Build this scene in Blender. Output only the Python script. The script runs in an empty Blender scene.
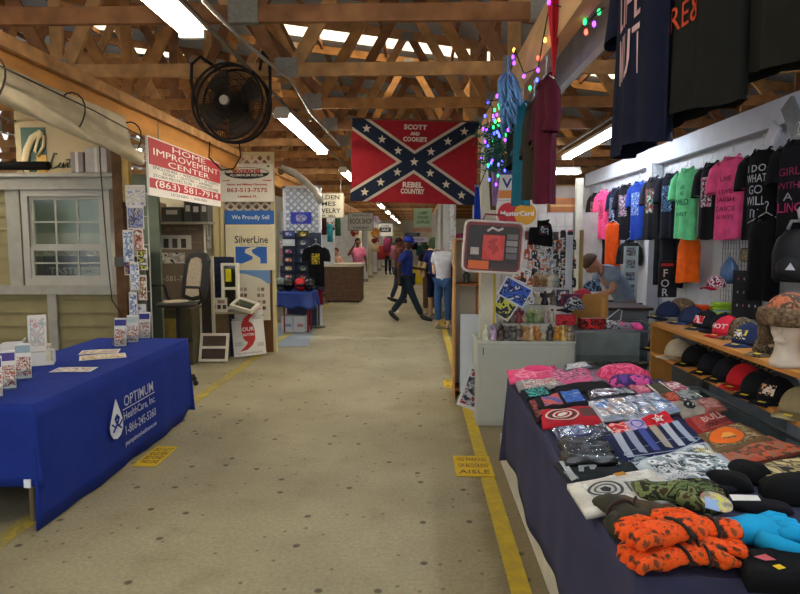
import bpy, math, random
from mathutils import Vector, Matrix, Euler
sc = bpy.context.scene
COL = sc.collection
PI = math.pi
rnd = random.Random(7)

# ---------------------------------------------------------------- camera, world, sun, exposure
F = 610.0
CAMZ = 1.7
YAW, PITCH = math.atan(18 / F * math.cos(math.atan(57 / F))), math.atan(57 / F)
cd = bpy.data.cameras.new('camera'); cam = bpy.data.objects.new('camera', cd); COL.objects.link(cam)
cam.location = (0, 0, CAMZ); cam.rotation_euler = (PI / 2 - PITCH, 0, YAW)
cd.sensor_width = 36; cd.lens = F / 800 * 36; cd.clip_start = .05; cd.clip_end = 200
sc.camera = cam
Rm = Euler((PI / 2 - PITCH, 0, YAW)).to_matrix()
def ray(px, py): return Rm @ Vector(((px - 400) / F, (297 - py) / F, -1))
def at(px, py, Y):
    d = ray(px, py); return Vector((0, 0, CAMZ)) + d * (Y / d.y)
def atz(px, py, z):
    d = ray(px, py); return Vector((0, 0, CAMZ)) + d * ((z - CAMZ) / d.z)
def atx(px, py, X):
    d = ray(px, py); return Vector((0, 0, CAMZ)) + d * (X / d.x)

w = bpy.data.worlds.new('world'); sc.world = w; w.use_nodes = True
bg = w.node_tree.nodes['Background']; bg.inputs[0].default_value = (.93, .96, 1, 1); bg.inputs[1].default_value = .62
sd = bpy.data.lights.new('sun', 'SUN'); so = bpy.data.objects.new('sun', sd); COL.objects.link(so)
sd.energy = 4; sd.angle = .02; sd.color = (1, .93, .82); so.rotation_euler = (math.radians(10), math.radians(8), 0)
sc.view_settings.view_transform = 'Standard'; sc.view_settings.look = 'None'
sc.view_settings.exposure = 0.95; sc.view_settings.gamma = 1
TUBE = 23.0          # emission of the aisle tubes
TUBE_COOL = 23.0

# ---------------------------------------------------------------- materials
def lin(c):
    c /= 255; return c / 12.92 if c <= .04045 else ((c + .055) / 1.055) ** 2.4
def rgb(h):
    h = h.lstrip('#'); return (lin(int(h[0:2], 16)), lin(int(h[2:4], 16)), lin(int(h[4:6], 16)), 1)
MATS = {}
def M(h, rough=.7, metal=0, var=.12, scale=8, emit=0, spec=.4, bump=0, stretch=None):
    key = (h, rough, metal, var, scale, emit, spec, bump, stretch)
    if key in MATS: return MATS[key]
    m = bpy.data.materials.new('surface_' + h.lstrip('#')); m.use_nodes = True
    nt = m.node_tree; b = nt.nodes['Principled BSDF']
    b.inputs['Roughness'].default_value = rough; b.inputs['Metallic'].default_value = metal
    b.inputs['Specular IOR Level'].default_value = spec
    c = rgb(h)
    if emit:
        b.inputs['Base Color'].default_value = c
        b.inputs['Emission Color'].default_value = c; b.inputs['Emission Strength'].default_value = emit
    elif var:
        tc = nt.nodes.new('ShaderNodeTexCoord'); mp = nt.nodes.new('ShaderNodeMapping'); n = nt.nodes.new('ShaderNodeTexNoise')
        if stretch: mp.inputs['Scale'].default_value = stretch
        n.inputs['Scale'].default_value = scale; n.inputs['Detail'].default_value = 5
        r = nt.nodes.new('ShaderNodeValToRGB')
        r.color_ramp.elements[0].position = .3; r.color_ramp.elements[1].position = .7
        r.color_ramp.elements[0].color = tuple(x * (1 - var) for x in c[:3]) + (1,)
        r.color_ramp.elements[1].color = tuple(min(1, x * (1 + var)) for x in c[:3]) + (1,)
        L = nt.links.new
        L(tc.outputs['Object'], mp.inputs[0]); L(mp.outputs[0], n.inputs['Vector']); L(n.outputs[0], r.inputs[0]); L(r.outputs[0], b.inputs['Base Color'])
        if bump:
            bu = nt.nodes.new('ShaderNodeBump'); bu.inputs['Strength'].default_value = bump; bu.inputs['Distance'].default_value = .02
            L(n.outputs[0], bu.inputs['Height']); L(bu.outputs[0], b.inputs['Normal'])
    else: b.inputs['Base Color'].default_value = c
    MATS[key] = m; return m
def cloth(h, var=.15): return M(h, .92, 0, var, 14, 0, .15)
def wood(h, var=.35, st=(1, 1, 1)): return M(h, .75, 0, var, 7, 0, .2, .15, st)
def paint(h): return M(h, .55, 0, .06, 3)
def printmat(cols, scale=14, rough=.75, seed=0, kind='noise'):
    """printed artwork: flat patches of a few colours"""
    key = ('print', tuple(cols), scale, rough, seed, kind)
    if key in MATS: return MATS[key]
    m = bpy.data.materials.new('printed_artwork'); m.use_nodes = True
    nt = m.node_tree; b = nt.nodes['Principled BSDF']; b.inputs['Roughness'].default_value = rough; b.inputs['Specular IOR Level'].default_value = .3
    tc = nt.nodes.new('ShaderNodeTexCoord'); mp = nt.nodes.new('ShaderNodeMapping'); mp.inputs['Location'].default_value = (seed * 1.7, seed * 3.1, seed)
    L = nt.links.new; L(tc.outputs['Object'], mp.inputs[0])
    if kind == 'noise':
        n = nt.nodes.new('ShaderNodeTexNoise'); n.inputs['Scale'].default_value = scale; n.inputs['Detail'].default_value = 3.5; n.inputs['Distortion'].default_value = .25; lo, hi = .32, .68; out = n.outputs[0]
    elif kind == 'cells':
        n = nt.nodes.new('ShaderNodeTexVoronoi'); n.inputs['Scale'].default_value = scale; out = n.outputs['Color']; lo, hi = .05, .95
    else:
        n = nt.nodes.new('ShaderNodeTexWave'); n.inputs['Scale'].default_value = scale; n.inputs['Distortion'].default_value = 3; out = n.outputs[1]; lo, hi = .05, .95
    L(mp.outputs[0], n.inputs['Vector'])
    r = nt.nodes.new('ShaderNodeValToRGB'); r.color_ramp.interpolation = 'CONSTANT'
    e = r.color_ramp.elements; k = len(cols)
    e[0].position = 0; e[0].color = rgb(cols[0]); e[1].position = lo + (hi - lo) / k; e[1].color = rgb(cols[1 % k])
    for i in range(2, k):
        q = e.new(lo + (hi - lo) * i / k); q.color = rgb(cols[i])
    L(out, r.inputs[0]); L(r.outputs[0], b.inputs['Base Color'])
    MATS[key] = m; return m
def glassmat(h='#eef4f4', rough=.05, a=.25):
    key = ('glass', h, rough, a)
    if key in MATS: return MATS[key]
    m = bpy.data.materials.new('clear_glass'); m.use_nodes = True; nt = m.node_tree
    for n in list(nt.nodes): nt.nodes.remove(n)
    o = nt.nodes.new('ShaderNodeOutputMaterial'); t = nt.nodes.new('ShaderNodeBsdfTransparent'); g = nt.nodes.new('ShaderNodeBsdfGlossy'); x = nt.nodes.new('ShaderNodeMixShader')
    t.inputs[0].default_value = rgb(h); g.inputs['Roughness'].default_value = rough; x.inputs[0].default_value = a * .6
    nt.links.new(t.outputs[0], x.inputs[1]); nt.links.new(g.outputs[0], x.inputs[2]); nt.links.new(x.outputs[0], o.inputs[0])
    MATS[key] = m; return m
def translucent(h):
    m = bpy.data.materials.new('translucent_panel'); m.use_nodes = True; nt = m.node_tree
    for n in list(nt.nodes): nt.nodes.remove(n)
    o = nt.nodes.new('ShaderNodeOutputMaterial'); t = nt.nodes.new('ShaderNodeBsdfTranslucent'); t.inputs[0].default_value = rgb(h)
    nt.links.new(t.outputs[0], o.inputs[0]); return m

# ---------------------------------------------------------------- mesh building
class MB:
    def __init__(s): s.v = []; s.f = []; s.m = []
    def add(s, vs, fs, mi=0):
        n = len(s.v); s.v += [tuple(x) for x in vs]; s.f += [tuple(n + i for i in f) for f in fs]; s.m += [mi] * len(fs); return s
    def box(s, c, d, R=None, mi=0):
        c = Vector(c); vs = []
        for x in (-.5, .5):
            for y in (-.5, .5):
                for z in (-.5, .5):
                    p = Vector((x * d[0], y * d[1], z * d[2])); vs.append(c + (R @ p if R else p))
        return s.add(vs, [(0, 1, 3, 2), (4, 6, 7, 5), (0, 4, 5, 1), (2, 3, 7, 6), (0, 2, 6, 4), (1, 5, 7, 3)], mi)
    def bb(s, x0, x1, y0, y1, z0, z1, mi=0): return s.box(((x0 + x1) / 2, (y0 + y1) / 2, (z0 + z1) / 2), (abs(x1 - x0), abs(y1 - y0), abs(z1 - z0)), None, mi)
    def bar(s, p, q, w, h, up=(0, 0, 1), mi=0):
        p = Vector(p); q = Vector(q); d = (q - p); L = d.length; y = d.normalized(); u = Vector(up)
        x = y.cross(u)
        if x.length < 1e-4: x = y.cross(Vector((1, 0, 0)))
        x.normalize(); z = x.cross(y); R = Matrix((x, y, z)).transposed()
        return s.box((p + q) / 2, (w, L, h), R, mi)
    def tube(s, pts, r, seg=8, caps=True, mi=0, flat=1.0):
        pts = [Vector(p) for p in pts]; n = len(pts); rs = r if isinstance(r, (list, tuple)) else [r] * n
        vs = []; fs = []; prev = None
        for i, p in enumerate(pts):
            t = (pts[min(i + 1, n - 1)] - pts[max(i - 1, 0)]).normalized()
            if prev is None:
                a = Vector((0, 1, 0)) if abs(t.y) < .9 else Vector((1, 0, 0)); u = t.cross(a).normalized()
            else:
                u = prev - t * prev.dot(t); u = u.normalized() if u.length > 1e-5 else t.orthogonal().normalized()
            prev = u; vv = t.cross(u)
            for k in range(seg):
                a = 2 * PI * k / seg; vs.append(p + u * math.cos(a) * rs[i] + vv * math.sin(a) * rs[i] * flat)
        for i in range(n - 1):
            for k in range(seg):
                a = i * seg + k; b = i * seg + (k + 1) % seg; fs.append((a, b, b + seg, a + seg))
        if caps: fs.append(tuple(range(seg))[::-1]); fs.append(tuple((n - 1) * seg + k for k in range(seg)))
        return s.add(vs, fs, mi)
    def rings(s, rings, caps=(True, True), mi=0, closed=True):
        seg = len(rings[0]); vs = [p for r in rings for p in r]; fs = []
        for i in range(len(rings) - 1):
            for k in range(seg if closed else seg - 1):
                a = i * seg + k; b = i * seg + (k + 1) % seg; fs.append((a, b, b + seg, a + seg))
        if caps[0]: fs.append(tuple(range(seg))[::-1])
        if caps[1]: fs.append(tuple((len(rings) - 1) * seg + k for k in range(seg)))
        return s.add(vs, fs, mi)
    def lathe(s, prof, c=(0, 0, 0), seg=14, mi=0, R=None, sq=(1, 1)):
        c = Vector(c); rr = []
        for r, z in prof:
            ring = []
            for k in range(seg):
                a = 2 * PI * k / seg; p = Vector((r * math.cos(a) * sq[0], r * math.sin(a) * sq[1], z)); ring.append(c + (R @ p if R else p))
            rr.append(ring)
        return s.rings(rr, (True, True), mi)
    def ell(s, c, r, seg=12, mi=0, R=None, n=8, cut=(0, 1)):
        prof = []
        for i in range(n + 1):
            t = cut[0] + (cut[1] - cut[0]) * i / n; a = -PI / 2 + PI * t; prof.append((max(math.cos(a), 1e-4) * r[0], math.sin(a) * r[2]))
        return s.lathe(prof, c, seg, mi, R, (1, r[1] / r[0]))
    def prism(s, pts, y0, y1, mi=0, c=(0, 0, 0)):
        n = len(pts); c = Vector(c)
        vs = [c + Vector((x, y0, z)) for x, z in pts] + [c + Vector((x, y1, z)) for x, z in pts]
        fs = [tuple(range(n)), tuple(range(n, 2 * n))[::-1]] + [(i, i + n, (i + 1) % n + n, (i + 1) % n) for i in range(n)]
        return s.add(vs, fs, mi)
    def slab(s, pts, z0, z1, mi=0):
        n = len(pts)
        vs = [(x, y, z0) for x, y in pts] + [(x, y, z1) for x, y in pts]
        fs = [tuple(range(n))[::-1], tuple(range(n, 2 * n))] + [(i, (i + 1) % n, (i + 1) % n + n, i + n) for i in range(n)]
        return s.add(vs, fs, mi)
    def sheet(s, fn, nu, nv, th=Vector((0, 0, -.004)), mi=0):
        th = Vector(th); top = [Vector(fn(i / nu, j / nv)) for j in range(nv + 1) for i in range(nu + 1)]
        N = len(top); W = nu + 1; vs = top + [p + th for p in top]; fs = []
        for j in range(nv):
            for i in range(nu):
                a = j * W + i; fs.append((a, a + 1, a + W + 1, a + W)); fs.append((N + a, N + a + W, N + a + W + 1, N + a + 1))
        for i in range(nu):
            fs.append((i, N + i, N + i + 1, i + 1)); a = nv * W + i; fs.append((a, a + 1, N + a + 1, N + a))
        for j in range(nv):
            a = j * W; fs.append((a, a + W, N + a + W, N + a)); a = j * W + nu; fs.append((a, N + a, N + a + W, a + W))
        return s.add(vs, fs, mi)
def B(mb, name, mats, parent=None, smooth=False, loc=(0, 0, 0), rz=0, bevel=0, rot=None, sub=0):
    me = bpy.data.meshes.new(name); me.from_pydata(mb.v, [], mb.f)
    for m in (mats if isinstance(mats, (list, tuple)) else [mats]): me.materials.append(m)
    for p, k in zip(me.polygons, mb.m): p.material_index = k; p.use_smooth = smooth
    me.update()
    import bmesh
    bm = bmesh.new(); bm.from_mesh(me); bmesh.ops.recalc_face_normals(bm, faces=bm.faces)
    bm.to_mesh(me); bm.free()
    o = bpy.data.objects.new(name, me); COL.objects.link(o); o.location = loc; o.rotation_euler = rot or (0, 0, rz)
    if parent: o.parent = parent
    if bevel:
        b = o.modifiers.new('bevel', 'BEVEL'); b.width = bevel; b.segments = 2; b.limit_method = 'ANGLE'
    if sub: s_ = o.modifiers.new('sub', 'SUBSURF'); s_.levels = sub; s_.render_levels = sub
    return o
def tag(o, label, cat, group=None):
    o['label'] = label; o['category'] = cat
    if group: o['group'] = group
    return o
def E(name, label, cat, loc=(0, 0, 0), rz=0, group=None, rot=None):
    o = bpy.data.objects.new(name, None); COL.objects.link(o); o.location = loc; o.rotation_euler = rot or (0, 0, rz); o.empty_display_size = .1
    return tag(o, label, cat, group)
def S(mb, name, mats, parent=None, **k):
    o = B(mb, name, mats, parent, **k)
    if not parent: o['kind'] = 'structure'
    return o
def cp(root, loc, rz=None, label=None, group=None, scale=None):
    r = root.copy(); COL.objects.link(r); r.location = loc
    if rz is not None: r.rotation_euler = (0, 0, rz)
    if scale: r.scale = (scale,) * 3
    if label: r['label'] = label
    if group: r['group'] = group
    for ch in root.children:
        c = ch.copy(); COL.objects.link(c); c.parent = r
        for g in ch.children:
            d = g.copy(); COL.objects.link(d); d.parent = c
    return r
def textgeo(s, size, wscale=1, align='CENTER', bold=0):
    c = bpy.data.curves.new('t', 'FONT'); c.body = s; c.size = size; c.align_x = align; c.align_y = 'CENTER'; c.extrude = .0006; c.offset = bold; c.resolution_u = 2
    c.space_line = .95
    o = bpy.data.objects.new('t', c); me = bpy.data.meshes.new_from_object(o)
    vs = [(v.co.x * wscale, v.co.y, v.co.z) for v in me.vertices]; fs = [tuple(p.vertices) for p in me.polygons]
    bpy.data.objects.remove(o); bpy.data.curves.remove(c); bpy.data.meshes.remove(me)
    return vs, fs
def text(parent, s, size, mat, x=0, z=0, y=-.012, wscale=1, fn=None, name='lettering', align='CENTER', bold=0, fit=None, flat=False):
    """raised lettering on a face looking to -Y (local); fit = wanted width"""
    vs, fs = textgeo(s, size, wscale, align, bold)
    if fit:
        x0 = min(v[0] for v in vs); x1 = max(v[0] for v in vs); k = fit / (x1 - x0); vs = [(v[0] * k, v[1], v[2]) for v in vs]
    if flat: vs = [(x + a, z + b, y + c) for a, b, c in vs]
    else: vs = [(x + a, y - c, z + b) for a, b, c in vs]
    if fn: vs = [fn(Vector(v)) for v in vs]
    mb = MB(); mb.add(vs, fs); return B(mb, name, mat, parent)
def sign(name, label, cat, c, wd, ht, rz, colr, th=.02, border=None, group=None, lines=(), trim=.012, bev=0):
    """board centred at c, face to -Y when rz = 0; lines: (text, size, colour, x, z, fit)"""
    r = E(name, label, cat, c, rz, group)
    B(MB().bb(-wd / 2, wd / 2, -th / 2, th / 2, -ht / 2, ht / 2), 'board', paint(colr), r, bevel=bev)
    if border:
        mb = MB(); t = trim
        for a in (-1, 1):
            mb.bb(-wd / 2, wd / 2, -th / 2 - .004, th / 2 - .002, a * (ht / 2) - (t if a > 0 else 0), a * ht / 2 + (t if a < 0 else 0))
            mb.bb(a * wd / 2 - (t if a > 0 else 0), a * wd / 2 + (t if a < 0 else 0), -th / 2 - .004, th / 2 - .002, -ht / 2 + t, ht / 2 - t)
        B(mb, 'border', paint(border), r)
    for (s_, sz, cc, x, z, fit) in lines: text(r, s_, sz, paint(cc), x, z, -th / 2 - .001, fit=fit, bold=.001)
    return r
def panel(parent, name, x0, x1, z0, z1, y, mat, th=.004): return B(MB().bb(x0, x1, y - th, y, z0, z1), name, mat, parent)

# ---------------------------------------------------------------- garments
def garment(name, label, cat, loc, rz, h, w_=.5, l=.7, sleeve='short', d=.05, seed=0, art=None, words=None, group=None, hanger=True, neck=True, flare=1.05):
    r = E(name, label, cat, loc, rz, group); mt = cloth(h); hw = w_ / 2
    def hwz(z):
        return hw * (1 + (flare - 1) * min(1, max(0, (-z - .1) / l)))
    def yf(x, z):
        q = max(0, 1 - (x / hwz(z)) ** 2) ** .5; k = min(1, max(0, -z / l))
        return -(d * q + .012 * k * math.sin(x * 38 + seed * 2.1) + .006 * k * math.sin(x * 71 + seed))
    prof = [(.085, 0), (hw * .62, -.02), (hw * .86, -.05), (hw, -.13)] + [(None, -.13 - (l - .13) * i / 8) for i in range(1, 9)]
    rr = []; seg = 36
    for j, (rx, z) in enumerate(prof):
        ring = []
        for k in range(seg):
            a = 2 * PI * k / seg; c, s_ = math.cos(a), math.sin(a)
            X = (rx if rx else hwz(z)) * c
            if rx and j < 3: y = s_ * d * (.75 if j else .8)
            else: y = -yf(X, z) * (1 if s_ > 0 else -1) * (1 if abs(s_) > .01 else 0)
            zz = z
            if j == 0: zz = z - (.055 if s_ < 0 else .015) * abs(s_)
            if j == len(prof) - 1: zz += .012 * math.sin(X * 14 + seed)
            ring.append((X, y, zz))
        rr.append(ring)
    B(MB().rings(rr, (False, False)), 'body', mt, r, smooth=True)
    for sgn in (-1, 1):
        L = {'short': .22, 'long': .56, 'none': 0}[sleeve]
        if not L: continue
        pts = [(sgn * (hw * .8), 0, -.075), (sgn * (hw + .035), 0, -.13), (sgn * (hw + .06), 0, -.09 - L * .6), (sgn * (hw + .05), -.01, -.09 - L)]
        B(MB().tube(pts, [.06, .075, .075 if L < .3 else .06, .08 if L < .3 else .05], 12, False, flat=.5), 'sleeve', mt, r, smooth=True)
    if neck and h:
        ring = [(.085 * math.cos(a), .04 * math.sin(a), -(.055 if math.sin(a) < 0 else .015) * abs(math.sin(a)) + .004) for a in [2 * PI * k / 20 for k in range(21)]]
        B(MB().tube(ring, .008, 6, False), 'collar', mt, r, smooth=True)
    fn = lambda v: Vector((v.x, yf(v.x, v.z) - .004 + (v.y + .012) * .5, v.z))
    if art:
        for (x0, x1, z0, z1, m_) in art:
            mb = MB().sheet(lambda u, v: (x0 + (x1 - x0) * u, yf(x0 + (x1 - x0) * u, z0 + (z1 - z0) * v) - .004, z0 + (z1 - z0) * v), 8, 8, (0, .003, 0))
            B(mb, 'print', m_, r)
    if words:
        for (s_, sz, cc, x, z, fit) in words: text(r, s_, sz, cloth(cc, .05), x, z, fn=fn, fit=fit, bold=0)
    if hanger: hang(loc, rz, label, group)
    return r
def hang(loc, rz, label, group=None):
    mb = MB(); mb.tube([(-.19, 0, -.05), (-.1, 0, -.015), (0, 0, .03), (.1, 0, -.015), (.19, 0, -.05)], .004, 6)
    mb.tube([(0, 0, .03), (0, 0, .07), (.016, 0, .09), (.01, 0, .11), (-.008, 0, .112), (-.016, 0, .1)], .003, 6)
    o = B(mb, 'clothes_hanger', M('#cfd3d6', .4, .2), smooth=True, loc=loc, rz=rz)
    tag(o, 'thin hanger holding the ' + ' '.join(label.split()[:12]), 'hanger', 'hangers of the displayed shirts')

# ---------------------------------------------------------------- people
def skin(name, J, edges, rad, mat, parent, grow=0, sub=1, root=None):
    idx = {}; vs = []
    for a, b in edges:
        for k in (a, b):
            if k not in idx: idx[k] = len(vs); vs.append(J[k])
    me = bpy.data.meshes.new(name); me.from_pydata(vs, [(idx[a], idx[b]) for a, b in edges], [])
    o = bpy.data.objects.new(name, me); COL.objects.link(o)
    o.modifiers.new('skin', 'SKIN'); s_ = o.modifiers.new('sub', 'SUBSURF'); s_.levels = sub; s_.render_levels = sub
    sv = me.skin_vertices[0].data
    for k, i in idx.items():
        r = rad[k]; r = r if isinstance(r, tuple) else (r, r); sv[i].radius = (r[0] + grow, r[1] + grow); sv[i].use_root = (k == root or (root not in idx and i == 0))
    bpy.context.view_layer.update()
    dg = bpy.context.evaluated_depsgraph_get(); m2 = bpy.data.meshes.new_from_object(o.evaluated_get(dg)); bpy.data.objects.remove(o)
    m2.materials.clear(); m2.materials.append(mat)
    for p in m2.polygons: p.use_smooth = True
    o = bpy.data.objects.new(name, m2); COL.objects.link(o); o.parent = parent
    return o
BASE = dict(pelvis=(0, 0, .96), waist=(0, 0, 1.1), chest=(0, 0, 1.3), neckb=(0, .01, 1.45), neck=(0, 0, 1.53), head=(0, -.01, 1.62), crown=(0, 0, 1.70),
            shL=(-.17, 0, 1.41), shR=(.17, 0, 1.41), elL=(-.24, .02, 1.13), elR=(.24, .02, 1.13), wrL=(-.25, -.06, .88), wrR=(.25, -.06, .88),
            hipL=(-.09, 0, .9), hipR=(.09, 0, .9), knL=(-.1, -.02, .5), knR=(.1, -.02, .5), anL=(-.1, .02, .09), anR=(.1, .02, .09), toL=(-.11, -.15, .035), toR=(.11, -.15, .035))
RAD = dict(pelvis=(.14, .11), waist=(.13, .1), chest=(.15, .11), neckb=.07, neck=.055, head=.085, crown=.075, shL=.065, shR=.065, elL=.042, elR=.042, wrL=.028, wrR=.028,
           hipL=.09, hipR=.09, knL=.06, knR=.06, anL=.04, anR=.04, toL=.033, toR=.033)
def person(name, label, loc, rz, pose={}, skinc='#8a5a3c', top='#2b3f9a', legs='#26303c', shoe='#1c1c1c', hair='#1d1512', cap=None, sc_=1, group=None, cat='person', head=True, hands=True, longleg=True, mirror=None, dirn=None):
    r = E(name, label, cat, loc, rz, group); J = dict(BASE); J.update(pose); J = {k: Vector(v) * sc_ for k, v in J.items()}; R = {k: (tuple(a * sc_ for a in v) if isinstance(v, tuple) else v * sc_) for k, v in RAD.items()}
    ed = [('pelvis', 'waist'), ('waist', 'chest'), ('chest', 'neckb'), ('neckb', 'neck'), ('chest', 'shL'), ('chest', 'shR'), ('shL', 'elL'), ('elL', 'wrL'), ('shR', 'elR'), ('elR', 'wrR'),
          ('pelvis', 'hipL'), ('pelvis', 'hipR'), ('hipL', 'knL'), ('knL', 'anL'), ('anL', 'toL'), ('hipR', 'knR'), ('knR', 'anR'), ('anR', 'toR')]
    if head: ed += [('neck', 'head'), ('head', 'crown')]
    if hands:
        for s_ in 'LR':
            a = J['el' + s_]; b = J['wr' + s_]; dvec = (b - a).normalized(); J['pa' + s_] = b + dvec * .075 * sc_; R['pa' + s_] = (.035 * sc_, .018 * sc_); ed.append(('wr' + s_, 'pa' + s_))
    sm = M(skinc, .6, 0, .06, 5, 0, .4)
    body = skin('body', J, ed, R, sm, r, root='pelvis')
    if hands:
        for s_ in 'LR':
            b = J['wr' + s_]; d_ = (b - J['el' + s_]).normalized(); side = d_.cross(Vector((1, 0, 0)));
            if side.length < .2: side = d_.cross(Vector((0, 0, 1)))
            side.normalize(); n_ = d_.cross(side).normalized(); mb = MB(); p = J['pa' + s_]
            for q, (o_, L) in enumerate(((-.024, .062), (-.008, .072), (.008, .068), (.023, .052))):
                st = p + side * o_ * sc_ - d_ * .012
                mb.tube([st, st + d_ * L * .55 * sc_ + n_ * .006, st + d_ * L * sc_ + n_ * .022], [.009, .0085, .006], 6)
            st = b + d_ * .03 * sc_ - side * .03 * sc_
            mb.tube([st + side * .015, st - side * .022 + d_ * .03, st - side * .03 + d_ * .06 + n_ * .01], [.012, .01, .008], 6)
            B(mb, 'finger', sm, body, smooth=True)['kind'] = 'stuff'
    if top:
        te = [('waist', 'chest'), ('chest', 'shL'), ('chest', 'shR'), ('chest', 'neckb'), ('shL', 'ulL'), ('shR', 'ulR'), ('pelvis', 'waist'), ('pelvis', 'hem')]; J['hem'] = J['pelvis'] - (J['waist'] - J['pelvis']) * .95; R['hem'] = (.15 * sc_, .12 * sc_)
        J['ulL'] = J['shL'].lerp(J['elL'], .75); J['ulR'] = J['shR'].lerp(J['elR'], .75); R['ulL'] = R['ulR'] = .055 * sc_
        R['neckb'] = .078 * sc_; skin('shirt', J, te, R, cloth(top), r, .024 * sc_, root='chest')
    if legs:
        k = ['hip', 'kn', 'an'] if longleg else ['hip', 'kn']
        te = [('pelvis', 'hipL'), ('pelvis', 'hipR')]
        for s_ in 'LR':
            J['cf' + s_] = J['kn' + s_].lerp(J['an' + s_], .9 if longleg else .12); R['cf' + s_] = (.055 if longleg else .065) * sc_
            te += [('hip' + s_, 'kn' + s_), ('kn' + s_, 'cf' + s_)]
        skin('trousers', J, te, R, cloth(legs), r, .014 * sc_, root='pelvis')
    if shoe:
        for s_ in 'LR':
            a = J['an' + s_]; t = J['to' + s_]; B(MB().tube([a + Vector((0, 0, .03)) - (t - a) * .25, a.lerp(t, .1), a.lerp(t, .6), t + (t - a) * .15], [.035, .05, .045, .03], 10), 'shoe', M(shoe, .6), r, smooth=True)
    if head:
        h = J['head']; n = J['neck']; up = (J['crown'] - h).normalized(); hc = h + up * .02
        f = Vector((0, -1, 0)) if dirn is None else Vector(dirn)
        f = (f - up * f.dot(up)).normalized(); sd_ = f.cross(up).normalized()
        Rh = Matrix((sd_, -f, up)).transposed()
        mb = MB(); mb.ell(hc, (.078 * sc_, .1 * sc_, .12 * sc_), 14, 0, Rh, 10)
        mb.ell(hc + f * .095 * sc_ - up * .02, (.012, .02, .022), 8, 0, Rh); 
        for a in (-1, 1): mb.ell(hc + sd_ * a * .08 * sc_ - up * .01, (.01, .02, .03), 8, 0, Rh)
        face = B(mb, 'head', sm, r, smooth=True)
        mb = MB()
        for a in (-1, 1): mb.ell(hc + f * .088 * sc_ + sd_ * a * .03 * sc_ + up * .012, (.012, .008, .007), 8, 0, Rh)
        B(mb, 'eye', M('#e8e4de', .3, 0, 0), face, smooth=True)
        mb = MB(); mb.ell(hc + f * .086 * sc_ - up * .06 * sc_, (.025, .008, .007), 8, 0, Rh); B(mb, 'mouth', M('#7a3c34', .6, 0, 0), face, smooth=True)
        mb = MB(); mb.ell(hc + up * .014 - f * .012, (.087 * sc_, .108 * sc_, .122 * sc_), 14, 0, Rh, 8, (.52, 1)); B(mb, 'hair', M(hair, .85), r, smooth=True)
        if cap:
            mb = MB(); mb.ell(hc + up * .035, (.097 * sc_, .115 * sc_, .12 * sc_), 14, 0, Rh, 6, (.5, 1)); co = B(mb, 'cap', cloth(cap), r, smooth=True)
            mb = MB(); b = hc + up * .04
            mb.sheet(lambda u, v: b + sd_ * (u - .5) * .16 * sc_ + f * (.09 + .09 * v * (1 - (2 * u - 1) ** 2 * .6)) * sc_ - up * (.012 * (2 * u - 1) ** 2 + .01 * v), 8, 4, up * -.006)
            B(mb, 'visor', cloth(cap), co, smooth=True)
    return r

# ---------------------------------------------------------------- caps
def cap_hat(label, loc, rz, crown, visor=None, art=None, sticker='#e8d23a', fur=None, tilt=0, group='caps on the wooden shelves', words=None, s=1.0):
    r = E('baseball_cap', label, 'cap', loc, rz, group, rot=(tilt, 0, rz)); visor = visor or crown; r.scale = (s, s, s)
    B(MB().ell((0, 0, 0.012), (.088, .1, .115), 20, 0, None, 8, (.5, 1)), 'crown', crown if not isinstance(crown, str) else cloth(crown), r, smooth=True)
    mb = MB(); mb.sheet(lambda u, v: ((u - .5) * .175 * (1 - .25 * v * v), -.07 - (.105 * v) * (1 - .45 * (2 * u - 1) ** 2) - .02 * (1 - (2 * u - 1) ** 2), .018 - .022 * (2 * u - 1) ** 2 - .008 * v), 12, 5, (0, 0, -.005))
    vo = B(mb, 'visor', visor if not isinstance(visor, str) else cloth(visor), r, smooth=True)
    B(MB().ell((0, 0, .127), (.009, .009, .006), 8), 'button', crown if not isinstance(crown, str) else cloth(crown), r, smooth=True)
    if sticker: B(MB().box((.02, -.15, .0165), (.034, .022, .002)), 'price_sticker', paint(sticker), vo)
    if art:
        mb = MB(); mb.sheet(lambda u, v: ((u - .5) * .075, -.102 * math.sqrt(max(0, 1 - (((u - .5) * .075) / .09) ** 2 - ((.03 + v * .05) / .118) ** 2)) - .004, .042 + v * .05), 6, 6, (0, .002, 0))
        B(mb, 'emblem', art, r)
    if words:
        fn = lambda v: Vector((v.x, -.102 * math.sqrt(max(0, 1 - (v.x / .09) ** 2 - ((v.z - .012) / .118) ** 2)) - .007, v.z))
        text(r, words[0], words[1], cloth(words[2], 0), 0, .065, fn=fn, fit=.1, bold=.001)
    if fur: B(MB().lathe([(.075, -.005), (.1, -.005), (.112, .015), (.108, .04), (.092, .05)], (0, 0, .012), 20, 0, None, (1, 1.12)), 'fur_band', furmat, r, smooth=True)
    return r
furmat = M('#6d5a45', 1, 0, .6, 60, 0, .1, 1.0)
camo_o = printmat(['#3c2a20', '#6a3820', '#d9480f', '#f05a18', '#e85212', '#e8601e', '#8a4426'], 26, .9, 3)
camo_g = printmat(['#3d4a2a', '#5a6b3c', '#2c2a1c', '#6f7a4a', '#45351f'], 18, .9, 5)
camo_b = printmat(['#4a3d2c', '#6a5a44', '#2c251b', '#7d6d55'], 26, .9, 8)
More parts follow.
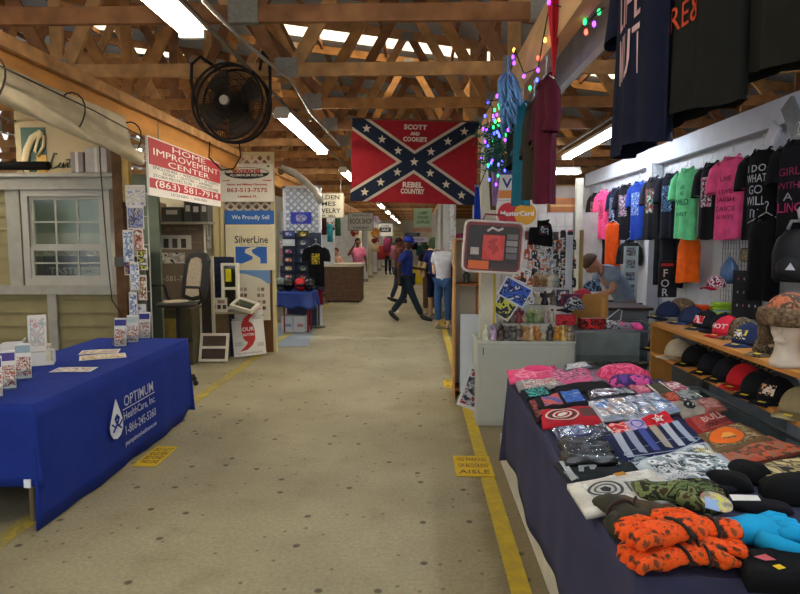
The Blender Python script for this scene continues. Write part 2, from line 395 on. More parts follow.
# ================================================================ SETTING
def zroof(X): return 4.55 - .14 * X
def concrete():
    m = bpy.data.materials.new('concrete_floor'); m.use_nodes = True; nt = m.node_tree; b = nt.nodes['Principled BSDF']; L = nt.links.new
    b.inputs['Roughness'].default_value = .62; b.inputs['Specular IOR Level'].default_value = .35
    tc = nt.nodes.new('ShaderNodeTexCoord')
    def noise(s, d=6):
        n = nt.nodes.new('ShaderNodeTexNoise'); n.inputs['Scale'].default_value = s; n.inputs['Detail'].default_value = d; L(tc.outputs['Object'], n.inputs['Vector']); return n.outputs[0]
    def ramp(x, st):
        r = nt.nodes.new('ShaderNodeValToRGB'); e = r.color_ramp.elements
        e[0].position, e[0].color = st[0]; e[1].position, e[1].color = st[1]
        for p, c in st[2:]: q = e.new(p); q.color = c
        L(x, r.inputs[0]); return r.outputs[0]
    def mul(a, c, f=1.0):
        x = nt.nodes.new('ShaderNodeMix'); x.data_type = 'RGBA'; x.blend_type = 'MULTIPLY'; x.inputs[0].default_value = f; L(a, x.inputs[6]); L(c, x.inputs[7]); return x.outputs[2]
    base = ramp(noise(1.1), [(.3, rgb('#8a8369')), (.7, rgb('#a39b7f'))])
    fine = ramp(noise(45, 3), [(.3, (.82, .82, .81, 1)), (.7, (1.1, 1.1, 1.1, 1))])
    blot = ramp(noise(3.2, 8), [(.30, (.86, .85, .82, 1)), (.45, (1, 1, 1, 1))])
    v = nt.nodes.new('ShaderNodeTexVoronoi'); v.voronoi_dimensions = '2D'; v.inputs['Scale'].default_value = 4.0; L(tc.outputs['Object'], v.inputs['Vector'])
    def spots(vn, r0, r1, c_, thr):
        a_ = ramp(vn.outputs['Distance'], [(r0, c_), (r1, (1, 1, 1, 1))]); sc_ = nt.nodes.new('ShaderNodeSeparateColor'); L(vn.outputs['Color'], sc_.inputs[0])
        g_ = ramp(sc_.outputs[0], [(thr, (0, 0, 0, 1)), (thr + .02, (1, 1, 1, 1))]); x = nt.nodes.new('ShaderNodeMix'); x.data_type = 'RGBA'; x.blend_type = 'LIGHTEN'; x.inputs[0].default_value = 1; L(a_, x.inputs[6]); L(g_, x.inputs[7]); return x.outputs[2]
    sp = spots(v, .06, .10, (.3, .28, .26, 1), .3)
    v2 = nt.nodes.new('ShaderNodeTexVoronoi'); v2.voronoi_dimensions = '2D'; v2.inputs['Scale'].default_value = 9; L(tc.outputs['Object'], v2.inputs['Vector'])
    sp2 = spots(v2, .05, .13, (.45, .43, .4, 1), .15)
    c = mul(mul(mul(mul(base, fine), blot), sp), sp2)
    sx = nt.nodes.new('ShaderNodeSeparateXYZ'); L(tc.outputs['Object'], sx.inputs[0])
    ad = nt.nodes.new('ShaderNodeMath'); ad.operation = 'MULTIPLY_ADD'; L(noise(2.5), ad.inputs[0]); ad.inputs[1].default_value = .25; L(sx.outputs[0], ad.inputs[2])
    worn = ramp(ad.outputs[0], [(.46, (1, 1, 1, 1)), (.56, (.66, .6, .52, 1))])
    L(mul(c, worn), b.inputs['Base Color']); return m
S(MB().bb(-10, 7, -4, 46, -.1, 0), 'floor', concrete())
yel = printmat(['#c0a62c', '#b89f2e', '#b0993a', '#bda32c'], 9, .7, 2)
yel2 = printmat(['#cbaa1e', '#d0ae20', '#c8a71f', '#c0a12c'], 7, .7, 6)
S(MB().bb(.455, .555, -1, 4.26, 0, .003).bb(.455, .555, 4.70, 6.92, 0, .003).bb(.455, .555, 7.34, 13, 0, .003), 'trim_1', yel)
S(MB().bb(-2.42, -2.30, -1, 16, 0, .003), 'trim_2', printmat(['#b5a03c', '#9c9052', '#aa9844', '#938a5c'], 5, .7, 2))
S(MB().slab([(-1.75, 9.6), (-2.8, 9.6), (-2.8, 12), (-2.05, 12)], .001, .0025), 'trim_3', M('#7f8a94', .7))
def patch(x0, x1, y0, y1, label, lines, sk=0):
    r = E('floor_marking', label, 'floor marking', ((x0 + x1) / 2, (y0 + y1) / 2, 0)); w_, d_ = (x1 - x0) / 2, (y1 - y0) / 2
    B(MB().slab([(-w_ - sk, -d_), (w_ - sk, -d_), (w_ + sk, d_), (-w_ + sk, d_)], .0005, .005), 'paint_patch', yel2, r)
    for i, s_ in enumerate(lines):
        text(r, s_, .1, M('#5b4d22', .8), 0, d_ * (.6 - 1.2 * i / max(1, len(lines) - 1)), .0056, fit=w_ * 1.6, flat=True)
patch(.28, .56, 4.27, 4.69, 'worn yellow painted floor patch with faint writing beside the dark table skirt', ['NO PARKING', 'OR BLOCKING', 'AISLE'])
patch(.31, .545, 6.93, 7.33, 'smaller yellow floor patch in front of the white figurine cabinet', ['KEEP CLEAR', 'AISLE'])
patch(-2.15, -1.97, 4.40, 4.84, 'yellow painted floor patch with dark writing beside the blue tablecloth', ['DO NOT', 'PLACE ITEMS', 'BEYOND', 'THIS LINE'])

# roof of metal sheet with translucent strips
metal = M('#a4a8ac', .5, .15, .15, 3)
gaps = [(8.95, 9.65, -2.6, 3.0), (10.1, 10.7, -5.9, -4.9), (11.4, 12.0, -5.7, -4.4), (5.3, 5.9, -6, -5), (17, 17.7, -3, 2), (25, 25.7, -3, 2), (13.4, 14, -7.5, -6.5)]
mb = MB()
y = -3.0
while y < 45:
    y1 = y + .1
    segs = [(-10, 7)]
    for a, b, xa, xb in gaps:
        if a - .01 <= y < b - .01: segs = [q for s0, s1 in segs for q in ((s0, xa), (xb, s1))]
    for s0, s1 in segs:
        o = .018 if int(round(y / .1)) % 2 else -.018
        mb.add([(s0, y, zroof(s0) + o), (s1, y, zroof(s1) + o), (s1, y1, zroof(s1) - o), (s0, y1, zroof(s0) - o)], [(0, 1, 2, 3)])
        mb.add([(s0, y, zroof(s0) + o + .04), (s1, y, zroof(s1) + o + .04), (s1, y1, zroof(s1) - o + .04), (s0, y1, zroof(s0) - o + .04)], [(0, 1, 2, 3)])
    y = y1
S(mb, 'ceiling', metal)
tl = translucent('#f3e3c0')
for i, (a, b, xa, xb) in enumerate(gaps):
    mb = MB(); n = int(round((b - a) / .1))
    for k in range(n):
        y0 = a + k * .1; o = .018 if k % 2 else -.018
        mb.add([(xa, y0, zroof(xa) + o), (xb, y0, zroof(xb) + o), (xb, y0 + .1, zroof(xb) - o), (xa, y0 + .1, zroof(xa) - o)], [(0, 1, 2, 3)])
    S(mb, 'window_%d' % (i + 2), tl)
W1 = wood('#aa7846', .3); W2 = wood('#8c6140', .3); W3 = wood('#be905e', .3); plate = M('#8c877c', .5, .2, .2, 40)
mb = MB()
n = 4
# purlins along the building
for i in range(17):
    X = -9.5 + i * 1.0; S(MB().bar((X, -2.5, zroof(X) - .06), (X, 44, zroof(X) - .06), .04, .075), 'trim_%d' % n, W2); n += 1
S(MB().bb(-2.72, -2.66, -1.5, 44, 2.71, 3.0), 'trim_%d' % n, wood('#cf9450', .22, (1, .25, 1))); n += 1
S(MB().bb(-2.62, -2.58, -1.5, 44, 2.9, 2.99), 'trim_%d' % n, W3); n += 1
S(MB().bb(.70, .78, -1.5, 44, 2.72, 3.0), 'trim_%d' % n, wood('#cfa878', .2, (1, .25, 1))); n += 1
S(MB().bb(.95, 1.0, 1.5, 7.2, 2.72, 3.0), 'trim_%d' % n, M('#eceff0', .6, 0, .12, 6)); n += 1
S(MB().bb(6.4, 6.5, -1.5, 44, 2.5, 3.0), 'trim_%d' % n, W2); n += 1
S(MB().bb(-9.9, -9.8, -1.5, 44, 2.71, 3.0), 'trim_%d' % n, W2); n += 1
# trusses
PX = [-9.3, -7.3, -5.1, -2.9, -1.05, .75, 2.6, 4.4, 6.3]
def zt(X): return zroof(X) - .17
for k in range(33):
    Y = 2.58 + 1.2 * k; zb = 3.0
    WW = (W1, W2, W3)[k % 3]
    tr = E('roof_truss', 'sawn timber roof truss, number away from the camera ' + str(k + 1), 'truss', (0, Y, zb)) if False else None
    mb = MB(); mb.bb(-9.8, 6.4, -.02, .02, 0, .10)
    mb.bar((-9.8, 0, zt(-9.8) - zb), (6.4, 0, zt(6.4) - zb), .04, .12, (0, 1, 0)) if False else None
    mb.add([(-9.8, -.02, zt(-9.8) - zb), (6.4, -.02, zt(6.4) - zb), (6.4, .02, zt(6.4) - zb), (-9.8, .02, zt(-9.8) - zb), (-9.8, -.02, zt(-9.8) - zb + .12), (6.4, -.02, zt(6.4) - zb + .12), (6.4, .02, zt(6.4) - zb + .12), (-9.8, .02, zt(-9.8) - zb + .12)],
           [(0, 1, 2, 3), (4, 7, 6, 5), (0, 4, 5, 1), (3, 2, 6, 7), (0, 3, 7, 4), (1, 5, 6, 2)])
    tr = S(mb, 'trim_%d' % n, WW, loc=(0, Y, zb)); n += 1
    for i in range(len(PX) - 1):
        a, b = PX[i], PX[i + 1]; m_ = (a + b) / 2
        B(MB().bar((a + .06, 0, .06), (m_ - .04, 0, zt(m_) - zb + .05), .105, .036, (0, 1, 0)), 'web', WW, tr)
        B(MB().bar((m_ + .04, 0, zt(m_) - zb + .05), (b - .06, 0, .06), .105, .036, (0, 1, 0)), 'web', (W1, W3, W2)[k % 3], tr)
        if i % 2 == 0: B(MB().bar((b, 0, .1), (b, 0, zt(b) - zb + .04), .10, .036, (0, 1, 0)), 'web', WW, tr)
        if k < 7:
            B(MB().bb(b - .09, b + .09, -.026, .026, -.005, .14), 'nail_plate', plate, tr)
            B(MB().bb(m_ - .08, m_ + .08, -.026, .026, zt(m_) - zb - .01, zt(m_) - zb + .1), 'nail_plate', plate, tr)
# long sloping braces between the trusses
for (p, q, m_) in [((-5.6, 3, 3.15), (-2.0, 9, 3.9), W3), ((-4.6, 5, 3.2), (-1.6, 11, 4.2), W1), ((-1.9, 3.2, 3.9), (-.9, 8, 3.2), W2), ((.9, 4.6, 3.9), (.2, 9.6, 3.2), W2), ((-7, 6, 3.2), (-4, 11, 4.3), W3), ((-3.6, 2.6, 3.2), (-3.1, 7.6, 4.4), W1)]:
    S(MB().bar(p, q, .04, .12), 'trim_%d' % n, m_); n += 1

# outer walls
S(MB().bb(-10, -9.9, -4, 45, 0, 2.7), 'wall_left', M('#7b7a6c', .8))
S(MB().bb(6.5, 6.6, -4, 45, 0, 3.6), 'wall_right', M('#55565a', .8))
S(MB().bb(-10, 6.6, 43.5, 43.6, 0, 3.6), 'wall_back', M('#b0aa9c', .8))
# shed wall with lap siding and a window, behind the blue table
mb = MB(); SY = 6.6
wx0, wx1 = at(27, 250, SY).x, at(114, 250, SY).x; wz0, wz1 = at(100, 285, SY).z, at(100, 190, SY).z
def siding(mb, x0, x1, z0, z1):
    z = z0
    while z < z1 - .02:
        t = min(z + .15, z1); mb.add([(x0, -.03, z), (x1, -.03, z), (x1, -.005, t), (x0, -.005, t), (x0, .05, z), (x1, .05, z), (x1, .05, t), (x0, .05, t)], [(0, 1, 2, 3), (4, 7, 6, 5), (0, 4, 5, 1), (3, 2, 6, 7), (0, 3, 7, 4), (1, 5, 6, 2)]); z += .15
siding(mb, -7.5, wx0, wz0, wz1 + .05); siding(mb, -7.5, -3.19, 0, wz0)
S(mb, 'wall_front', M('#857b56', .75, 0, .12, 4), loc=(0, SY, 0))
S(MB().bb(-7.5, -3.2, SY + .9, SY + .95, 0, 2.5), 'wall_inner', M('#4f594c', .8))
trimc = M('#96948a', .55)
S(MB().bb(-7.5, -3.19, SY - .075, SY - .02, wz0 - .1, wz0), 'trim_%d' % n, trimc); n += 1
S(MB().bb(-7.5, -3.19, SY - .09, SY - .02, wz1, wz1 + .13).bb(-7.5, -3.19, SY - .14, SY - .02, wz1 + .13, wz1 + .17), 'trim_%d' % n, trimc); n += 1
v_ = at(56, 320, SY).x
S(MB().bb(v_ - .05, v_ + .05, SY - .06, SY - .02, 0, wz0 - .1), 'trim_%d' % n, trimc); n += 1
S(MB().bb(wx0 - .17, wx0 - .02, SY - .06, SY - .02, wz0, wz1), 'trim_%d' % n, trimc); n += 1
wi = bpy.data.objects.new('window_1', None); COL.objects.link(wi); wi['kind'] = 'structure'; wi.location = ((wx0 + wx1) / 2, SY, wz0)
hw, ht = (wx1 - wx0) / 2, wz1 - wz0; fr = M('#a3a197', .5, 0, .05)
mb = MB(); mb.bb(-hw, hw, -.06, .05, 0, .07).bb(-hw, hw, -.06, .05, ht - .07, ht).bb(-hw, -hw + .07, -.06, .05, .07, ht - .07).bb(hw - .1, hw, -.06, .05, .07, ht - .07)
B(mb, 'window_frame', fr, wi)
mid = ht * .40
for z0, z1, yy in ((.07, mid, -.03), (mid, ht - .07, -.01)):
    mb = MB(); a0, a1 = -hw + .07, hw - .1; t = .035
    mb.bb(a0, a1, yy - .02, yy + .02, z0, z0 + t).bb(a0, a1, yy - .02, yy + .02, z1 - t, z1).bb(a0, a0 + t, yy - .02, yy + .02, z0 + t, z1 - t).bb(a1 - t, a1, yy - .02, yy + .02, z0 + t, z1 - t)
    sa = B(mb, 'sash', fr, wi)
    mb = MB(); iw = a1 - a0 - 2 * t
    for q in (1, 2): mb.bb(a0 + t + iw * q / 3 - .008, a0 + t + iw * q / 3 + .008, yy - .01, yy + .01, z0 + t, z1 - t)
    mb.bb(a0 + t, a1 - t, yy - .009, yy + .009, (z0 + z1) / 2 - .008, (z0 + z1) / 2 + .008); B(mb, 'muntin', fr, sa)
    B(MB().bb(a0 + t, a1 - t, yy - .002, yy + .002, z0 + t, z1 - t), 'pane', glassmat('#c9d2cc', .1, .14), sa)
# right booth walls
wht = M('#c3c8cf', .6, 0, .07, 5)
mb = MB()
y = 2.6
while y < 10.7: mb.bb(2.95, 2.99, y + .004, y + .296, 0, 2.62); y += .3
S(mb, 'wall_east', wht)
S(MB().bb(2.86, 2.95, 2.8, 10.7, 2.61, 2.82), 'trim_%d' % n, M('#c5cad3', .55, 0, .06)); n += 1
S(MB().bb(.95, 2.95, 10.7, 10.76, 0, 2.62), 'wall_north', M('#b9b2aa', .7)); 
S(MB().bb(2.8, 2.94, 7.52, 7.68, 0, 2.62), 'trim_%d' % n, M('#c9ced4', .5, 0, .06)); n += 1
S(MB().bar((2.84, 4.9, 2.75), (2.84, 4.35, 1.9), .14, .03, (1, 0, 0)), 'trim_%d' % n, M('#77787a', .6)); n += 1
S(MB().bar((2.86, 5.05, 2.62), (2.86, 5.6, 1.9), .14, .02, (1, 0, 0)), 'trim_%d' % n, M('#c5cad3', .55)); n += 1
S(MB().bb(.64, .68, 1.0, 4.6, 0, .22), 'baseboard_right', M('#b9b5a5', .6))

# ---------------------------------------------------------------- lamps
emw = M('#fff4e2', .5, 0, 0, 8, TUBE); emc = M('#eaf1ff', .5, 0, 0, 8, TUBE_COOL); hous = M('#d8d6cc', .5, 0, .03)
def lamp(X, Y0, Z, L, em, label, rz=0, group='fluorescent ceiling lamps'):
    r = E('fluorescent_lamp', label, 'ceiling lamp', (X, Y0 + L / 2, Z), rz, group)
    B(MB().prism([(-.09, .0), (.09, .0), (.05, .06), (-.05, .06)], -L / 2, L / 2), 'housing', hous, r)
    for s_ in (-1, 1): B(MB().tube([(s_ * .035, -L / 2 + .03, -.022), (s_ * .035, L / 2 - .03, -.022)], .019, 10), 'tube', em, r, smooth=True)
    for s_ in (-1, 1): B(MB().bb(-.07, .07, s_ * (L / 2) - .02, s_ * (L / 2) + .02, -.045, 0), 'end_cap', hous, r)
    for s_ in (-1, 1): B(MB().tube([(0, s_ * L * .35, .05), (0, s_ * L * .35, max(.065, 2.985 - Z))], .004, 5), 'hanging_wire', plate, r)
    return r
L8 = 2.44
for X, ya, yb in ((-1.28, 0, 44), (2.05, 0, 20), (2.2, 0, 20), (-5.0, 0, 14), (-4.4, 0, 14), (-3.6, 0, 20), (.2, 11, 25)):
    S(MB().bb(X - .012, X + .012, ya, yb, 2.98, 3.0), 'trim_%d' % n, plate); n += 1
nm = ['cut off by the top edge of the photo', 'between the fan and the flag', 'hidden just beyond the flag', 'second beyond the flag', 'first seen under the bottom edge of the flag', 'next one deeper down the aisle', 'third one seen under the flag', 'fourth far one under the flag', 'farthest of the row']
for k in range(9):
    lamp(-1.28, 1.1 + 4.7 * k, 2.88, L8, emw, 'long fluorescent aisle lamp with two tubes, ' + nm[k])
lamp(2.2, 6.82, 2.93, L8, emc, 'cool white fluorescent lamp hanging over the shirt booth on the right')
lamp(2.05, 1.2, 2.9, L8, emc, 'unseen cool white fluorescent lamp added over the near end of the folded shirt table')  # added out of view so the goods on the table get light
lamp(2.15, 9.2, 2.74, .6, emc, 'short bright lamp hanging low at the back of the right booth', rz=PI / 2)
lamp(-3.9, 6.42, 2.3, .9, emw, 'unseen short lamp added to light the shelf behind the shed window', rz=PI / 2)  # lamp added behind the window head to brighten the boxes on the shelf
lamp(-5.0, 4.2, 2.95, L8, emw, 'fluorescent lamp inside the left booth above the siding wall')
lamp(-4.4, 7.9, 2.95, 1.22, emw, 'short fluorescent lamp above the home improvement booth', rz=PI / 2)
lamp(-3.6, 10.5, 2.9, L8, emc, 'fluorescent lamp above the patch seller booth on the left')
lamp(2.0, 13, 2.9, L8, emc, 'fluorescent lamp over the booth behind the mannequins')
# ================================================================ LEFT SIDE
# ---- blue cloth table
def table(name, label, x0, x1, y0, y1, h, legc='#7a6a50'):
    r = E(name, label, 'table', ((x0 + x1) / 2, (y0 + y1) / 2, 0)); w_, d_ = (x1 - x0) / 2 - .02, (y1 - y0) / 2 - .02
    B(MB().bb(-w_, w_, -d_, d_, h - .045, h - .012), 'tabletop', M('#a58a66', .6), r)
    for a in (-1, 1):
        for b in (-1, 1): B(MB().tube([(a * (w_ - .06), b * (d_ - .06), 0), (a * (w_ - .06), b * (d_ - .06), h - .045)], .018, 8), 'leg', M(legc, .5), r)
    return r
def drape(name, label, x0, x1, y0, y1, h, hem, mat, seed=0, amp=.02, group=None, flare=.04, openside=()):
    """cloth over a table: flat top, sides hanging to hem(side, t)"""
    r = E(name, label, 'tablecloth', ((x0 + x1) / 2, (y0 + y1) / 2, 0), 0, group); w_, d_ = (x1 - x0) / 2, (y1 - y0) / 2
    B(MB().sheet(lambda u, v: (-w_ + 2 * w_ * u, -d_ + 2 * d_ * v, h + .0015 * math.sin(u * 23 + v * 31)), 12, 16, (0, 0, -.006)), 'cloth_top', mat, r, smooth=False)
    C = [(-w_, -d_), (w_, -d_), (w_, d_), (-w_, d_)]
    for i, nm_ in enumerate(('near', 'right', 'far', 'left')):
        if nm_ in openside: continue
        a = Vector(C[i]); b = Vector(C[(i + 1) % 4]); t = (b - a).normalized(); nrm = Vector((t.y, -t.x)); L = (b - a).length
        def fn(u, v):
            p = a + (b - a) * u; f = flare * v + amp * v * (math.sin(u * L * 7 + seed + i) + .5 * math.sin(u * L * 17 + seed * 2)); e = min(1, min(u, 1 - u) * L / .12)
            p = p + nrm * (f * (.5 + .5 * e) + .004); corner = (1 - e) * .05 * v
            p = p + t * (corner if u > .5 else -corner)
            return (p.x, p.y, h - (h - hem(nm_, u)) * v)
        B(MB().sheet(fn, max(12, int(L * 22)), 8, Vector((-nrm.x, -nrm.y, 0)) * .005), 'cloth_side', mat, r, smooth=True)
    return r
blue = M('#1f3488', .85, 0, .1, 6, 0, .15)
table('folding_table', 'folding table hidden under the bright blue cloth on the left', -3.06, -2.25, 3.42, 5.73, .745)
def hemb(s_, u):
    if s_ == 'near': return .27
    if s_ == 'right': return .012 + (.10 if u > .9 else 0) * (u - .9) * 10
    return .05
bc = drape('tablecloth', 'bright blue tablecloth with white health plan lettering on its aisle side', -3.09, -2.22, 3.39, 5.76, .755, hemb, blue, 2, .010, flare=.02)
bcx, bcy = -2.655, 4.575
lr = bpy.data.objects.new('printed_logo', None)
def bfn(v): # local sign coords -> cloth side (face to +X)
    return Vector((.44 + .034 - v.y * .3, v.x, v.z))
whp = paint('#e9ecf2')
def btext(s_, size, y, z, fit): 
    vs, fs = textgeo(s_, size, 1, 'CENTER', .001); x0 = min(v[0] for v in vs); x1 = max(v[0] for v in vs); k = fit / (x1 - x0); mb = MB()
    mb.add([(.44 + .036 + .018 * (.6 - (z + b)) / .6, y - bcy + a * k, z + b) for a, b, c in vs], fs); B(mb, 'lettering', whp, bc)
py = 4.62
btext('OPTIMUM', .115, py, .50, .50); btext('HealthCare, Inc.', .085, py, .395, .54); btext('1-866-245-5360', .095, py, .285, .52); btext('youroptimumhealthcare.com', .05, py, .19, .54)
B(MB().bb(.44 + .036, .44 + .042, py - bcy - .27, py - bcy + .27, .445, .45), 'rule_line', whp, bc)
drop = [(0, .17), (.05, .06), (.085, -.02), (.08, -.08), (.045, -.125), (0, -.14), (-.045, -.125), (-.08, -.08), (-.085, -.02), (-.05, .06)]
mb = MB(); mb.add([(.485, 4.24 - bcy + x * 1.1, .4 + z * .95) for x, z in drop], [tuple(range(len(drop)))])
mb.add([(.481, 4.24 - bcy + x * 1.1, .4 + z * .95) for x, z in drop], [tuple(range(len(drop)))[::-1]]); B(mb, 'drop_logo', whp, bc)
mb = MB(); 
for a0, sgn in ((0, 1), (0, -1)):
    mb.tube([(.4885, 4.24 - bcy + sgn * x, .4 + z) for x, z in ((-.075, -.01), (-.02, -.045), (.02, .0), (.0, .045), (-.03, .02), (.01, -.03), (.06, -.07))], .006, 5)
B(mb, 'drop_swirl', blue, bc)
B(MB().bb(.37, .41, -1.215, -1.205, .265, .315), 'care_tag', whp, bc)
# ---- brochures on the blue table
def holder(label, c, rz, cols, w_=.11, h_=.22, clear=True):
    r = E('brochure_holder', label, 'brochure holder', c, rz, 'acrylic holders with brochures'); g = glassmat('#f4f8fa', .08, .18); tilt = .18
    B(MB().bb(-w_ / 2, w_ / 2, -.06, .05, 0, .004).bb(-w_ / 2, w_ / 2, -.045, -.041, 0, .07).bb(-w_ / 2, -w_ / 2 + .003, -.045, .03, 0, .07).bb(w_ / 2 - .003, w_ / 2, -.045, .03, 0, .07), 'base', g, r)
    def sl(a, b, y0, y1, z0, z1): 
        return [(x, y + z * tilt, z) for x in (a, b) for y in (y0, y1) for z in (z0, z1)]
    mb = MB(); mb.add(sl(-w_ / 2 + .008, w_ / 2 - .008, -.03, -.005, .006, h_), [(0, 1, 3, 2), (4, 6, 7, 5), (0, 4, 5, 1), (2, 3, 7, 6), (0, 2, 6, 4), (1, 5, 7, 3)])
    br = B(mb, 'brochure', paint('#dcdcd8'), r)
    mb = MB(); mb.add(sl(-w_ / 2 + .01, w_ / 2 - .01, -.032, -.03, .02, h_ * .62), [(0, 1, 3, 2), (4, 6, 7, 5), (0, 4, 5, 1), (2, 3, 7, 6), (0, 2, 6, 4), (1, 5, 7, 3)])
    B(mb, 'picture', printmat(['#c99a86', '#d8d2cc', '#8a4a3c', '#e6e2da', '#b36a52'], 30, .6, c[1]), br)
    mb = MB(); mb.add(sl(-w_ / 2 + .01, w_ / 2 - .01, -.032, -.03, h_ * .74, h_ * .95), [(0, 1, 3, 2), (4, 6, 7, 5), (0, 4, 5, 1), (2, 3, 7, 6), (0, 2, 6, 4), (1, 5, 7, 3)])
    B(mb, 'title_band', paint(cols), br)
    return r
for (px, py_, lb, c_) in [(121, 346, 'clear holder with a blue topped brochure, leftmost of three near the table back', '#2d2f86'), (133, 342, 'clear holder with a pale green topped brochure, middle of three at the far end', '#b9c8bf'), (145, 338, 'clear holder with a blue topped brochure, rightmost of three near the aisle', '#2d2f86'),
                          (24, 378, 'clear slanted holder with tall white leaflets left of the white holder', '#8ba3b0'), (8, 388, 'clear brochure holder at the left edge of the photo', '#4a3f8c'), (-6, 396, 'clear brochure holder half outside the left edge of the photo', '#2d2f86')]:
    p = atz(px, py_, .76); far = px > 60; holder(lb, (p.x, p.y, .757), .15 if far else .5, c_, .115 if far else .11, .25 if far else .24)
p = atz(40, 364, .757)
r = E('brochure_box', 'large white plastic holder with tall folders and a round ended side', 'brochure holder', (p.x, p.y, .757), .45)
wp = paint('#d9d8d2')
B(MB().bb(-.10, .10, -.08, .08, 0, .10).bb(-.1, -.09, -.08, .08, .1, .2), 'tray', wp, r, bevel=.004)
B(MB().add([(x, y + z * .12 - .02, z) for x in (-.07, .05) for y in (0, .06) for z in (.10, .37)], [(0, 1, 3, 2), (4, 6, 7, 5), (0, 4, 5, 1), (2, 3, 7, 6), (0, 2, 6, 4), (1, 5, 7, 3)]), 'folder', wp, r)
B(MB().add([(x, y + z * .12 - .02, z) for x in (-.055, .04) for y in (-.004, .0) for z in (.14, .35)], [(0, 1, 3, 2), (4, 6, 7, 5), (0, 4, 5, 1), (2, 3, 7, 6), (0, 2, 6, 4), (1, 5, 7, 3)]), 'folder_print', printmat(['#d9d8d2', '#cbb9bb', '#9fb4b4', '#d9d8d2', '#c9a0a4'], 20, .6, 4), r)
B(MB().bb(.055, .095, -.085, -.081, .03, .17), 'leaflet', printmat(['#d8cfa8', '#c8c4b8', '#a99a72'], 30, .6, 2), r)
pts = [(-.1, 0), (-.22, 0)] + [(-.22 - .06 * math.sin(a), .09 - .09 * math.cos(a) * 1) for a in [PI * k / 8 for k in range(1, 9)]] + [(-.1, .18)]
B(MB().prism(pts, .02, .035), 'side_plate', wp, r)
def paper(label, px, py_, w_, d_, rz, cols, seed):
    p = atz(px, py_, .757); r = E('leaflet', label, 'leaflet', (p.x, p.y, .7575), rz, 'leaflets lying on the blue table')
    B(MB().sheet(lambda u, v: ((u - .5) * w_, (v - .5) * d_, .004 + .002 * math.sin(u * 5)), 4, 4, (0, 0, -.002)), 'sheet', paint('#d9d5cc'), r)
    B(MB().sheet(lambda u, v: ((u - .5) * w_ * .9, (v - .55) * d_ * .75, .0052 + .002 * math.sin(u * 5)), 4, 4, (0, 0, -.0008)), 'print', printmat(cols, 14, .6, seed), r)
paper('white leaflet with orange print lying at the middle of the blue table', 103, 357, .34, .22, .5, ['#d9d5cc', '#c98a3a', '#d9d5cc', '#b8a070', '#a8683a'], 1)
paper('pale leaflet behind the orange printed one on the blue table', 100, 352, .30, .2, .35, ['#d9d5cc', '#a9a9a4', '#cfa98a', '#d9d5cc'], 2)
paper('white leaflet nearest the aisle edge on the blue table', 74, 370, .28, .16, .15, ['#d9d5cc', '#b9a0a0', '#d9d5cc', '#9a8a88'], 3)

# ---- tarp roll along the left beam
def tarpf(u, v):
    Y = 1.6 + 3.95 * u; a = v * 2 * PI; bot = 2.56 - .17 * u ** 3; top = bot + .11
    w_ = .045 + .012 * math.sin(u * 21 + 1) + .008 * math.sin(u * 47)
    zc = (top + bot) / 2 + .03 * math.sin(u * 6); 
    return (-2.52 + w_ * math.cos(a) + .012 * math.sin(a * 3 + u * 30), Y, zc + (top - bot) / 2 * math.sin(a) * (1 - .12 * math.sin(u * 17)))
tp = E('rolled_tarp', 'cream canvas tarp rolled up and tied along the left wooden beam', 'tarp', (0, 0, 0))
mb = MB(); rr = []
for i in range(61):
    rr.append([tarpf(i / 60, k / 20) for k in range(20)])
mb.rings(rr); cvs = M('#cfc3a4', .85, 0, .15, 5, 0, .2, .6); B(mb, 'canvas_roll', cvs, tp, smooth=True)
B(MB().sheet(lambda u, v: (-2.60 + .075 * v + .018 * math.sin(u * 37 + v * 5) * v + .012 * math.sin(u * 15 - v * 7), 1.6 + 3.82 * u + .05 * v, (2.80 - .02 * u) * (1 - v) + (2.60 - .16 * u ** 3) * v), 70, 12, (.004, 0, 0)), 'canvas_sheet', cvs, tp, smooth=True)
for u in (.02, .28, .52, .74, .97):
    Y = 1.6 + 3.95 * u; B(MB().tube([(-2.54 + .09 * math.cos(a), Y + .02 * math.sin(2 * a), 2.67 - .08 * u ** 3 + .14 * math.sin(a)) for a in [2 * PI * k / 16 for k in range(17)]], .006, 6), 'tie_rope', M('#4b4236', .9), tp, smooth=True)
B(MB().tube([(-2.42, 1.6, 2.72), (-2.41, 3.5, 2.7), (-2.42, 4.6, 2.66), (-2.42, 5.4, 2.6)], .006, 6), 'cord', M('#4b4236', .9), tp)
tag(B(MB().tube([at(99, 112, 5.2), at(100, 160, 5.2), at(104, 215, 5.6), at(108, 262, 5.9), at(112, 300, 6.1), at(124, 318, 6.3)], .006, 6), 'power_cord', M('#2b2a26', .7), smooth=True), 'thin dark cord hanging down in front of the shed window', 'cord')
# ---- Casta panel and ledge items
p = at(65, 148, 6.62); x0, x1 = at(12, 150, 6.62).x, at(118, 150, 6.62).x; z1, z0 = at(60, 108, 6.62).z, at(60, 181, 6.62).z
r = sign('sign_panel', 'tan sign panel with green block, gold spot and script letters over the shed', 'sign', ((x0 + x1) / 2, 6.7, (z0 + z1) / 2), x1 - x0, z1 - z0, 0, '#b3a077', .03, None)
W_ = x1 - x0; H_ = z1 - z0; px_ = lambda x: (x - 65) / 106 * W_; pz_ = lambda y: (144.5 - y) / 73 * H_
panel(r, 'green_block', px_(18), px_(43), pz_(171), pz_(126), -.016, paint('#2c5345'))
panel(r, 'gold_spot', px_(33), px_(43), pz_(174), pz_(154), -.021, paint('#c59a3c'))
mb = MB(); mb.tube([Vector((px_(a), -.03, pz_(b))) for a, b in ((42, 133), (38, 131), (30, 137), (24, 149), (21, 163), (24, 174), (32, 176))], [.015, .03, .04, .045, .04, .03, .015], 8, flat=.3)
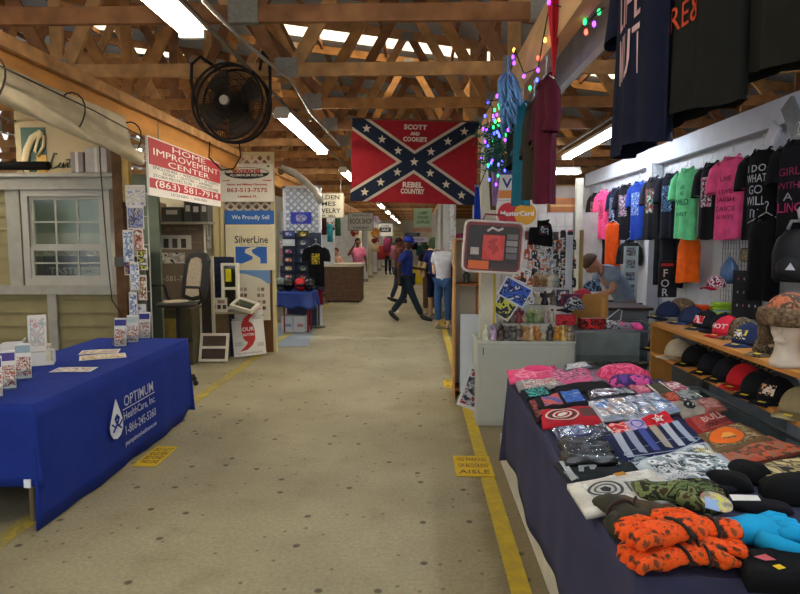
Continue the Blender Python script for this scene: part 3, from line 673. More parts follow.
mb.tube([Vector((px_(a), -.03, pz_(b))) for a, b in ((42, 134), (41, 145), (35, 155), (32, 150), (36, 138), (41, 133))], .018, 8, flat=.4); B(mb, 'letter_swash', paint('#c9b88a'), r, smooth=True)
mb = MB(); mb.tube([Vector((px_(a), -.024, pz_(b))) for a, b in ((54, 153), (51, 152), (47, 162), (48, 168), (53, 166), (57, 162), (55, 166), (58, 167), (60, 162), (60, 167), (64, 162), (64, 167), (68, 157), (67, 167), (71, 163), (72, 168))], .008, 6); mb.tube([Vector((px_(a), -.024, pz_(b))) for a, b in ((63, 159), (72, 158))], .008, 6)
B(mb, 'script_lettering', paint('#23463a'), r, smooth=True)
tag(B(MB().tube([(-7.2, 6.48, at(20, 166, 6.5).z), (at(50, 166, 6.5).x, 6.48, at(20, 166, 6.5).z)], .045, 12), 'carpet_tube', M('#1b1814', .8), smooth=True), 'dark brown tube lying along the ledge above the shed window', 'tube')
for i, (px, pw, hh, cc, lb) in enumerate([(80, 13, 20, '#8b7f7c', 'small grey box on the ledge left of the plastic wrapped one'), (99, 22, 24, '#a8a19b', 'pale plastic wrapped package on the ledge above the window')]):
    a = at(px - pw / 2, 176, 6.5); b = at(px + pw / 2, 176, 6.5); r = E('package', lb, 'package', ((a.x + b.x) / 2, 6.52, wz1 + .172)); ww = (b.x - a.x) / 2; hh_ = hh / 610 * 6.5
    B(MB().bb(-ww, ww, -.07, .12, 0, hh_), 'carton', M(cc, .5), r, bevel=.01); B(MB().bb(-.015, .015, -.073, .123, 0, hh_ + .003), 'tape', M('#c9c3ba', .3), r)
# things behind the shed window
sh = at(70, 276, 6.95).z
r = E('display_shelf', 'grey two level shelf seen through the shed window', 'shelf', (-4.1, 7.0, 0))
for z, y0_ in ((sh, -.25), (sh + .235, -.1)): B(MB().bb(-.8, .8, y0_, .3, z - .02, z), 'shelf_board', M('#8d8a80', .7), r)
B(MB().bb(-.8, .8, .28, .3, 0, sh + .5), 'back_panel', M('#7d7a70', .7), r)
r = sign('display_box', 'dark blue display box with white letters behind the window glass', 'box', (at(68, 262, 6.9).x, 6.9, sh + .12), .52, .22, 0, '#27365f', .1, None, None, [('TASTE', .11, '#cfd2cf', -.02, -.06, .34)])
for i, (px, py_, ww, hh, cc, nm_) in enumerate([(45, 257, .12, .10, '#c9c5bb', 'white'), (57, 258, .14, .07, '#b5b4ae', 'grey'), (75, 256, .10, .10, '#8a6f72', 'dusky red'), (96, 254, .16, .09, '#c8a9a6', 'pink and white'), (87, 270, .24, .11, '#c6c2a9', 'cream'), (106, 266, .05, .16, '#c9ccd0', 'tall white')]):
    q = at(px, py_, 6.85 - i * .01); r = E('product_box', nm_ + ' box on the shelf inside the shed window', 'box', (q.x, 6.84 if i == 4 else 6.96, sh + (.0 if i >= 4 else .235)), 0, 'boxes inside the window')
    B(MB().bb(-ww / 2, ww / 2, -.03, .03, 0, hh), 'carton', paint(cc), r); B(MB().bb(-ww * .4, ww * .4, -.033, -.03, hh * .3, hh * .7), 'label_print', printmat(['#8a8a84', cc, '#6a5a58'], 40, .6, i), r)
# the wooden post at the corner and the rack on it
a = at(117, 200, 6.45); b = at(127, 200, 6.45)
r = E('wooden_post', 'dark brown timber post at the right end of the siding wall', 'post', (at(122, 250, 6.45).x, 6.45, 0)); B(MB().bb(-.05, .05, -.05, .05, 0, 2.71), 'shaft', wood('#5c432c'), r); B(MB().bb(.05, .12, -.04, .04, 2.1, 2.71), 'cleat', wood('#b49659'), r)
B(MB().bb(-.05, .05, -.075, -.05, 1.42, 1.52), 'switch_box', M('#4c4c48', .5), r)
lf = [(126, 145, 185, 206, ['#d8d6cf', '#c0b9ae', '#d8d6cf', '#8f9ab5'], 'white leaflet with small print'), (128, 144, 206, 229, ['#5f6fa8', '#9aa0b8', '#4a4a6a', '#b5a59a'], 'blue and grey leaflet'),
      (124, 134, 230, 262, ['#cfd4da', '#9fb0c6', '#6a7a9a', '#dadcdc'], 'white leaflet with blue streaks'), (134, 143, 228, 252, ['#c98a78', '#e0b8a4', '#8a4038', '#dcdad4'], 'leaflet with a reddish face picture'),
      (125, 131, 253, 275, ['#5a4a7a', '#a06a5a', '#34306a', '#b98a68'], 'violet and orange leaflet'), (131, 140, 262, 290, ['#d5d9df', '#8094b8', '#e2e4e4', '#6a7c9c'], 'tall white and blue leaflet'),
      (138, 147, 248, 270, ['#23201f', '#c9c44a', '#4a4a58', '#dadada'], 'black leaflet with yellow print'), (139, 147, 275, 300, ['#c08a62', '#e5dccb', '#7f4f38', '#d8b48e'], 'leaflet with an orange picture'),
      (130, 138, 292, 318, ['#d0d4dc', '#5b6fa4', '#e4e6ea', '#8090b8'], 'lowest white leaflet with blue letters'), (138, 146, 304, 322, ['#b9bec8', '#e0e0e0', '#6f82ac'], 'small grey leaflet at the rack bottom')]
r = E('literature_rack', 'tall narrow wire literature rack standing by the dark post', 'rack', (at(136.5, 250, 6.4).x, 6.46, 0))
for x in (-.11, .11): B(MB().tube([(x, 0, 0), (x, 0, 2.2)], .008, 6), 'upright', M('#b9b8b2', .4, .4), r)
mb = MB()
for z in [.05, .9, 1.15, 1.4, 1.65, 1.95, 2.19]: mb.tube([(-.11, 0, z), (.11, 0, z)], .005, 6)
B(mb, 'crossbar', M('#b9b8b2', .4, .4), r); 
mb = MB(); mb.bb(-.12, .15, -.12, .12, 0, .015); B(mb, 'base', M('#55544f', .6), r)
for i, (xa, xb, ya, yb, cc, lb) in enumerate(lf):
    p = at(xa, yb, 6.41 - .012 * (i % 3)); q = at(xb, ya, 6.41)
    o = E('leaflet', lb + ' hanging on the literature rack', 'leaflet', (p.x, p.y, p.z), 0, 'leaflets on the rack by the post'); ww, hh = q.x - p.x, q.z - p.z
    B(MB().bb(0, ww, -.006, 0, 0, hh), 'sheet', paint('#d7d5cf'), o); B(MB().bb(.008, ww - .008, -.008, -.006, .01, hh - .02), 'print', printmat(cc, 18, .5, i), o)
# ---- home improvement centre sign on the beam
TL = atx(146, 135, -2.62); TR = atx(219, 163, -2.62); BL = atx(145, 192, -2.62); BR = atx(217, 208, -2.62)
y0, y1 = TL.y, TR.y; z1 = (TL.z + TR.z) / 2; z0 = (BL.z + BR.z) / 2; Wd, Hd = y1 - y0, z1 - z0
r = sign('hanging_sign', 'red and white home improvement center sign hanging from the left beam', 'sign', (-2.62, (y0 + y1) / 2, (z0 + z1) / 2), Wd, Hd, PI / 2, '#e2e0d8', .02, None)
red = paint('#b3222c'); 
panel(r, 'red_band', -Wd / 2 + .02, Wd / 2 - .02, Hd * .5 - .27, Hd * .5 - .015, -.011, red)
panel(r, 'red_band', -Wd / 2 + .02, Wd / 2 - .02, -Hd * .5 + .075, -Hd * .5 + .17, -.011, red)
wl = paint('#efece6'); gl = paint('#5f5f62')
for s_, sz, z, f_ in (('HOME', .085, Hd * .5 - .06, 1.0), ('IMPROVEMENT', .095, Hd * .5 - .14, 1.95), ('CENTER', .085, Hd * .5 - .225, 1.25), ('(863) 581-7914', .10, -Hd * .5 + .122, 1.9)): text(r, s_, sz, wl, 0, z, -.016, fit=f_, bold=0)
for s_, sz, z, f_ in (('ENCLOSURES  •  WINDOWS  •  SKYLIGHTS', .045, -.008, 1.95), ('SIDING  •  GUTTERS  •  AWNINGS', .045, -.048, 1.5), ('STORM PROTECTION  •  SCREEN ROOMS', .045, -.088, 1.95), ('LICENSED  •  INSURED', .04, -Hd * .5 + .04, 1.1)): text(r, s_, sz, gl, 0, z, -.012, fit=f_)
for a in (-.8, .8): B(MB().tube([(a, 0, Hd / 2), (a, 0, 2.95 - (z0 + z1) / 2)], .004, 5), 'hanging_wire', plate, r)
# ---- booth interior: poster wall, shelf, window samples
BY = 9.2
S(MB().bb(-7.6, -2.95, BY + .05, BY + .1, 0, 2.6), 'wall_booth', M('#a8a08a', .8))
p = at(178, 260, 8.6)
r = sign('poster_board', 'large brown poster board showing a white house with windows behind the chair', 'poster', (at(178, 262, 8.6).x, 8.62, at(178, 262, 8.6).z), .82, 1.15, 0, '#7c6a58', .03, '#d4cfc0', trim=.03)
panel(r, 'house_picture', -.36, .2, .18, .38, -.016, paint('#cfc9bc'))
for i in range(4): panel(r, 'picture_window', -.32 + i * .125, -.25 + i * .125, .2, .33, -.021, paint('#3c3630'))
panel(r, 'picture_snow', -.37, .1, -.02, .13, -.016, printmat(['#cfc9bc', '#a39c90', '#d8d4ca', '#4a3f34'], 8, .6, 3))
text(r, '30', .07, paint('#c9943c'), -.12, .46, -.017); text(r, 'YEARS OF SERVICE', .04, paint('#b5ab98'), .12, .47, -.017); text(r, '863-581-7914', .11, paint('#b9b2a2'), -.08, -.24, -.017, fit=.6, bold=.002)
for i in range(7): text(r, ('Windows', 'Doors', 'Screen rooms', 'Carports', 'Siding', 'Soffit', 'Gutters')[i], .045, paint('#8f8676'), .27, .28 - i * .075, -.017)
r = E('storage_shelf', 'shelf on the booth wall above the brown poster board', 'shelf', (at(178, 220, 8.5).x, 8.5, at(178, 222, 8.5).z)); B(MB().bb(-.48, .48, -.15, .12, -.03, 0), 'board', paint('#a59d88'), r)
for a in (-.4, .4): B(MB().prism([(a - .01, -.03), (a + .01, -.03), (a + .01, -.2), (a - .01, -.2)], .08, .12), 'bracket', plate, r)
for i, (px, ww, hh, cc, lb) in enumerate([(149, .09, .27, '#c8b8a0', 'cream binder at the left end of the shelf'), (159, .12, .26, '#b59f88', 'tan box second on the shelf'), (174, .26, .2, '#55524a', 'dark grey crate in the middle of the shelf'), (190, .1, .28, '#4b5048', 'dark green binder on the shelf'), (198, .12, .26, '#3a3a36', 'black binder on the shelf'), (206, .1, .27, '#5a5a52', 'grey binder at the right shelf end')]):
    q = at(px, 212, 8.45); o = E('binder', lb, 'binder', (q.x, 8.47, at(178, 222, 8.5).z), 0, 'binders on the booth shelf'); B(MB().bb(-ww / 2, ww / 2, -.1, .1, 0, hh), 'cover', paint(cc), o); B(MB().bb(-ww * .3, ww * .3, -.103, -.1, hh * .5, hh * .8), 'spine_label', paint('#d2ccc0'), o)
r = E('display_counter', 'dark display counter with a thin top behind the chair', 'counter', (at(178, 308, 8.3).x, 8.3, 0)); zc = at(178, 308, 8.1).z
B(MB().bb(-.75, .27, -.22, .28, zc - .03, zc), 'countertop', M('#5a5142', .6), r); B(MB().bb(-.72, .25, -.17, .25, .0, zc - .03), 'cabinet', M('#4e4a32', .7, 0, .4, 3), r)
B(MB().bb(-.3, .1, -.19, -.17, .1, zc - .15), 'yellow_sack', M('#8f7f3c', .7, 0, .3), r)
# chair
p = at(178, 304, 7.0)
r = E('office_chair', 'tall black drafting chair with grey mesh back beside the brochure rack', 'chair', (p.x, 7.0, 0), -.5); seat = p.z; bk = M('#1d1c1b', .6, 0, .1); msh = M('#b0a28c', .8, 0, .25, 60)
mb = MB(); mb.ell((0, 0, seat), (.25, .24, .045), 18); B(mb, 'seat', bk, r, smooth=True)
mb = MB(); mb.ell((0, -.03, seat + .032), (.16, .15, .02), 18); B(mb, 'seat_cushion', msh, r, smooth=True)
def bkf(ox, u, v): return None
out = [(-.2, .05), (-.215, .3), (-.2, .5), (-.15, .585), (0, .61), (.15, .585), (.2, .5), (.215, .3), (.2, .05), (0, .02)]
def tiltb(pts, y0, y1, k=.18): 
    n_ = len(pts); vs = [(x, .2 + z * k + y0, seat + z) for x, z in pts] + [(x, .2 + z * k + y1, seat + z) for x, z in pts]
    return MB().add(vs, [tuple(range(n_)), tuple(range(n_, 2 * n_))[::-1]] + [(i, i + n_, (i + 1) % n_ + n_, (i + 1) % n_) for i in range(n_)])
B(tiltb(out, 0, .05), 'backrest', bk, r, bevel=.015)
B(tiltb([(x * .55, .09 + (z - .05) * .8) for x, z in out], -.012, 0), 'mesh_insert', msh, r)
for s_ in (-1, 1): B(MB().tube([(s_ * .2, .12, seat), (s_ * .29, .1, seat + .05), (s_ * .3, .06, seat + .2), (s_ * .28, -.15, seat + .22)], .018, 8), 'armrest', bk, r, smooth=True)
B(MB().tube([(0, 0, .09), (0, 0, seat - .04)], .03, 10), 'column', M('#2c2b2a', .4, .5), r)
B(MB().tube([(.16 * math.cos(a), .16 * math.sin(a), .5) for a in [2 * PI * k / 20 for k in range(21)]], .012, 6), 'foot_ring', M('#2c2b2a', .4, .5), r)
for k in range(5):
    a = 2 * PI * k / 5 + .3; B(MB().tube([(0, 0, .1), (.2 * math.cos(a), .2 * math.sin(a), .07)], [.025, .018], 8), 'leg', bk, r); B(MB().ell((.2 * math.cos(a), .2 * math.sin(a), .03), (.03, .03, .03), 10), 'caster', bk, r, smooth=True)
# ---- lattice panel with signs
LX0, LX1 = at(223, 300, 9.1).x, at(276, 300, 9.1).x; LW = LX1 - LX0; LC = (LX0 + LX1) / 2; topz = at(250, 152, 9.1).z
def lattice(x0, x1, z0, z1, y, st=.11, t=.028):
    mb = MB(); H = z1 - z0; Wd_ = x1 - x0
    for dirn in (1, -1):
        c = -H
        while c < Wd_:
            pts = []
            xa, za, xb, zb_ = c, 0, c + H, H
            if xa < 0: za = -xa; xa = 0
            if xb > Wd_: zb_ = H - (xb - Wd_); xb = Wd_
            if xb - xa > .02:
                if dirn < 0: xa, xb = Wd_ - xa, Wd_ - xb
                mb.bar((x0 + xa, y + .005 * dirn, z0 + za), (x0 + xb, y + .005 * dirn, z0 + zb_), t, .008, (0, 1, 0))
            c += st
    return mb
r = E('lattice_panel', 'tall cream framed lattice panel carrying the aluminum repair and window signs', 'panel', (LC, 9.12, 0)); crm = paint('#cfc08c'); fw = .075
B(MB().bb(-LW / 2, -LW / 2 + .05, -.04, .04, 0, topz).bb(LW / 2 - fw * .6, LW / 2, -.04, .04, 0, topz).bb(-LW / 2 + .05, LW / 2 - fw * .6, -.03, .03, topz - .05, topz), 'frame', crm, r)
B(lattice(-LW / 2 + .05, LW / 2 - fw * .6, 1.95, topz - .05, .0, .13, .03), 'lattice', paint('#d4cdbd'), r)
B(MB().bb(-LW / 2 + .05, LW / 2 - .045, -.01, .01, .0, 1.95), 'brown_board', M('#6f4a24', .7), r)
def zz(y): return at(250, y, 9.0).z
def xx(x): return at(x, 250, 9.0).x
x0, x1 = xx(221), xx(275)
r = sign('repair_sign', 'white aluminum repair sign with black and red oval logo on the lattice', 'sign', ((x0 + x1) / 2, 9.04, (zz(163) + zz(202)) / 2), x1 - x0, zz(163) - zz(202), 0, '#e3dfd0', .02, '#c9c5b2')
o_ = [(.33 * math.cos(a), .085 * math.sin(a)) for a in [2 * PI * k / 32 for k in range(32)]]
B(MB().prism(o_, -.016, -.011, c=(0, 0, .14)), 'oval_rim', paint('#28302c'), r)
B(MB().prism([(x * .95, abs(z) * .88) for x, z in o_[:17]], -.02, -.016, c=(0, 0, .143)), 'oval_top', paint('#e3dfd0'), r)
text(r, 'GOODRICHES', .07, paint('#c2272b'), 0, .165, -.021, fit=.42, bold=.004); text(r, 'ALUMINUM REPAIR', .05, paint('#e3dfd0'), 0, .108, -.019, fit=.5, bold=.001)
for s_, sz, x, z, f_ in (('Local', .035, -.31, .035, .1), ('Honest', .035, .3, .035, .13), ('Senior and Military Discounts', .04, 0, -.025, .6), ('863-513-7575', .085, 0, -.11, .6), ('Lakeland, FL', .04, 0, -.2, .28)): text(r, s_, sz, paint('#b32a2c'), x, z, -.012, fit=f_, bold=.0015)
for a in (-1, 1): B(MB().prism([(.025 * math.cos(t), .02 * math.sin(t)) for t in [2 * PI * k / 7 for k in range(7)]], -.014, -.01, c=(a * .32, 0, .24)), 'green_leaf', paint('#6f9a4a'), r)
x0, x1 = xx(225), xx(274)
r = sign('banner_sign', 'blue strip sign reading We Proudly Sell under the repair sign', 'sign', ((x0 + x1) / 2, 9.04, (zz(210.5) + zz(224)) / 2), x1 - x0, zz(210.5) - zz(224), 0, '#2c66b0', .02, None, None, [('We Proudly Sell', .085, '#e6e6e0', .02, 0, .56)])
r = sign('window_brand_sign', 'cream window maker sign with blue river picture below the blue strip', 'sign', ((x0 + x1) / 2, 9.05, (zz(224.5) + zz(270)) / 2), x1 - x0, zz(224.5) - zz(270), 0, '#dcd2b0', .02, '#e9e2c8')
text(r, 'SilverLine', .15, paint('#2b2a28'), .02, .11, -.012, fit=.5, bold=.002); text(r, 'W I N D O W S', .035, paint('#7a735c'), .05, .035, -.012, fit=.4)
panel(r, 'river_picture', -.22, .25, -.24, .01, -.011, paint('#2c62b4'))
rv = [(.02, .005), (.11, .0), (.02, -.04), (.04, -.09), (.15, -.16), (.15, -.24), (-.12, -.24), (.03, -.18), (.04, -.14), (-.08, -.08), (-.07, -.03)]
B(MB().prism(rv, -.018, -.0151), 'river', paint('#dcd2b0'), r)
x0b, x1b = xx(236), xx(269)
r = sign('color_chart', 'tall white and blue colour chart board with rows of small swatches', 'chart', ((x0b + x1b) / 2, 9.06 - .06, (zz(269.5) + zz(320)) / 2), x1b - x0b, zz(269.5) - zz(320), 0, '#d5cfb9', .02, None)
panel(r, 'blue_header', -.26, .26, .17, .37, -.011, paint('#6f93c6'))
B(MB().prism([(-.26, .17), (-.26, .33), (-.1, .31), (.1, .25), (.24, .16), (.1, .165)], -.018, -.0151), 'white_curve', paint('#d5cfb9'), r)
sw = ['#a59c84', '#8f8468', '#b5a68a', '#7c6a52', '#8a5a42', '#5c5248', '#74705e', '#a88b6a']
for i in range(8): 
    cx_ = -.2 + (i % 4) * .06 + (.14 if i % 4 > 1 else 0); cz_ = .06 - (i // 4) * .09; panel(r, 'swatch', cx_, cx_ + .045, cz_, cz_ + .05, -.011, paint(sw[i]))
for i in range(4): panel(r, 'swatch', .06 + (i % 2) * .075, .11 + (i % 2) * .075, -.13 - (i // 2) * .09, -.08 - (i // 2) * .09, -.011, paint(sw[i + 2]))
tag(B(MB().bb(-.04, .04, -.04, .04, 0, 2.71), 'wooden_post', crm, loc=(at(217, 250, 9.1).x, 9.12, 0)), 'narrow cream post left of the lattice sign panel', 'post')
r = sign('info_strip', 'tall narrow strip of small printed notices left of the cream post', 'strip', at(208, 217, 9.22), .09, .95, 0, '#c9c8c0', .01); panel(r, 'print', -.035, .035, -.42, .42, -.006, printmat(['#c9c8c0', '#9a9aa4', '#c8c49a', '#b0a8b0', '#d8d6d0'], 14, .5, 2))
# ---- window and door samples
wf = paint('#d8d2bf')
def framed(name, label, cat, c, rz, ww, hh, d, cols, rot=None, bars=(), inner='#5a564a', glass=False, group=None):
    r = E(name, label, cat, c, rz, group, rot); t = .035
    B(MB().bb(-ww / 2, ww / 2, -d, 0, 0, t).bb(-ww / 2, ww / 2, -d, 0, hh - t, hh).bb(-ww / 2, -ww / 2 + t, -d, 0, t, hh - t).bb(ww / 2 - t, ww / 2, -d, 0, t, hh - t), 'frame', paint(cols), r)
    for z in bars: B(MB().bb(-ww / 2 + t, ww / 2 - t, -d * .9, -.005, z - t / 2, z + t / 2), 'rail', paint(cols), r)
    B(MB().bb(-ww / 2 + t, ww / 2 - t, -d * .55, -d * .45, t, hh - t), 'screen', M(inner, .6, 0, .3, 5) if not glass else glassmat('#b8bfb4', .1, .25), r)
    return r
p0 = at(207, 330, 8.45); framed('door_sample', 'tall white framed dark screen door sample beside the poster board', 'door sample', (p0.x + .0, 8.5, 0), 0, .22, at(207, 256, 8.5).z, .06, '#bdb6a4', inner='#2d2620')
q = at(221, 300, 8.75); r = E('shutter_sample', 'narrow dark navy shutter panel standing behind the window sample', 'shutter', (q.x, 8.78, 0)); B(MB().bb(-.13, .19, -.03, .03, 0, at(221, 257, 8.78).z), 'panel', paint('#232a42'), r)
for z in [i * .1 + .1 for i in range(15)]: B(MB().bb(-.1, .16, -.038, -.03, z, z + .06), 'slat', paint('#2b3350'), r) if z < 1.5 else None
q = at(232, 305, 8.62); r = framed('window_sample', 'white window sample with bright yellow sticker on the display counter', 'window sample', (q.x, 8.62, at(232, 309, 8.62).z), 0, .24, .66, .09, '#e0dccb', bars=(.3,), glass=True)
B(MB().bb(-.05, .03, -.1, -.09, .4, .58), 'yellow_sticker', paint('#d8cf1e'), r)
zc2 = at(232, 311, 8.6).z
r = E('sample_counter', 'narrow counter carrying the window sample near the lattice panel', 'counter', (q.x + .02, 8.6, 0)); B(MB().bb(-.3, .3, -.12, .2, zc2 - .03, zc2 - .004), 'countertop', paint('#a59b80'), r); B(MB().bb(-.26, -.1, -.1, .15, 0, zc2 - .03), 'pedestal', M('#5c4a30', .7), r)
q = at(240, 305, 8.35); framed('window_corner_sample', 'white window sample lying tilted on the counter edge by the swatch chart', 'window sample', (q.x, 8.36, zc2 + .03), 0, .34, .24, .05, '#dedac9', rot=(-1.15, .25, -.2), glass=True)
q = at(218, 308, 8.52); r = sign('photo_card', 'small white card with dark window photos standing on the counter', 'card', (q.x, 8.52, zc2 + .098), .27, .2, .0, '#d3cdbd', .012, None)
for i in range(3): panel(r, 'photo', -.08 + i * .075, -.03 + i * .075, -.06, .0, -.007, paint('#3b3532'))
panel(r, 'photo', .0, .1, .02, .07, -.007, paint('#8a7a6c'))
q = atz(214, 362, 0); framed('small_window_sample', 'small white two pane window sample leaning on the floor', 'window sample', (q.x, q.y - .02, .006), .05, .40, .40, .04, '#ddd8c8', rot=(-.35, 0, .05), bars=(.2,), inner='#4a3c34')
q = atz(247, 358, 0); r = sign('hurricane_poster', 'white poster board with big red hurricane symbol leaning near the lattice', 'poster', (q.x, q.y + .1, .37), .46, .70, .12, '#dcdad4', .012, None)
r.rotation_euler = (-.22, -.1, .12)
B(MB().prism([(.095 * math.cos(a), .15 * math.sin(a)) for a in [2 * PI * k / 28 for k in range(28)]], -.009, -.006), 'red_disc', paint('#c4302a'), r)
for sgn in (1, -1):
    pts = [(.1, .0), (.105, .12), (.085, .2), (.03, .27), (-.1 + .14, .3), (-.02, .27), (-.09, .2), (-.1, .08)]
    pts = [(-.095, .0), (-.092, .12), (-.05, .2), (.03, .26), (.14, .28), (.08, .23), (.03, .18), (.01, .13), (.0, .0)]
    B(MB().prism([(sgn * x, sgn * z) for x, z in pts][::sgn], -.0095, -.0062), 'red_arm', paint('#c4302a'), r)
text(r, 'HURRICANE SEASON', .05, paint('#c4302a'), 0, .315, -.0065, fit=.42, bold=.001); text(r, 'OUR', .08, paint('#e8e0da'), 0, .035, -.010, bold=.003); text(r, 'SHUTTERS', .05, paint('#e8e0da'), 0, -.045, -.010, fit=.17, bold=.002)
for s_, x, z in (('WE\nINSTALL', -.15, .2), ('ROLL DOWN\nSCREENS', .15, .2), ('STORM\nPANELS', -.15, -.17), ('CLEAR\nPANELS', .16, -.2), ('CALL FOR A FREE QUOTE', 0, -.31)): text(r, s_, .032, paint('#55504a'), x, z, -.0065)
# ---- drum fan
q = at(232, 104, 4.78)
r = E('drum_fan', 'large round black wire cage fan hanging from the trusses near the left beam', 'fan', (q.x, 4.78, q.z), -.12); R_ = .28; blk = M('#241d18', .55, .2, .1)
for yy, rr_ in ((-.09, R_), (.0, R_ + .01), (.09, R_)): B(MB().tube([(rr_ * math.cos(a), yy, rr_ * math.sin(a)) for a in [2 * PI * k / 40 for k in range(41)]], .011, 6), 'cage_ring', blk, r, smooth=True)
for sgn in (-1, 1):
    mb = MB()
    for k in range(100):
        a = 2 * PI * k / 100; mb.tube([(.05 * math.cos(a), sgn * .13, .05 * math.sin(a)), (.16 * math.cos(a), sgn * .125, .16 * math.sin(a)), (R_ * math.cos(a), sgn * .09, R_ * math.sin(a))], .0022, 4, False)
    for rr_ in (.08, .12, .17, .22): mb.tube([(rr_ * math.cos(a), sgn * .13, rr_ * math.sin(a)) for a in [2 * PI * k / 32 for k in range(33)]], .0028, 4, False)
    B(mb, 'wire_guard', blk, r)
B(MB().tube([(0, -.15, 0), (0, -.12, 0)], .035, 16), 'badge', M('#b7aca0', .5), r); B(MB().tube([(0, -.12, 0), (0, .16, 0)], .06, 16), 'motor', blk, r, smooth=False)
for k in range(4):
    a0 = 2 * PI * k / 4 + .5
    def bl(u, v): 
        rad_ = .05 + .20 * u; a = a0 + (v - .5) * (1.15 - .2 * u); return (rad_ * math.cos(a), -.02 + (v - .5) * .07, rad_ * math.sin(a))
    B(MB().sheet(bl, 6, 8, (0, .004, 0)), 'fan_blade', M('#54463a', .5, .2), r, smooth=True)
B(MB().tube([(-R_ - .02, 0, .0), (-R_ - .05, 0, .18), (-R_ - .04, 0, .31), (-R_ + .02, 0.02, .37), (-.16, .18, .30)], .013, 8), 'bracket', blk, r, smooth=True)
B(MB().tube([(R_ + .02, 0, -.1), (R_ + .03, 0, .1), (R_ + .03, 0, .3), (R_ - .03, 0.02, .38), (.16, .18, .30)], .013, 8), 'bracket', blk, r, smooth=True)
B(MB().tube([(-.19, 0, -R_), (-.2, 0, -.4), (-.1, 0, -.5), (0, 0, -.49), (.06, 0, -.4), (.05, 0, -R_)], .006, 6), 'power_cord', blk, r, smooth=True)
tag(B(MB().tube([at(203, 0, 3.2), at(240, 38, 3.8), at(262, 57, 4.2), at(291, 80, 4.85), at(310, 112, 5.9), at(340, 145, 7.3)], .012, 8), 'conduit', M('#b4b0a8', .4, .6), smooth=True), 'thin metal conduit running diagonally under the trusses', 'pipe')
# ================================================================ RIGHT SIDE
table('folding_table', 'long folding table hidden under the dark skirt and folded shirts', .66, 1.62, 1.71, 4.10, .745)
dk = M('#3a3b52', .9, 0, .1, 6, 0, .15)
def hemd(s_, u): return .20 + .035 * math.sin(u * 11) + (.05 if s_ == 'right' else 0)
drape('tablecloth', 'dark slate blue table skirt around the folded shirt table', .62, 1.66, 1.66, 4.14, .755, hemd, dk, 5, .010, flare=.012)
# ---- folded shirts on the table
ZT = .758
def foldq(label, quad, base, cols=None, lvl=0, th=.022, uv=(.12, .88, .12, .88), scale=16, seed=0, kind='noise', cat='shirt', group='folded printed shirts on the dark table', name='folded_shirt', gloss=False, extra=None, wave=.004):
    z0 = ZT + lvl * .012; mx_ = sum(a[0] for a in quad) / 4; my_ = sum(a[1] for a in quad) / 4; q = [atz(mx_ + (x - mx_) * 1.09, my_ + (y - my_) * 1.07, z0 + th) for x, y in quad]; c = sum(q, Vector()) / 4; c.z = z0
    r = E(name, label, cat, c, 0, group); q = [Vector((p.x - c.x, p.y - c.y, 0)) for p in q]
    def P(u, v, dz=0):
        p = (q[0] * (1 - u) + q[1] * u) * (1 - v) + (q[3] * (1 - u) + q[2] * u) * v
        e = min(u, 1 - u, v, 1 - v); e = min(1, max(0, e) / .12)
        return Vector((p.x, p.y, th * (.55 + .45 * (1 - (1 - e) ** 2)) + wave * math.sin(u * 11 + seed * 2 + v * 3) * math.sin(v * 8 + seed) + dz))
    mb = MB(); N = 12; top = [P(i / N, j / N) for j in range(N + 1) for i in range(N + 1)]; bot = [Vector((p.x, p.y, 0)) for p in top]; K = len(top); W_ = N + 1
    fs = [(j * W_ + i, j * W_ + i + 1, (j + 1) * W_ + i + 1, (j + 1) * W_ + i) for j in range(N) for i in range(N)]
    fs += [tuple(K + k for k in f[::-1]) for f in fs]
    rim = [i for i in range(N + 1)] + [j * W_ + N for j in range(1, N + 1)] + [N * W_ + i for i in range(N - 1, -1, -1)] + [j * W_ for j in range(N - 1, 0, -1)]
    fs += [(rim[i], K + rim[i], K + rim[(i + 1) % len(rim)], rim[(i + 1) % len(rim)]) for i in range(len(rim))]
    mb.add(top + bot, fs); m_ = M(base, .25, 0, .15, 14) if gloss else cloth(base, .2)
    B(mb, 'folded_body', m_, r, smooth=True)
    if cols:
        a, b, c_, d_ = uv; B(MB().sheet(lambda u, v: P(a + (b - a) * u, c_ + (d_ - c_) * v, .0022), 14, 14, (0, 0, -.0016)), 'print', printmat(cols, scale, .25 if gloss else .8, seed, kind), r)
    if extra: extra(r, P)
    if gloss: B(MB().sheet(lambda u, v: P(u, v, .005 + .0015 * math.sin(u * 9 + seed) * math.sin(v * 7)), 14, 14, (0, 0, -.0006)), 'plastic_bag', glassmat('#f6f8fa', .2, .12), r)
    return r
def poly(r, P, pts, col, dz=.005, name='motif', n=1):
    """flat motif given in uv"""
    mb = MB(); mb.add([P(u, v, dz) for u, v in pts], [tuple(range(len(pts)))]); return B(mb, name, cloth(col, .05), r)
def ring(r, P, cu, cv, ru, rv, t, col, dz=.005, name='ring_motif'):
    mb = MB(); n_ = 32; a = [P(cu + ru * math.cos(2 * PI * k / n_), cv + rv * math.sin(2 * PI * k / n_), dz) for k in range(n_)]; b = [P(cu + (ru - t) * math.cos(2 * PI * k / n_), cv + (rv - t * rv / ru) * math.sin(2 * PI * k / n_), dz) for k in range(n_)]
    mb.add(a + b, [(k, (k + 1) % n_, n_ + (k + 1) % n_, n_ + k) for k in range(n_)]); return B(mb, name, cloth(col, .05), r)
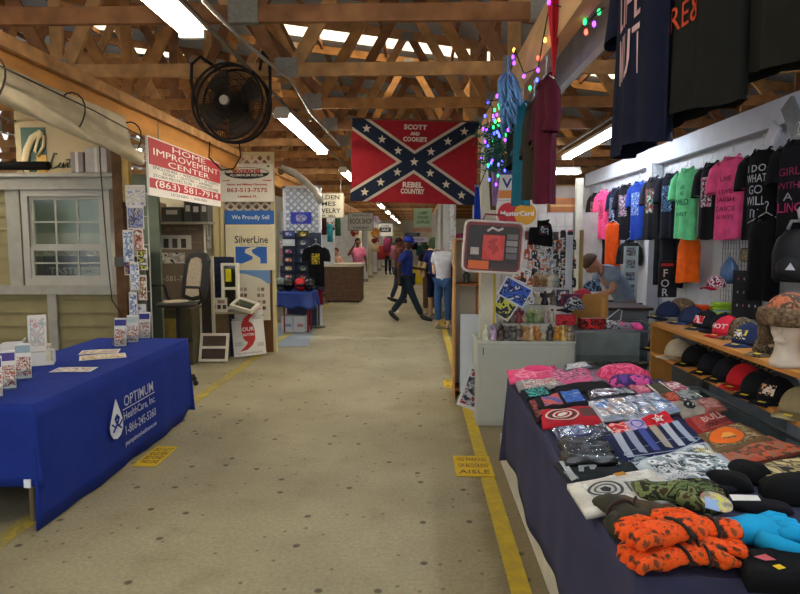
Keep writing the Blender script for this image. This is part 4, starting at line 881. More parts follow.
def uvtext(r, P, s_, u0, u1, v, hv, col, dz=.005):
    vs, fs = textgeo(s_, 1, 1, 'LEFT', .02); x0 = min(a[0] for a in vs); x1 = max(a[0] for a in vs); y0 = min(a[1] for a in vs); y1 = max(a[1] for a in vs)
    mb = MB(); mb.add([P(u0 + (u1 - u0) * (a[0] - x0) / (x1 - x0), v + hv * ((a[1] - y0) / (y1 - y0) - .5), dz) for a in vs], fs); B(mb, 'lettering', cloth(col, .05), r)
G = ['#8d99a8', '#d6d4d0', '#39414e', '#c9ccd0', '#b9a08c']
def star_pts(cu, cv, ru, rv): return [(cu + (ru if k % 2 == 0 else ru * .42) * math.sin(PI * k / 5), cv + (rv if k % 2 == 0 else rv * .42) * math.cos(PI * k / 5)) for k in range(10)]
def ex_red(r, P): 
    for a, c_ in ((.3, '#cfc0b4'), (.23, '#3a3030'), (.17, '#d8d0c8')): ring(r, P, .36, .5, a, a * 1.1, .035, c_)
    poly(r, P, [(.27, .45), (.33, .4), (.4, .42), (.46, .5), (.4, .58), (.3, .55)], '#dcd6ce'); poly(r, P, [(.7, .3), (.95, .3), (.93, .75), (.68, .75)], '#5a3a38')
def ex_animal(r, P):
    poly(r, P, [(.2, .35), (.26, .62), (.36, .6), (.45, .72), (.7, .75), (.8, .85), (.9, .72), (.82, .6), (.84, .35), (.76, .35), (.74, .52), (.5, .48), (.42, .3), (.36, .32), (.38, .48), (.3, .45), (.26, .3)], '#8f979c')
    uvtext(r, P, 'OUTDOORS', .02, .12, .3, .5, '#b5bcbf'); poly(r, P, [(.02, .1), (.1, .08), (.14, .9), (.06, .92)], '#a9b0b2')
def ex_stripes(r, P):
    for i, c_ in enumerate(['#a5adb8', '#8a93a4', '#3d4a8a', '#9a9484', '#a8aeb6', '#97a2b2']):
        u = .1 + i * .135; poly(r, P, [(u, .08 + .05 * (i % 2)), (u + .07, .06), (u + .08, .45), (u + .1, .88), (u + .02, .9), (u + .005, .5)], c_)
    ring(r, P, .5, .16, .42, .14, .03, '#8e9bb0')
    uvtext(r, P, 'COWBOY', .25, .75, .93, .07, '#c5c8cc')
def ex_star(r, P): poly(r, P, star_pts(.45, .5, .25, .32), '#e8d8d0'); poly(r, P, star_pts(.45, .5, .16, .2), '#c2232c', .006)
def ex_bull(r, P): uvtext(r, P, 'BULL', .35, .95, .62, .3, '#d8c8b8'); uvtext(r, P, 'COUNTRY', .3, .9, .3, .2, '#2b1a1a')
def ex_circ(r, P):
    poly(r, P, [(.42 + .3 * math.cos(2 * PI * k / 28), .52 + .36 * math.sin(2 * PI * k / 28)) for k in range(28)], '#d8641e'); ring(r, P, .42, .52, .32, .39, .03, '#6b5a3a'); poly(r, P, [(.3, .45), (.4, .62), (.52, .6), (.55, .42), (.45, .38)], '#e29a4a', .007)
def ex_skull(r, P):
    ring(r, P, .28, .5, .17, .24, .03, '#4a4d50'); ring(r, P, .28, .5, .11, .15, .025, '#5c6064'); poly(r, P, [(.24, .45), (.3, .4), (.34, .5), (.3, .58), (.24, .56)], '#33373a')
    for k in range(7): poly(r, P, [(.48 + k * .04, .3 + .05 * (k % 3)), (.5 + k * .04, .34), (.53 + k * .035, .6), (.5 + k * .035, .62)], '#8b8f8c' if k % 2 else '#5a5f60')
    poly(r, P, [(.5, .82), (.62, .82), (.62, .95), (.5, .95)], '#a8782c')
def ex_eagle(r, P):
    for k in range(11): a = .2 + k * .13; poly(r, P, [(.72 + .12 * math.cos(a), .5 + .2 * math.sin(a)), (.72 + .12 * math.cos(a + .09), .5 + .2 * math.sin(a + .09)), (.72 + .24 * math.cos(a + .07), .5 + .42 * math.sin(a + .07))], '#d8c06a')
    uvtext(r, P, 'BORN', .08, .4, .55, .2, '#d8dcdc'); uvtext(r, P, 'FREE', .16, .42, .26, .16, '#c8cccc')
def ex_skull2(r, P): 
    poly(r, P, [(.3, .3), (.28, .6), (.4, .8), (.62, .78), (.72, .55), (.66, .35), (.5, .22)], '#16181a'); poly(r, P, [(.4, .45), (.42, .62), (.52, .6)], '#b9b4aa', .007); poly(r, P, [(.56, .4), (.62, .55), (.66, .45)], '#b9b4aa', .007)
def ex_border(r, P):
    for u in (.08, .84): poly(r, P, [(u, .05), (u + .09, .05), (u + .09, .95), (u, .95)], '#d2c8b8')
items = [
 # far to near
 ('bright pink folded shirt at the far left corner of the table', [(512, 381), (560, 376), (553, 365), (509, 369)], '#e0527c', ['#e0527c', '#f08aa6', '#e0527c', '#c8436c'], {}),
 ('light pink printed shirt between the corner pink one and the grey one', [(553, 384), (594, 378), (585, 364), (548, 371)], '#d8648c', ['#d8648c', '#e88cac', '#6a3a4c', '#e0749a'], dict(scale=26, seed=2)),
 ('white and grey shirt at the far edge of the table', [(563, 371), (592, 366), (586, 361), (566, 364)], '#6a6c74', ['#b9bcc2', '#e2e4e6', '#84888e'], {}),
 ('dusty mauve shirt beside the tall pink pile', [(590, 384), (613, 379), (606, 366), (588, 371)], '#8a6a7c', ['#8a6a7c', '#a07c8e', '#74586a'], dict(scale=30)),
 ('shirt with red and white print behind the teal one', [(521, 389), (566, 384), (556, 377), (517, 380)], '#8f8a86', ['#c9c2bc', '#b2554c', '#d8d4cc', '#6f8a86', '#c4685c'], dict(scale=22, seed=1)),
 ('black shirt with teal flower print near the aisle edge', [(528, 398), (552, 395), (546, 386), (522, 389)], '#1b1f22', ['#2a9c92', '#1b1f22', '#43b8ac', '#14302e'], dict(scale=26)),
 ('black shirt lying flat behind the blue square shirt', [(560, 392), (612, 388), (602, 379), (552, 385)], '#1a1b1e', None, {}),
 ('black shirt with a salmon red picture', [(538, 409), (566, 405), (557, 391), (532, 395)], '#1d1d20', ['#b2473f', '#c05a4c', '#5c5aa0', '#b0503f'], dict(uv=(.3, .98, .15, .8), scale=9)),
 ('black shirt with a bright blue square picture', [(566, 405), (588, 402), (578, 388), (557, 391)], '#1c1d22', ['#2d5cb0', '#3f74c4', '#2450a0', '#7a94c0'], dict(uv=(.12, .9, .15, .85), scale=20)),
 ('dark shirt sleeve with orange red lettering at the aisle edge', [(537, 420), (546, 414), (537, 396), (528, 400)], '#2a1c1c', ['#8f3a34', '#2a1c1c', '#a8463c'], dict(scale=34)),
 ('red shirt with white and black oval emblem', [(545, 425), (600, 421), (592, 404), (543, 409)], '#a81f2c', None, dict(extra=ex_red)),
 ('glossy bagged shirt with blue and cream print, leftmost of four', [(603, 418), (623, 416), (606, 398), (588, 401)], '#a8b0b8', ['#2f6fb8', '#d6d2cc', '#c9a894', '#a9b2bc'], dict(gloss=True, scale=12, seed=3)),
 ('glossy bagged shirt with peach print, second of four', [(623, 417), (640, 416), (624, 396), (606, 398)], '#b2b4b4', ['#8a9098', '#d8ccc0', '#c99c80', '#cfd2d6'], dict(gloss=True, scale=13, seed=5)),
 ('glossy bagged shirt with grey print, third of four', [(640, 416), (660, 412), (641, 393), (624, 396)], '#a4aab2', ['#5a6068', '#cfd2d8', '#9aa4b2', '#d8b8a4'], dict(gloss=True, scale=13, seed=7)),
 ('glossy bagged shirt with pale blue print, rightmost of four', [(660, 412), (680, 408), (657, 391), (641, 393)], '#9aa8bc', ['#54709c', '#c8d2de', '#8a9cb4', '#e2e4e6'], dict(gloss=True, scale=13, seed=9)),
 ('dark glossy shirt behind the bagged shirts', [(592, 398), (640, 393), (630, 386), (588, 389)], '#3a3d42', ['#3a3d42', '#b8b0a4', '#6a6e78', '#24262c'], dict(gloss=True, scale=20)),
 ('pink shirt with white edge near the shelf post', [(640, 393), (656, 390), (644, 383), (629, 385)], '#c8647c', ['#c8647c', '#d88a9a', '#b2546c'], dict(scale=18)),
 ('brown and green shirt with cream border stripes', [(656, 394), (674, 391), (660, 381), (645, 384)], '#4a4a38', None, dict(extra=ex_border)),
 ('rose printed shirt at the foot of the shelf post', [(672, 391), (690, 388), (676, 381), (662, 382)], '#a8586a', ['#a8586a', '#d8c8c4', '#8a4456'], dict(scale=20, seed=4)),
 ('rust orange shirt right of the cream bordered one', [(662, 402), (684, 399), (674, 391), (656, 394)], '#a33c28', ['#a33c28', '#c05a3a', '#7a2c22', '#c87a5a'], dict(seed=2)),
 ('black and white picture shirt with cream border near the shelf', [(684, 401), (704, 397), (688, 388), (674, 391)], '#55595a', ['#b8bab4', '#2b3030', '#8a9490'], dict(extra=ex_border, seed=6)),
 ('greyish pink shirt with faded print left of the skull shirt', [(662, 412), (684, 410), (674, 401), (656, 403)], '#a88a88', ['#a88a88', '#c0aaa4', '#8a6c6c'], dict(scale=22, seed=3)),
 ('grey shirt with big black skull shape', [(684, 415), (708, 410), (694, 398), (674, 401)], '#8a8478', None, dict(extra=ex_skull2)),
 ('red and grey lettered shirt right of the skull shirt', [(708, 412), (727, 407), (713, 396), (696, 399)], '#8f5a50', ['#b2483c', '#9a8a80', '#b2483c', '#6a4a44'], dict(scale=20, seed=5)),
 ('red shirt with white print left of the lavender one', [(615, 434), (633, 431), (624, 421), (606, 424)], '#c22a30', ['#c22a30', '#e0a09a', '#c22a30', '#a81f28'], dict(scale=16, seed=1)),
 ('lavender shirt with blue ring and dark border', [(633, 431), (651, 428), (641, 418), (624, 421)], '#b9a8cc', None, dict(extra=lambda r, P: (ring(r, P, .5, .5, .32, .32, .08, '#5a60b0'), None)[1])),
 ('bright red shirt with outlined white star', [(651, 428), (676, 422), (666, 410), (643, 416)], '#c4202a', None, dict(extra=ex_star)),
 ('navy shirt with grey flag stripes and cowboy print', [(622, 461), (708, 441), (682, 418), (604, 435)], '#1d2546', None, dict(extra=ex_stripes, th=.03)),
 ('deep red shirt with pale block lettering', [(700, 435), (736, 424), (716, 409), (686, 418)], '#8a2826', ['#8a2826', '#a03a34', '#74201f'], dict(extra=ex_bull, seed=8)),
 ('beige shirt with large orange round picture', [(712, 453), (770, 437), (738, 421), (700, 433)], '#6a5238', ['#8a7650', '#5a4630', '#a89468', '#4a3828'], dict(extra=ex_circ, seed=4, scale=20)),
 ('rust and brown leaf patterned shirt near the hat shelf', [(728, 468), (806, 449), (768, 435), (716, 449)], '#5a3024', ['#8a3a22', '#4a3a2c', '#b2502c', '#7a6a54', '#a3442a'], dict(seed=9, scale=14, uv=(.04, .96, .04, .96))),
 ('black and tan camouflage print shirt at the right end', [(764, 482), (830, 470), (800, 455), (748, 465)], '#1c1b19', ['#1c1b19', '#9a8a5c', '#5a523a', '#c0ae7c'], dict(seed=6, scale=14)),
 ('bagged shirt with small black and white print at the aisle edge', [(559, 435), (592, 431), (584, 424), (553, 427)], '#4a4f70', ['#c8cede', '#20242e', '#6a76a8', '#d8dade'], dict(gloss=True, scale=24, seed=2)),
 ('black framed picture shirt between bags and red shirt', [(592, 437), (615, 433), (604, 423), (586, 426)], '#24242c', ['#2c2a50', '#1a1a20'], dict(extra=ex_border, gloss=True)),
 ('rolled black shirt in shiny bag, farther of two', [(566, 445), (612, 446), (603, 435), (560, 436)], '#16171a', None, dict(gloss=True, th=.05, scale=10, seed=3, wave=.008)),
 ('rolled black shirt in shiny bag, nearer of two', [(568, 457), (616, 456), (608, 446), (563, 447)], '#131417', None, dict(gloss=True, th=.05, scale=10, seed=8, wave=.008)),
 ('charcoal shirt with pale line drawn animal', [(574, 482), (634, 470), (619, 453), (557, 461)], '#22272a', None, dict(extra=ex_animal)),
 ('white shirt with black line emblem and gold mark', [(590, 510), (694, 492), (650, 466), (572, 482)], '#c9c8be', ['#c9c8be', '#bdbcb2', '#d2d0c6'], dict(extra=ex_skull, th=.028)),
 ('grey white shirt with skull drawing and golden rays', [(668, 492), (738, 470), (706, 440), (638, 461)], '#a8b4b8', ['#c8d0d0', '#3a4448', '#8a989c', '#dadedc', '#556064'], dict(extra=ex_eagle, seed=3, scale=13)),
 ('black shirt with blue grey figure print beside the white emblem shirt', [(640, 470), (668, 464), (654, 452), (620, 458)], '#2a3238', ['#2a3238', '#7a8a94', '#39444c', '#a0aab0'], dict(scale=20, seed=5)),
]
for i, (lb, q, base, cols, kw) in enumerate(items):
    kw = dict(kw); kw.setdefault('seed', i); foldq(lb, q, base, cols, lvl=(i % 3) * .5, **kw)
# heaps
def lump(name, label, cat, px, py_, w_, d_, h_, mat, seed=0, lvl=0, group=None, rz=0, z=None, amp=.16, nz=5):
    p = atz(px, py_, ZT + (z or 0)); r = E(name, label, cat, (p.x, p.y, ZT + (z or 0)), rz, group); rr = []
    for i in range(15):
        t = i / 14; a = t * PI / 2; rad = math.cos(a) ** .6 if i < 14 else .001; zz_ = math.sin(a)
        ring_ = []
        for k in range(36):
            b = 2 * PI * k / 36; f = 1 + amp * (math.sin(b * 2 + seed) * .5 + math.sin(b * nz + seed * 2 + t * 3) * .35)
            ring_.append((w_ / 2 * rad * f * math.cos(b), d_ / 2 * rad * f * math.sin(b), h_ * zz_ * (1 + amp * .7 * math.sin(b * 3 + seed + t * 5) * (1 - t))))
        rr.append(ring_)
    B(MB().rings(rr), 'cloth_body', mat, r, smooth=True); return r
lump('folded_clothing', 'tall heap of hot pink clothing at the far right end of the table', 'clothing', 622, 379, .34, .30, .10, printmat(['#d8406c', '#e86a90', '#c8385f', '#e0507a'], 14, .9, 2), 1)
lump('folded_clothing', 'purple and pink clothing bundle leaning against the shelf post', 'clothing', 632, 386, .28, .2, .075, printmat(['#5a3a8a', '#3a2a60', '#c8508c', '#463070'], 12, .9, 4), 3)
lump('folded_clothing', 'small pink top heaped behind the bright pink folded shirt', 'clothing', 538, 372, .2, .16, .045, cloth('#e0487a'), 2)
blk_ = cloth('#0f1011')
lump('beanie', 'black knit beanie lying behind the small round tag', 'hat', 698, 494, .2, .15, .05, blk_, 1, group='black beanies on the table')
lump('beanie', 'black knit beanie right of the tag with a grey label', 'hat', 728, 486, .17, .15, .055, blk_, 3, group='black beanies on the table')
lump('beanie', 'black beanie farthest toward the hat shelf', 'hat', 748, 477, .19, .16, .06, blk_, 5, group='black beanies on the table')
lump('beanie', 'large black knit hat at the right edge of the photo', 'hat', 795, 497, .24, .2, .08, blk_, 7, group='black beanies on the table')
lump('beanie', 'black folded hat between the blue glove and the right edge', 'hat', 762, 509, .2, .11, .03, cloth('#14151a'), 9, group='black beanies on the table')
tag(foldq('black folded garment with a small red and white patch nearest the front right corner', [(752, 574), (835, 578), (835, 545), (738, 546)], '#111214', None, name='folded_garment', th=.05, extra=lambda r, P: (poly(r, P, [(.14, .55), (.24, .42), (.36, .44), (.26, .6)], '#c8626a', .004, 'patch'), poly(r, P, [(.3, .3), (.36, .2), (.44, .24), (.38, .34)], '#d8b82a', .004, 'sticker'), None)[2]), 'black folded garment with a small red and white patch nearest the front right corner', 'clothing')
foldq('black shirt with curved pink banner lettering near the beanies', [(680, 500), (742, 486), (722, 468), (668, 484)], '#15161a', None, extra=lambda r, P: (poly(r, P, [(.5, .95), (.56, .75), (.9, .55), (.95, .7), (.7, .9)], '#c88a94'), ring(r, P, .25, .45, .2, .3, .04, '#b8888c'), None)[2], seed=4)
# gloves: palm with separate fingers, strapped at the wrist
def glove(name, label, px, py_, z, rz, mat, L=.25, strap='#1a1a18', curl=.6, cuff=True, group=None, s=1.0, tag_=None):
    p = atz(px, py_, ZT + z + .03); r = E(name, label, 'glove', (p.x, p.y, ZT + z), rz, group); r.scale = (s, s, s)
    mb = MB(); rr = []
    for (y, w_, h_) in ((.13, .05, .022), (.10, .06, .03), (.06, .048, .026), (.03, .05, .028), (-.02, .062, .034), (-.06, .06, .030), (-.085, .05, .02)):
        rr.append([(w_ * math.cos(a) * (1 + .06 * math.sin(3 * a + y * 40)), y, .034 + h_ * math.sin(a) * (1 + .1 * math.sin(5 * a + y * 60))) for a in [2 * PI * k / 24 for k in range(24)]])
    mb.rings(rr); body = B(mb, 'palm', mat, r, smooth=True)
    for q, (x, l) in enumerate(((-.042, .07), (-.015, .085), (.014, .082), (.042, .065))):
        B(MB().tube([(x, -.055, .036), (x * 1.08, -.09, .046), (x * 1.15, -.09 - l * .45, .04), (x * 1.1, -.09 - l * (.75 - .3 * curl), .02)], [.02, .021, .02, .015], 12), 'finger', mat, r, smooth=True)
    B(MB().tube([(-.045, .0, .034), (-.085, -.03, .034), (-.1, -.075, .026), (-.095, -.1, .02)], [.024, .024, .02, .014], 12), 'thumb', mat, r, smooth=True)
    if strap: B(MB().tube([(.053 * math.cos(a), .045 + .01 * math.cos(a), .034 + .031 * math.sin(a)) for a in [2 * PI * k / 20 for k in range(21)]], .009, 6, flat=.6), 'strap', M(strap, .7), r, smooth=True)
    return r
gl_ = 'orange camouflage gloves heaped at the near corner'
glove('winter_glove', 'blaze orange camouflage glove on the bottom of the heap nearest the aisle corner', 665, 556, 0, -1.3, camo_o, group=gl_, s=.9)
glove('winter_glove', 'blaze orange camouflage glove low on the right of the heap', 690, 553, .0, -1.8, camo_o, group=gl_, s=.85)
glove('winter_glove', 'blaze orange camouflage glove lying on top at the left of the heap', 664, 533, .045, -1.25, camo_o, group=gl_, s=.95)
glove('winter_glove', 'blaze orange camouflage glove on top with black strap and round tag', 697, 526, .045, -1.75, camo_o, group=gl_, s=.9)
glove('winter_glove', 'small orange glove cuff at the back of the heap', 706, 543, .02, 1.3, camo_o, group=gl_, s=.75)
glove('winter_glove', 'dark olive glove with brown band left of the orange heap', 628, 517, .0, .3, M('#2e2c1c', .9, 0, .3, 12), strap='#3a2318', s=1.0)
glove('winter_glove', 'green camouflage glove behind the orange heap', 676, 494, .0, 1.5, camo_g, strap=None, s=1.1)
glove('winter_glove', 'olive camouflage glove folded beside the green one', 645, 508, .0, .9, M('#4a3c28', .9, 0, .3, 12), strap='#3a2318', s=.8)
bl = cloth('#1e9fd0', .08)
glove('knit_glove', 'bright sky blue knit glove right of the orange gloves', 748, 533, .012, 1.6, bl, strap=None, s=1.15)
p = atz(716, 511, ZT + .09)
r = E('hang_tag', 'round colourful cardboard tag lying on top of the orange glove', 'tag', (p.x, p.y, ZT + .12), .2, rot=(.35, .1, .2))
B(MB().slab([(.05 * math.cos(a), .045 * math.sin(a)) for a in [2 * PI * k / 24 for k in range(24)]], 0, .002), 'card', printmat(['#a8685c', '#7a8a5c', '#b8988a', '#c8c84a', '#8aa0c8'], 22, .5, 3), r)
B(MB().slab([(-.06, -.03), (-.02, -.045), (.0, .0), (-.03, .02)], .002, .004), 'blue_corner', paint('#8fb0d8'), r)
p = atz(745, 504, ZT + .07); tag(B(MB().slab([(-.05, -.02), (.04, -.02), (.05, .02), (-.04, .025)], 0, .002), 'price_tag', paint('#d8d6ce'), loc=(p.x, p.y, ZT + .09)), 'small white price tag on the black beanie beside the blue glove', 'tag')

# ---- hat shelf
wd = wood('#b8803f', .25, (1, .3, 1)); X0, X1 = 1.75, 2.15
zu, zl = 1.09, .87
r = E('display_shelf', 'two tier wooden shelf rack full of caps along the right side of the table', 'shelf', (1.95, 3.2, 0))
for z in (zu, zl): B(MB().bb(-.2, .2, -1.4, 1.4, z - .025, z), 'shelf_board', wd, r)
for y in (1.385, -1.385): B(MB().bb(-.2, -.04, y - .012, y + .012, .6, zl - .025).bb(-.2, -.04, y - .012, y + .012, zl, zu - .025), 'side_panel', wood('#a87838', .25, (1, 1, .3)), r)
for y in (1.3, 0, -1.3): B(MB().bb(.16, .2, y - .02, y + .02, 0, zl - .025), 'leg', M('#2a2622', .7), r)
def pos(px, py_, z): p = atz(px, py_, z + .01); return (p.x, p.y, z + .001)
nav = '#1a2036'
cap_hat('dark navy cap with brown fur trim at the left end of the upper shelf', pos(668, 316, zu), -1.25, '#202844', '#1a1f30', fur=None)
lump_z = None
r = E('fur_hat', 'brown mottled fur hat resting behind the navy cap on the upper shelf', 'hat', pos(682, 313, zu)); B(MB().ell((0, 0, .06), (.1, .11, .075), 18, 0, None, 10), 'crown', furmat, r, smooth=True); B(MB().lathe([(.09, .0), (.115, .01), (.12, .035), (.1, .05)], (0, 0, 0), 20), 'brim_band', furmat, r, smooth=True)
cap_hat('black cap with red panel and white emblem on the upper shelf', pos(707, 327, zu), -1.15, '#191a1f', '#20283c', printmat(['#c42634', '#d8d8d8', '#c42634', '#22222a'], 30, .7, 2))
cap_hat('bright red cap with white lettering on the upper shelf', pos(728, 334, zu), -1.15, '#c2283a', '#a82030', None, words=('HOT', .04, '#e8e0dc'))
cap_hat('navy cap with white lettering and emblem right of the red cap', pos(749, 343, zu), -1.1, '#273050', '#2c3658', printmat(['#d8d4c8', '#273050', '#c8b84a'], 34, .7, 5), words=None)
cap_hat('brown camouflage cap beside the foam head on the upper shelf', pos(772, 352, zu), -1.1, camo_b, camo_b)
cap_hat('black cap behind the red cap on the upper shelf', (2.05, 4.1, zu + .001), -1.3, '#16171b', None, sticker=None)
cap_hat('dark denim cap in the back row of the upper shelf', (2.05, 3.62, zu + .001), -1.3, '#2a3040', None, sticker=None)
cap_hat('black cap at the left end of the lower shelf', pos(661, 347, zl), -1.2, '#15161a')
cap_hat('cream front cap with black visor on the lower shelf', pos(678, 355, zl), -1.15, '#b2a890', '#b8b09c')
cap_hat('plain black cap right of the cream one on the lower shelf', pos(696, 362, zl), -1.1, '#141517')
cap_hat('black cap in the middle of the lower shelf left of the gap', pos(713, 370, zl), -1.1, '#16181f')
cap_hat('red cap with dark back on the lower shelf', pos(744, 384, zl), -1.1, '#b8222c', '#a81e28')
cap_hat('black cap right of the red one on the lower shelf', pos(759, 392, zl), -1.1, '#17181c')
cap_hat('dark cap with orange and white picture on the lower shelf', pos(777, 399, zl), -1.1, '#141416', '#1a1b28', printmat(['#c86a3a', '#d8d0c4', '#141416', '#e0a070'], 24, .7, 4))
cap_hat('khaki tan cap at the right edge of the lower shelf', pos(800, 411, zl), -1.0, '#8a8060', '#958a68')
cap_hat('grey cap lying between upper shelf and red cap', (1.98, 3.32, zl + .001), -.8, '#55585a')
cap_hat('dark blue cap between the fur hat and the black cap on the upper shelf', pos(692, 322, zu), -1.4, '#26304a', '#2c3a66')
cap_hat('camouflage cap between the red and the navy caps in the back row', (2.04, 3.86, zu + .001), -1.2, camo_b, camo_b, sticker=None)
cap_hat('dark grey cap in front of the mannequin bust on the upper shelf', pos(752, 352, zu), -1.2, '#35383c', '#2a2c30', s=.9) if False else None
cap_hat('black cap at the lower shelf gap with yellow sticker on its visor', pos(729, 377, zl), -1.15, '#1a1b20')
for i, (x, y) in enumerate(((2.05, 4.3), (2.04, 3.9), (2.05, 3.6))):
    r = E('fur_hat', ('fur trapper hat at the back of the lower shelf near the post', 'fur trapper hat in the middle of the back row of the lower shelf', 'fur trapper hat back row behind the black caps')[i], 'hat', (x, y, zl + .001), 0, 'fur hats on the lower shelf'); B(MB().ell((0, 0, .07), (.1, .1, .07), 16, 0, None, 10), 'crown', camo_b, r, smooth=True); B(MB().lathe([(.09, .0), (.112, .01), (.118, .05), (.1, .07)], (0, 0, 0), 20), 'brim_band', furmat, r, smooth=True)
# foam head with fur hat
p = pos(786, 364, zu)
r = E('mannequin_bust', 'white foam mannequin head on the upper shelf under a fur hat', 'mannequin head', (p[0], p[1], zu + .001), -.9); fo = M('#c9bfae', .8, 0, .08, 20)
B(MB().lathe([(.075, 0), (.08, .02), (.062, .06), (.055, .10), (.06, .13), (.075, .16), (.082, .2), (.08, .25), (.06, .29), (.02, .31)], (0, 0, 0), 22, 0, None, (.9, 1.1)), 'head', fo, r, smooth=True)
B(MB().ell((0, -.088, .185), (.012, .022, .022), 10).ell((0, -.082, .135), (.03, .02, .02), 10).ell((-.03, -.075, .215), (.02, .012, .01), 8).ell((.03, -.075, .215), (.02, .012, .01), 8), 'face', fo, r, smooth=True)
r = E('fur_hat', 'trapper hat with grey brown fur brim on the foam head', 'hat', (p[0], p[1], zu + .2), -.9)
B(MB().ell((0, .01, .04), (.11, .12, .12), 20, 0, None, 10, (.45, 1)), 'crown', camo_o if False else printmat(['#7a4a34', '#a85c3a', '#4a3a30', '#8f6a4c'], 18, .9, 3), r, smooth=True)
B(MB().lathe([(.095, .0), (.128, .005), (.138, .04), (.13, .08), (.105, .09)], (0, 0, .0), 24, 0, None, (1, 1.08)), 'brim_band', furmat, r, smooth=True)
B(MB().ell((-.105, .02, -.04), (.035, .06, .075), 14), 'ear_flap', furmat, r, smooth=True); B(MB().ell((.105, .02, -.04), (.035, .06, .075), 14), 'ear_flap', furmat, r, smooth=True)
# glass case under the shelf
def glasscase(name, label, x0, x1, y0, y1, h_, shelves=(.45,), col='#8a8f92', base=.1):
    r = E(name, label, 'display case', ((x0 + x1) / 2, (y0 + y1) / 2, 0)); a, b = (x1 - x0) / 2, (y1 - y0) / 2; fm = M(col, .35, .7, .1); t = .02
    mb = MB()
    for sx in (-1, 1):
        for sy in (-1, 1): mb.bb(sx * a - (t if sx > 0 else 0), sx * a + (t if sx < 0 else 0), sy * b - (t if sy > 0 else 0), sy * b + (t if sy < 0 else 0), base, h_ - .02)
    mb.bb(-a, a, -b, -b + t, h_ - .02, h_).bb(-a, a, b - t, b, h_ - .02, h_).bb(-a, -a + t, -b + t, b - t, h_ - .02, h_).bb(a - t, a, -b + t, b - t, h_ - .02, h_)
    B(mb, 'frame', fm, r); B(MB().bb(-a, a, -b, b, 0, base), 'plinth', M('#8a8c8c', .7), r); B(MB().bb(-a + t, a - t, b - t - .01, b - t, base, h_ - .02), 'back_panel', M('#dfe3e5', .6), r)
    g = glassmat('#f2f6f5', .04, .12)
    for nm_, q in (('front_glass', (-a + t, a - t, -b + .006, -b + .01, base, h_ - .02)), ('side_glass', (-a + .006, -a + .01, -b + t, b - t, base, h_ - .02)), ('side_glass', (a - .01, a - .006, -b + t, b - t, base, h_ - .02)), ('top_glass', (-a + t, a - t, -b + t, b - t, h_ - .01, h_ - .004))): B(MB().bb(*q), nm_, g, r)
    for z in shelves: B(MB().bb(-a + t, a - t, -b + .03, b - t - .01, z, z + .008), 'shelf', g, r)
    return r
glasscase('glass_case', 'low glass display case behind the folded shirts below the cap shelf', 1.80, 2.09, 3.0, 4.5, .62, (.32,))
glasscase('glass_case', 'waist high glass display case in the middle of the right booth', 1.45, 2.32, 5.62, 6.35, .87, (.5,))
for i, (x, c_, lb) in enumerate([(1.6, '#5a4438', 'brown'), (1.78, '#2c2c30', 'black'), (1.98, '#3a3a44', 'dark grey'), (2.15, '#5c4a34', 'olive brown')]):
    r = E('wallet_box', lb + ' flat box inside the middle glass display case', 'box', (x, 5.8, .509), .1 * i, 'boxes in the glass case'); B(MB().bb(-.08, .08, -.05, .05, 0, .03), 'lid', paint(c_), r, bevel=.004)
for i, (x, y, c_, lb) in enumerate([(1.98, 4.3, '#2a4a3e', 'dark green'), (2.02, 4.0, '#5a2838', 'maroon'), (2.05, 3.7, '#3c5a6a', 'steel blue')]):
    r = E('boxed_item', lb + ' box standing inside the low glass case', 'box', (x, y, .33), .2, 'boxes in the low glass case'); B(MB().bb(-.07, .07, -.1, .1, 0, .16), 'carton', paint(c_), r, bevel=.004)
# ---- things on the middle glass case
r = E('wood_panel', 'tan wooden panel with a slanted left edge standing on the glass case', 'panel', (at(590, 320, 6.05).x, 6.05, .872)); k_ = 6.05 / 610
hp = at(590, 294, 6.05).z - .872
B(MB().prism([(-.2, 0), (.17, 0), (.17, hp), (-.06, hp), (-.2, hp * .25)], -.012, .012), 'board', wood('#a97b3e', .15), r); B(MB().prism([(.1, .02), (.14, .02), (.14, hp - .04), (.1, hp - .04)], -.02, -.012), 'batten', wood('#b98b4c', .15), r)
def heap(label, px, Y, w_, h_, mat, z, seed=0, name='folded_clothing', cat='clothing'):
    x = at(px, 320, Y).x; r = E(name, label, cat, (x, Y, z), 0); B(MB().ell((0, 0, 0), (w_ / 2, .12, h_), 18, 0, None, 8, (.5, 1)), 'cloth_body', mat, r, smooth=True); return r
heap('grey and white clothing heap on the glass case right of the red boxes', 609, 5.8, .2, .07, printmat(['#a8a8ac', '#55585e', '#d0d0d4', '#3a3c44'], 16, .9, 1), .872)
heap('pink and grey clothing pile on the glass case', 622, 5.78, .22, .06, printmat(['#b8386c', '#5a5a64', '#8a8a92', '#d0508a'], 12, .9, 3), .872)
heap('bright pink ball of clothing at the right end of the glass case', 637, 5.75, .1, .055, cloth('#e0509a'), .872)
tag(B(MB().tube([(-.1, 0, 0), (.08, 0, .15), (.11, 0, .14), (.1, 0, .05), (.03, 0, -.0), (-.1, 0, 0)], .005, 6), 'clothes_hanger', M('#d8dadc', .4), loc=(at(612, 318, 5.9).x, 5.95, .878)), 'empty white plastic hanger standing on the glass case', 'hanger')
r = E('counter', 'dark brown counter top behind the glass case beside the bending person', 'counter', (2.35, 6.75, 0)); B(MB().bb(-.35, .13, -.3, .3, .96, .99), 'countertop', M('#3a2a26', .5), r); B(MB().bb(-.32, .1, -.25, .28, 0, .96), 'cabinet', M('#6a6e74', .6), r)
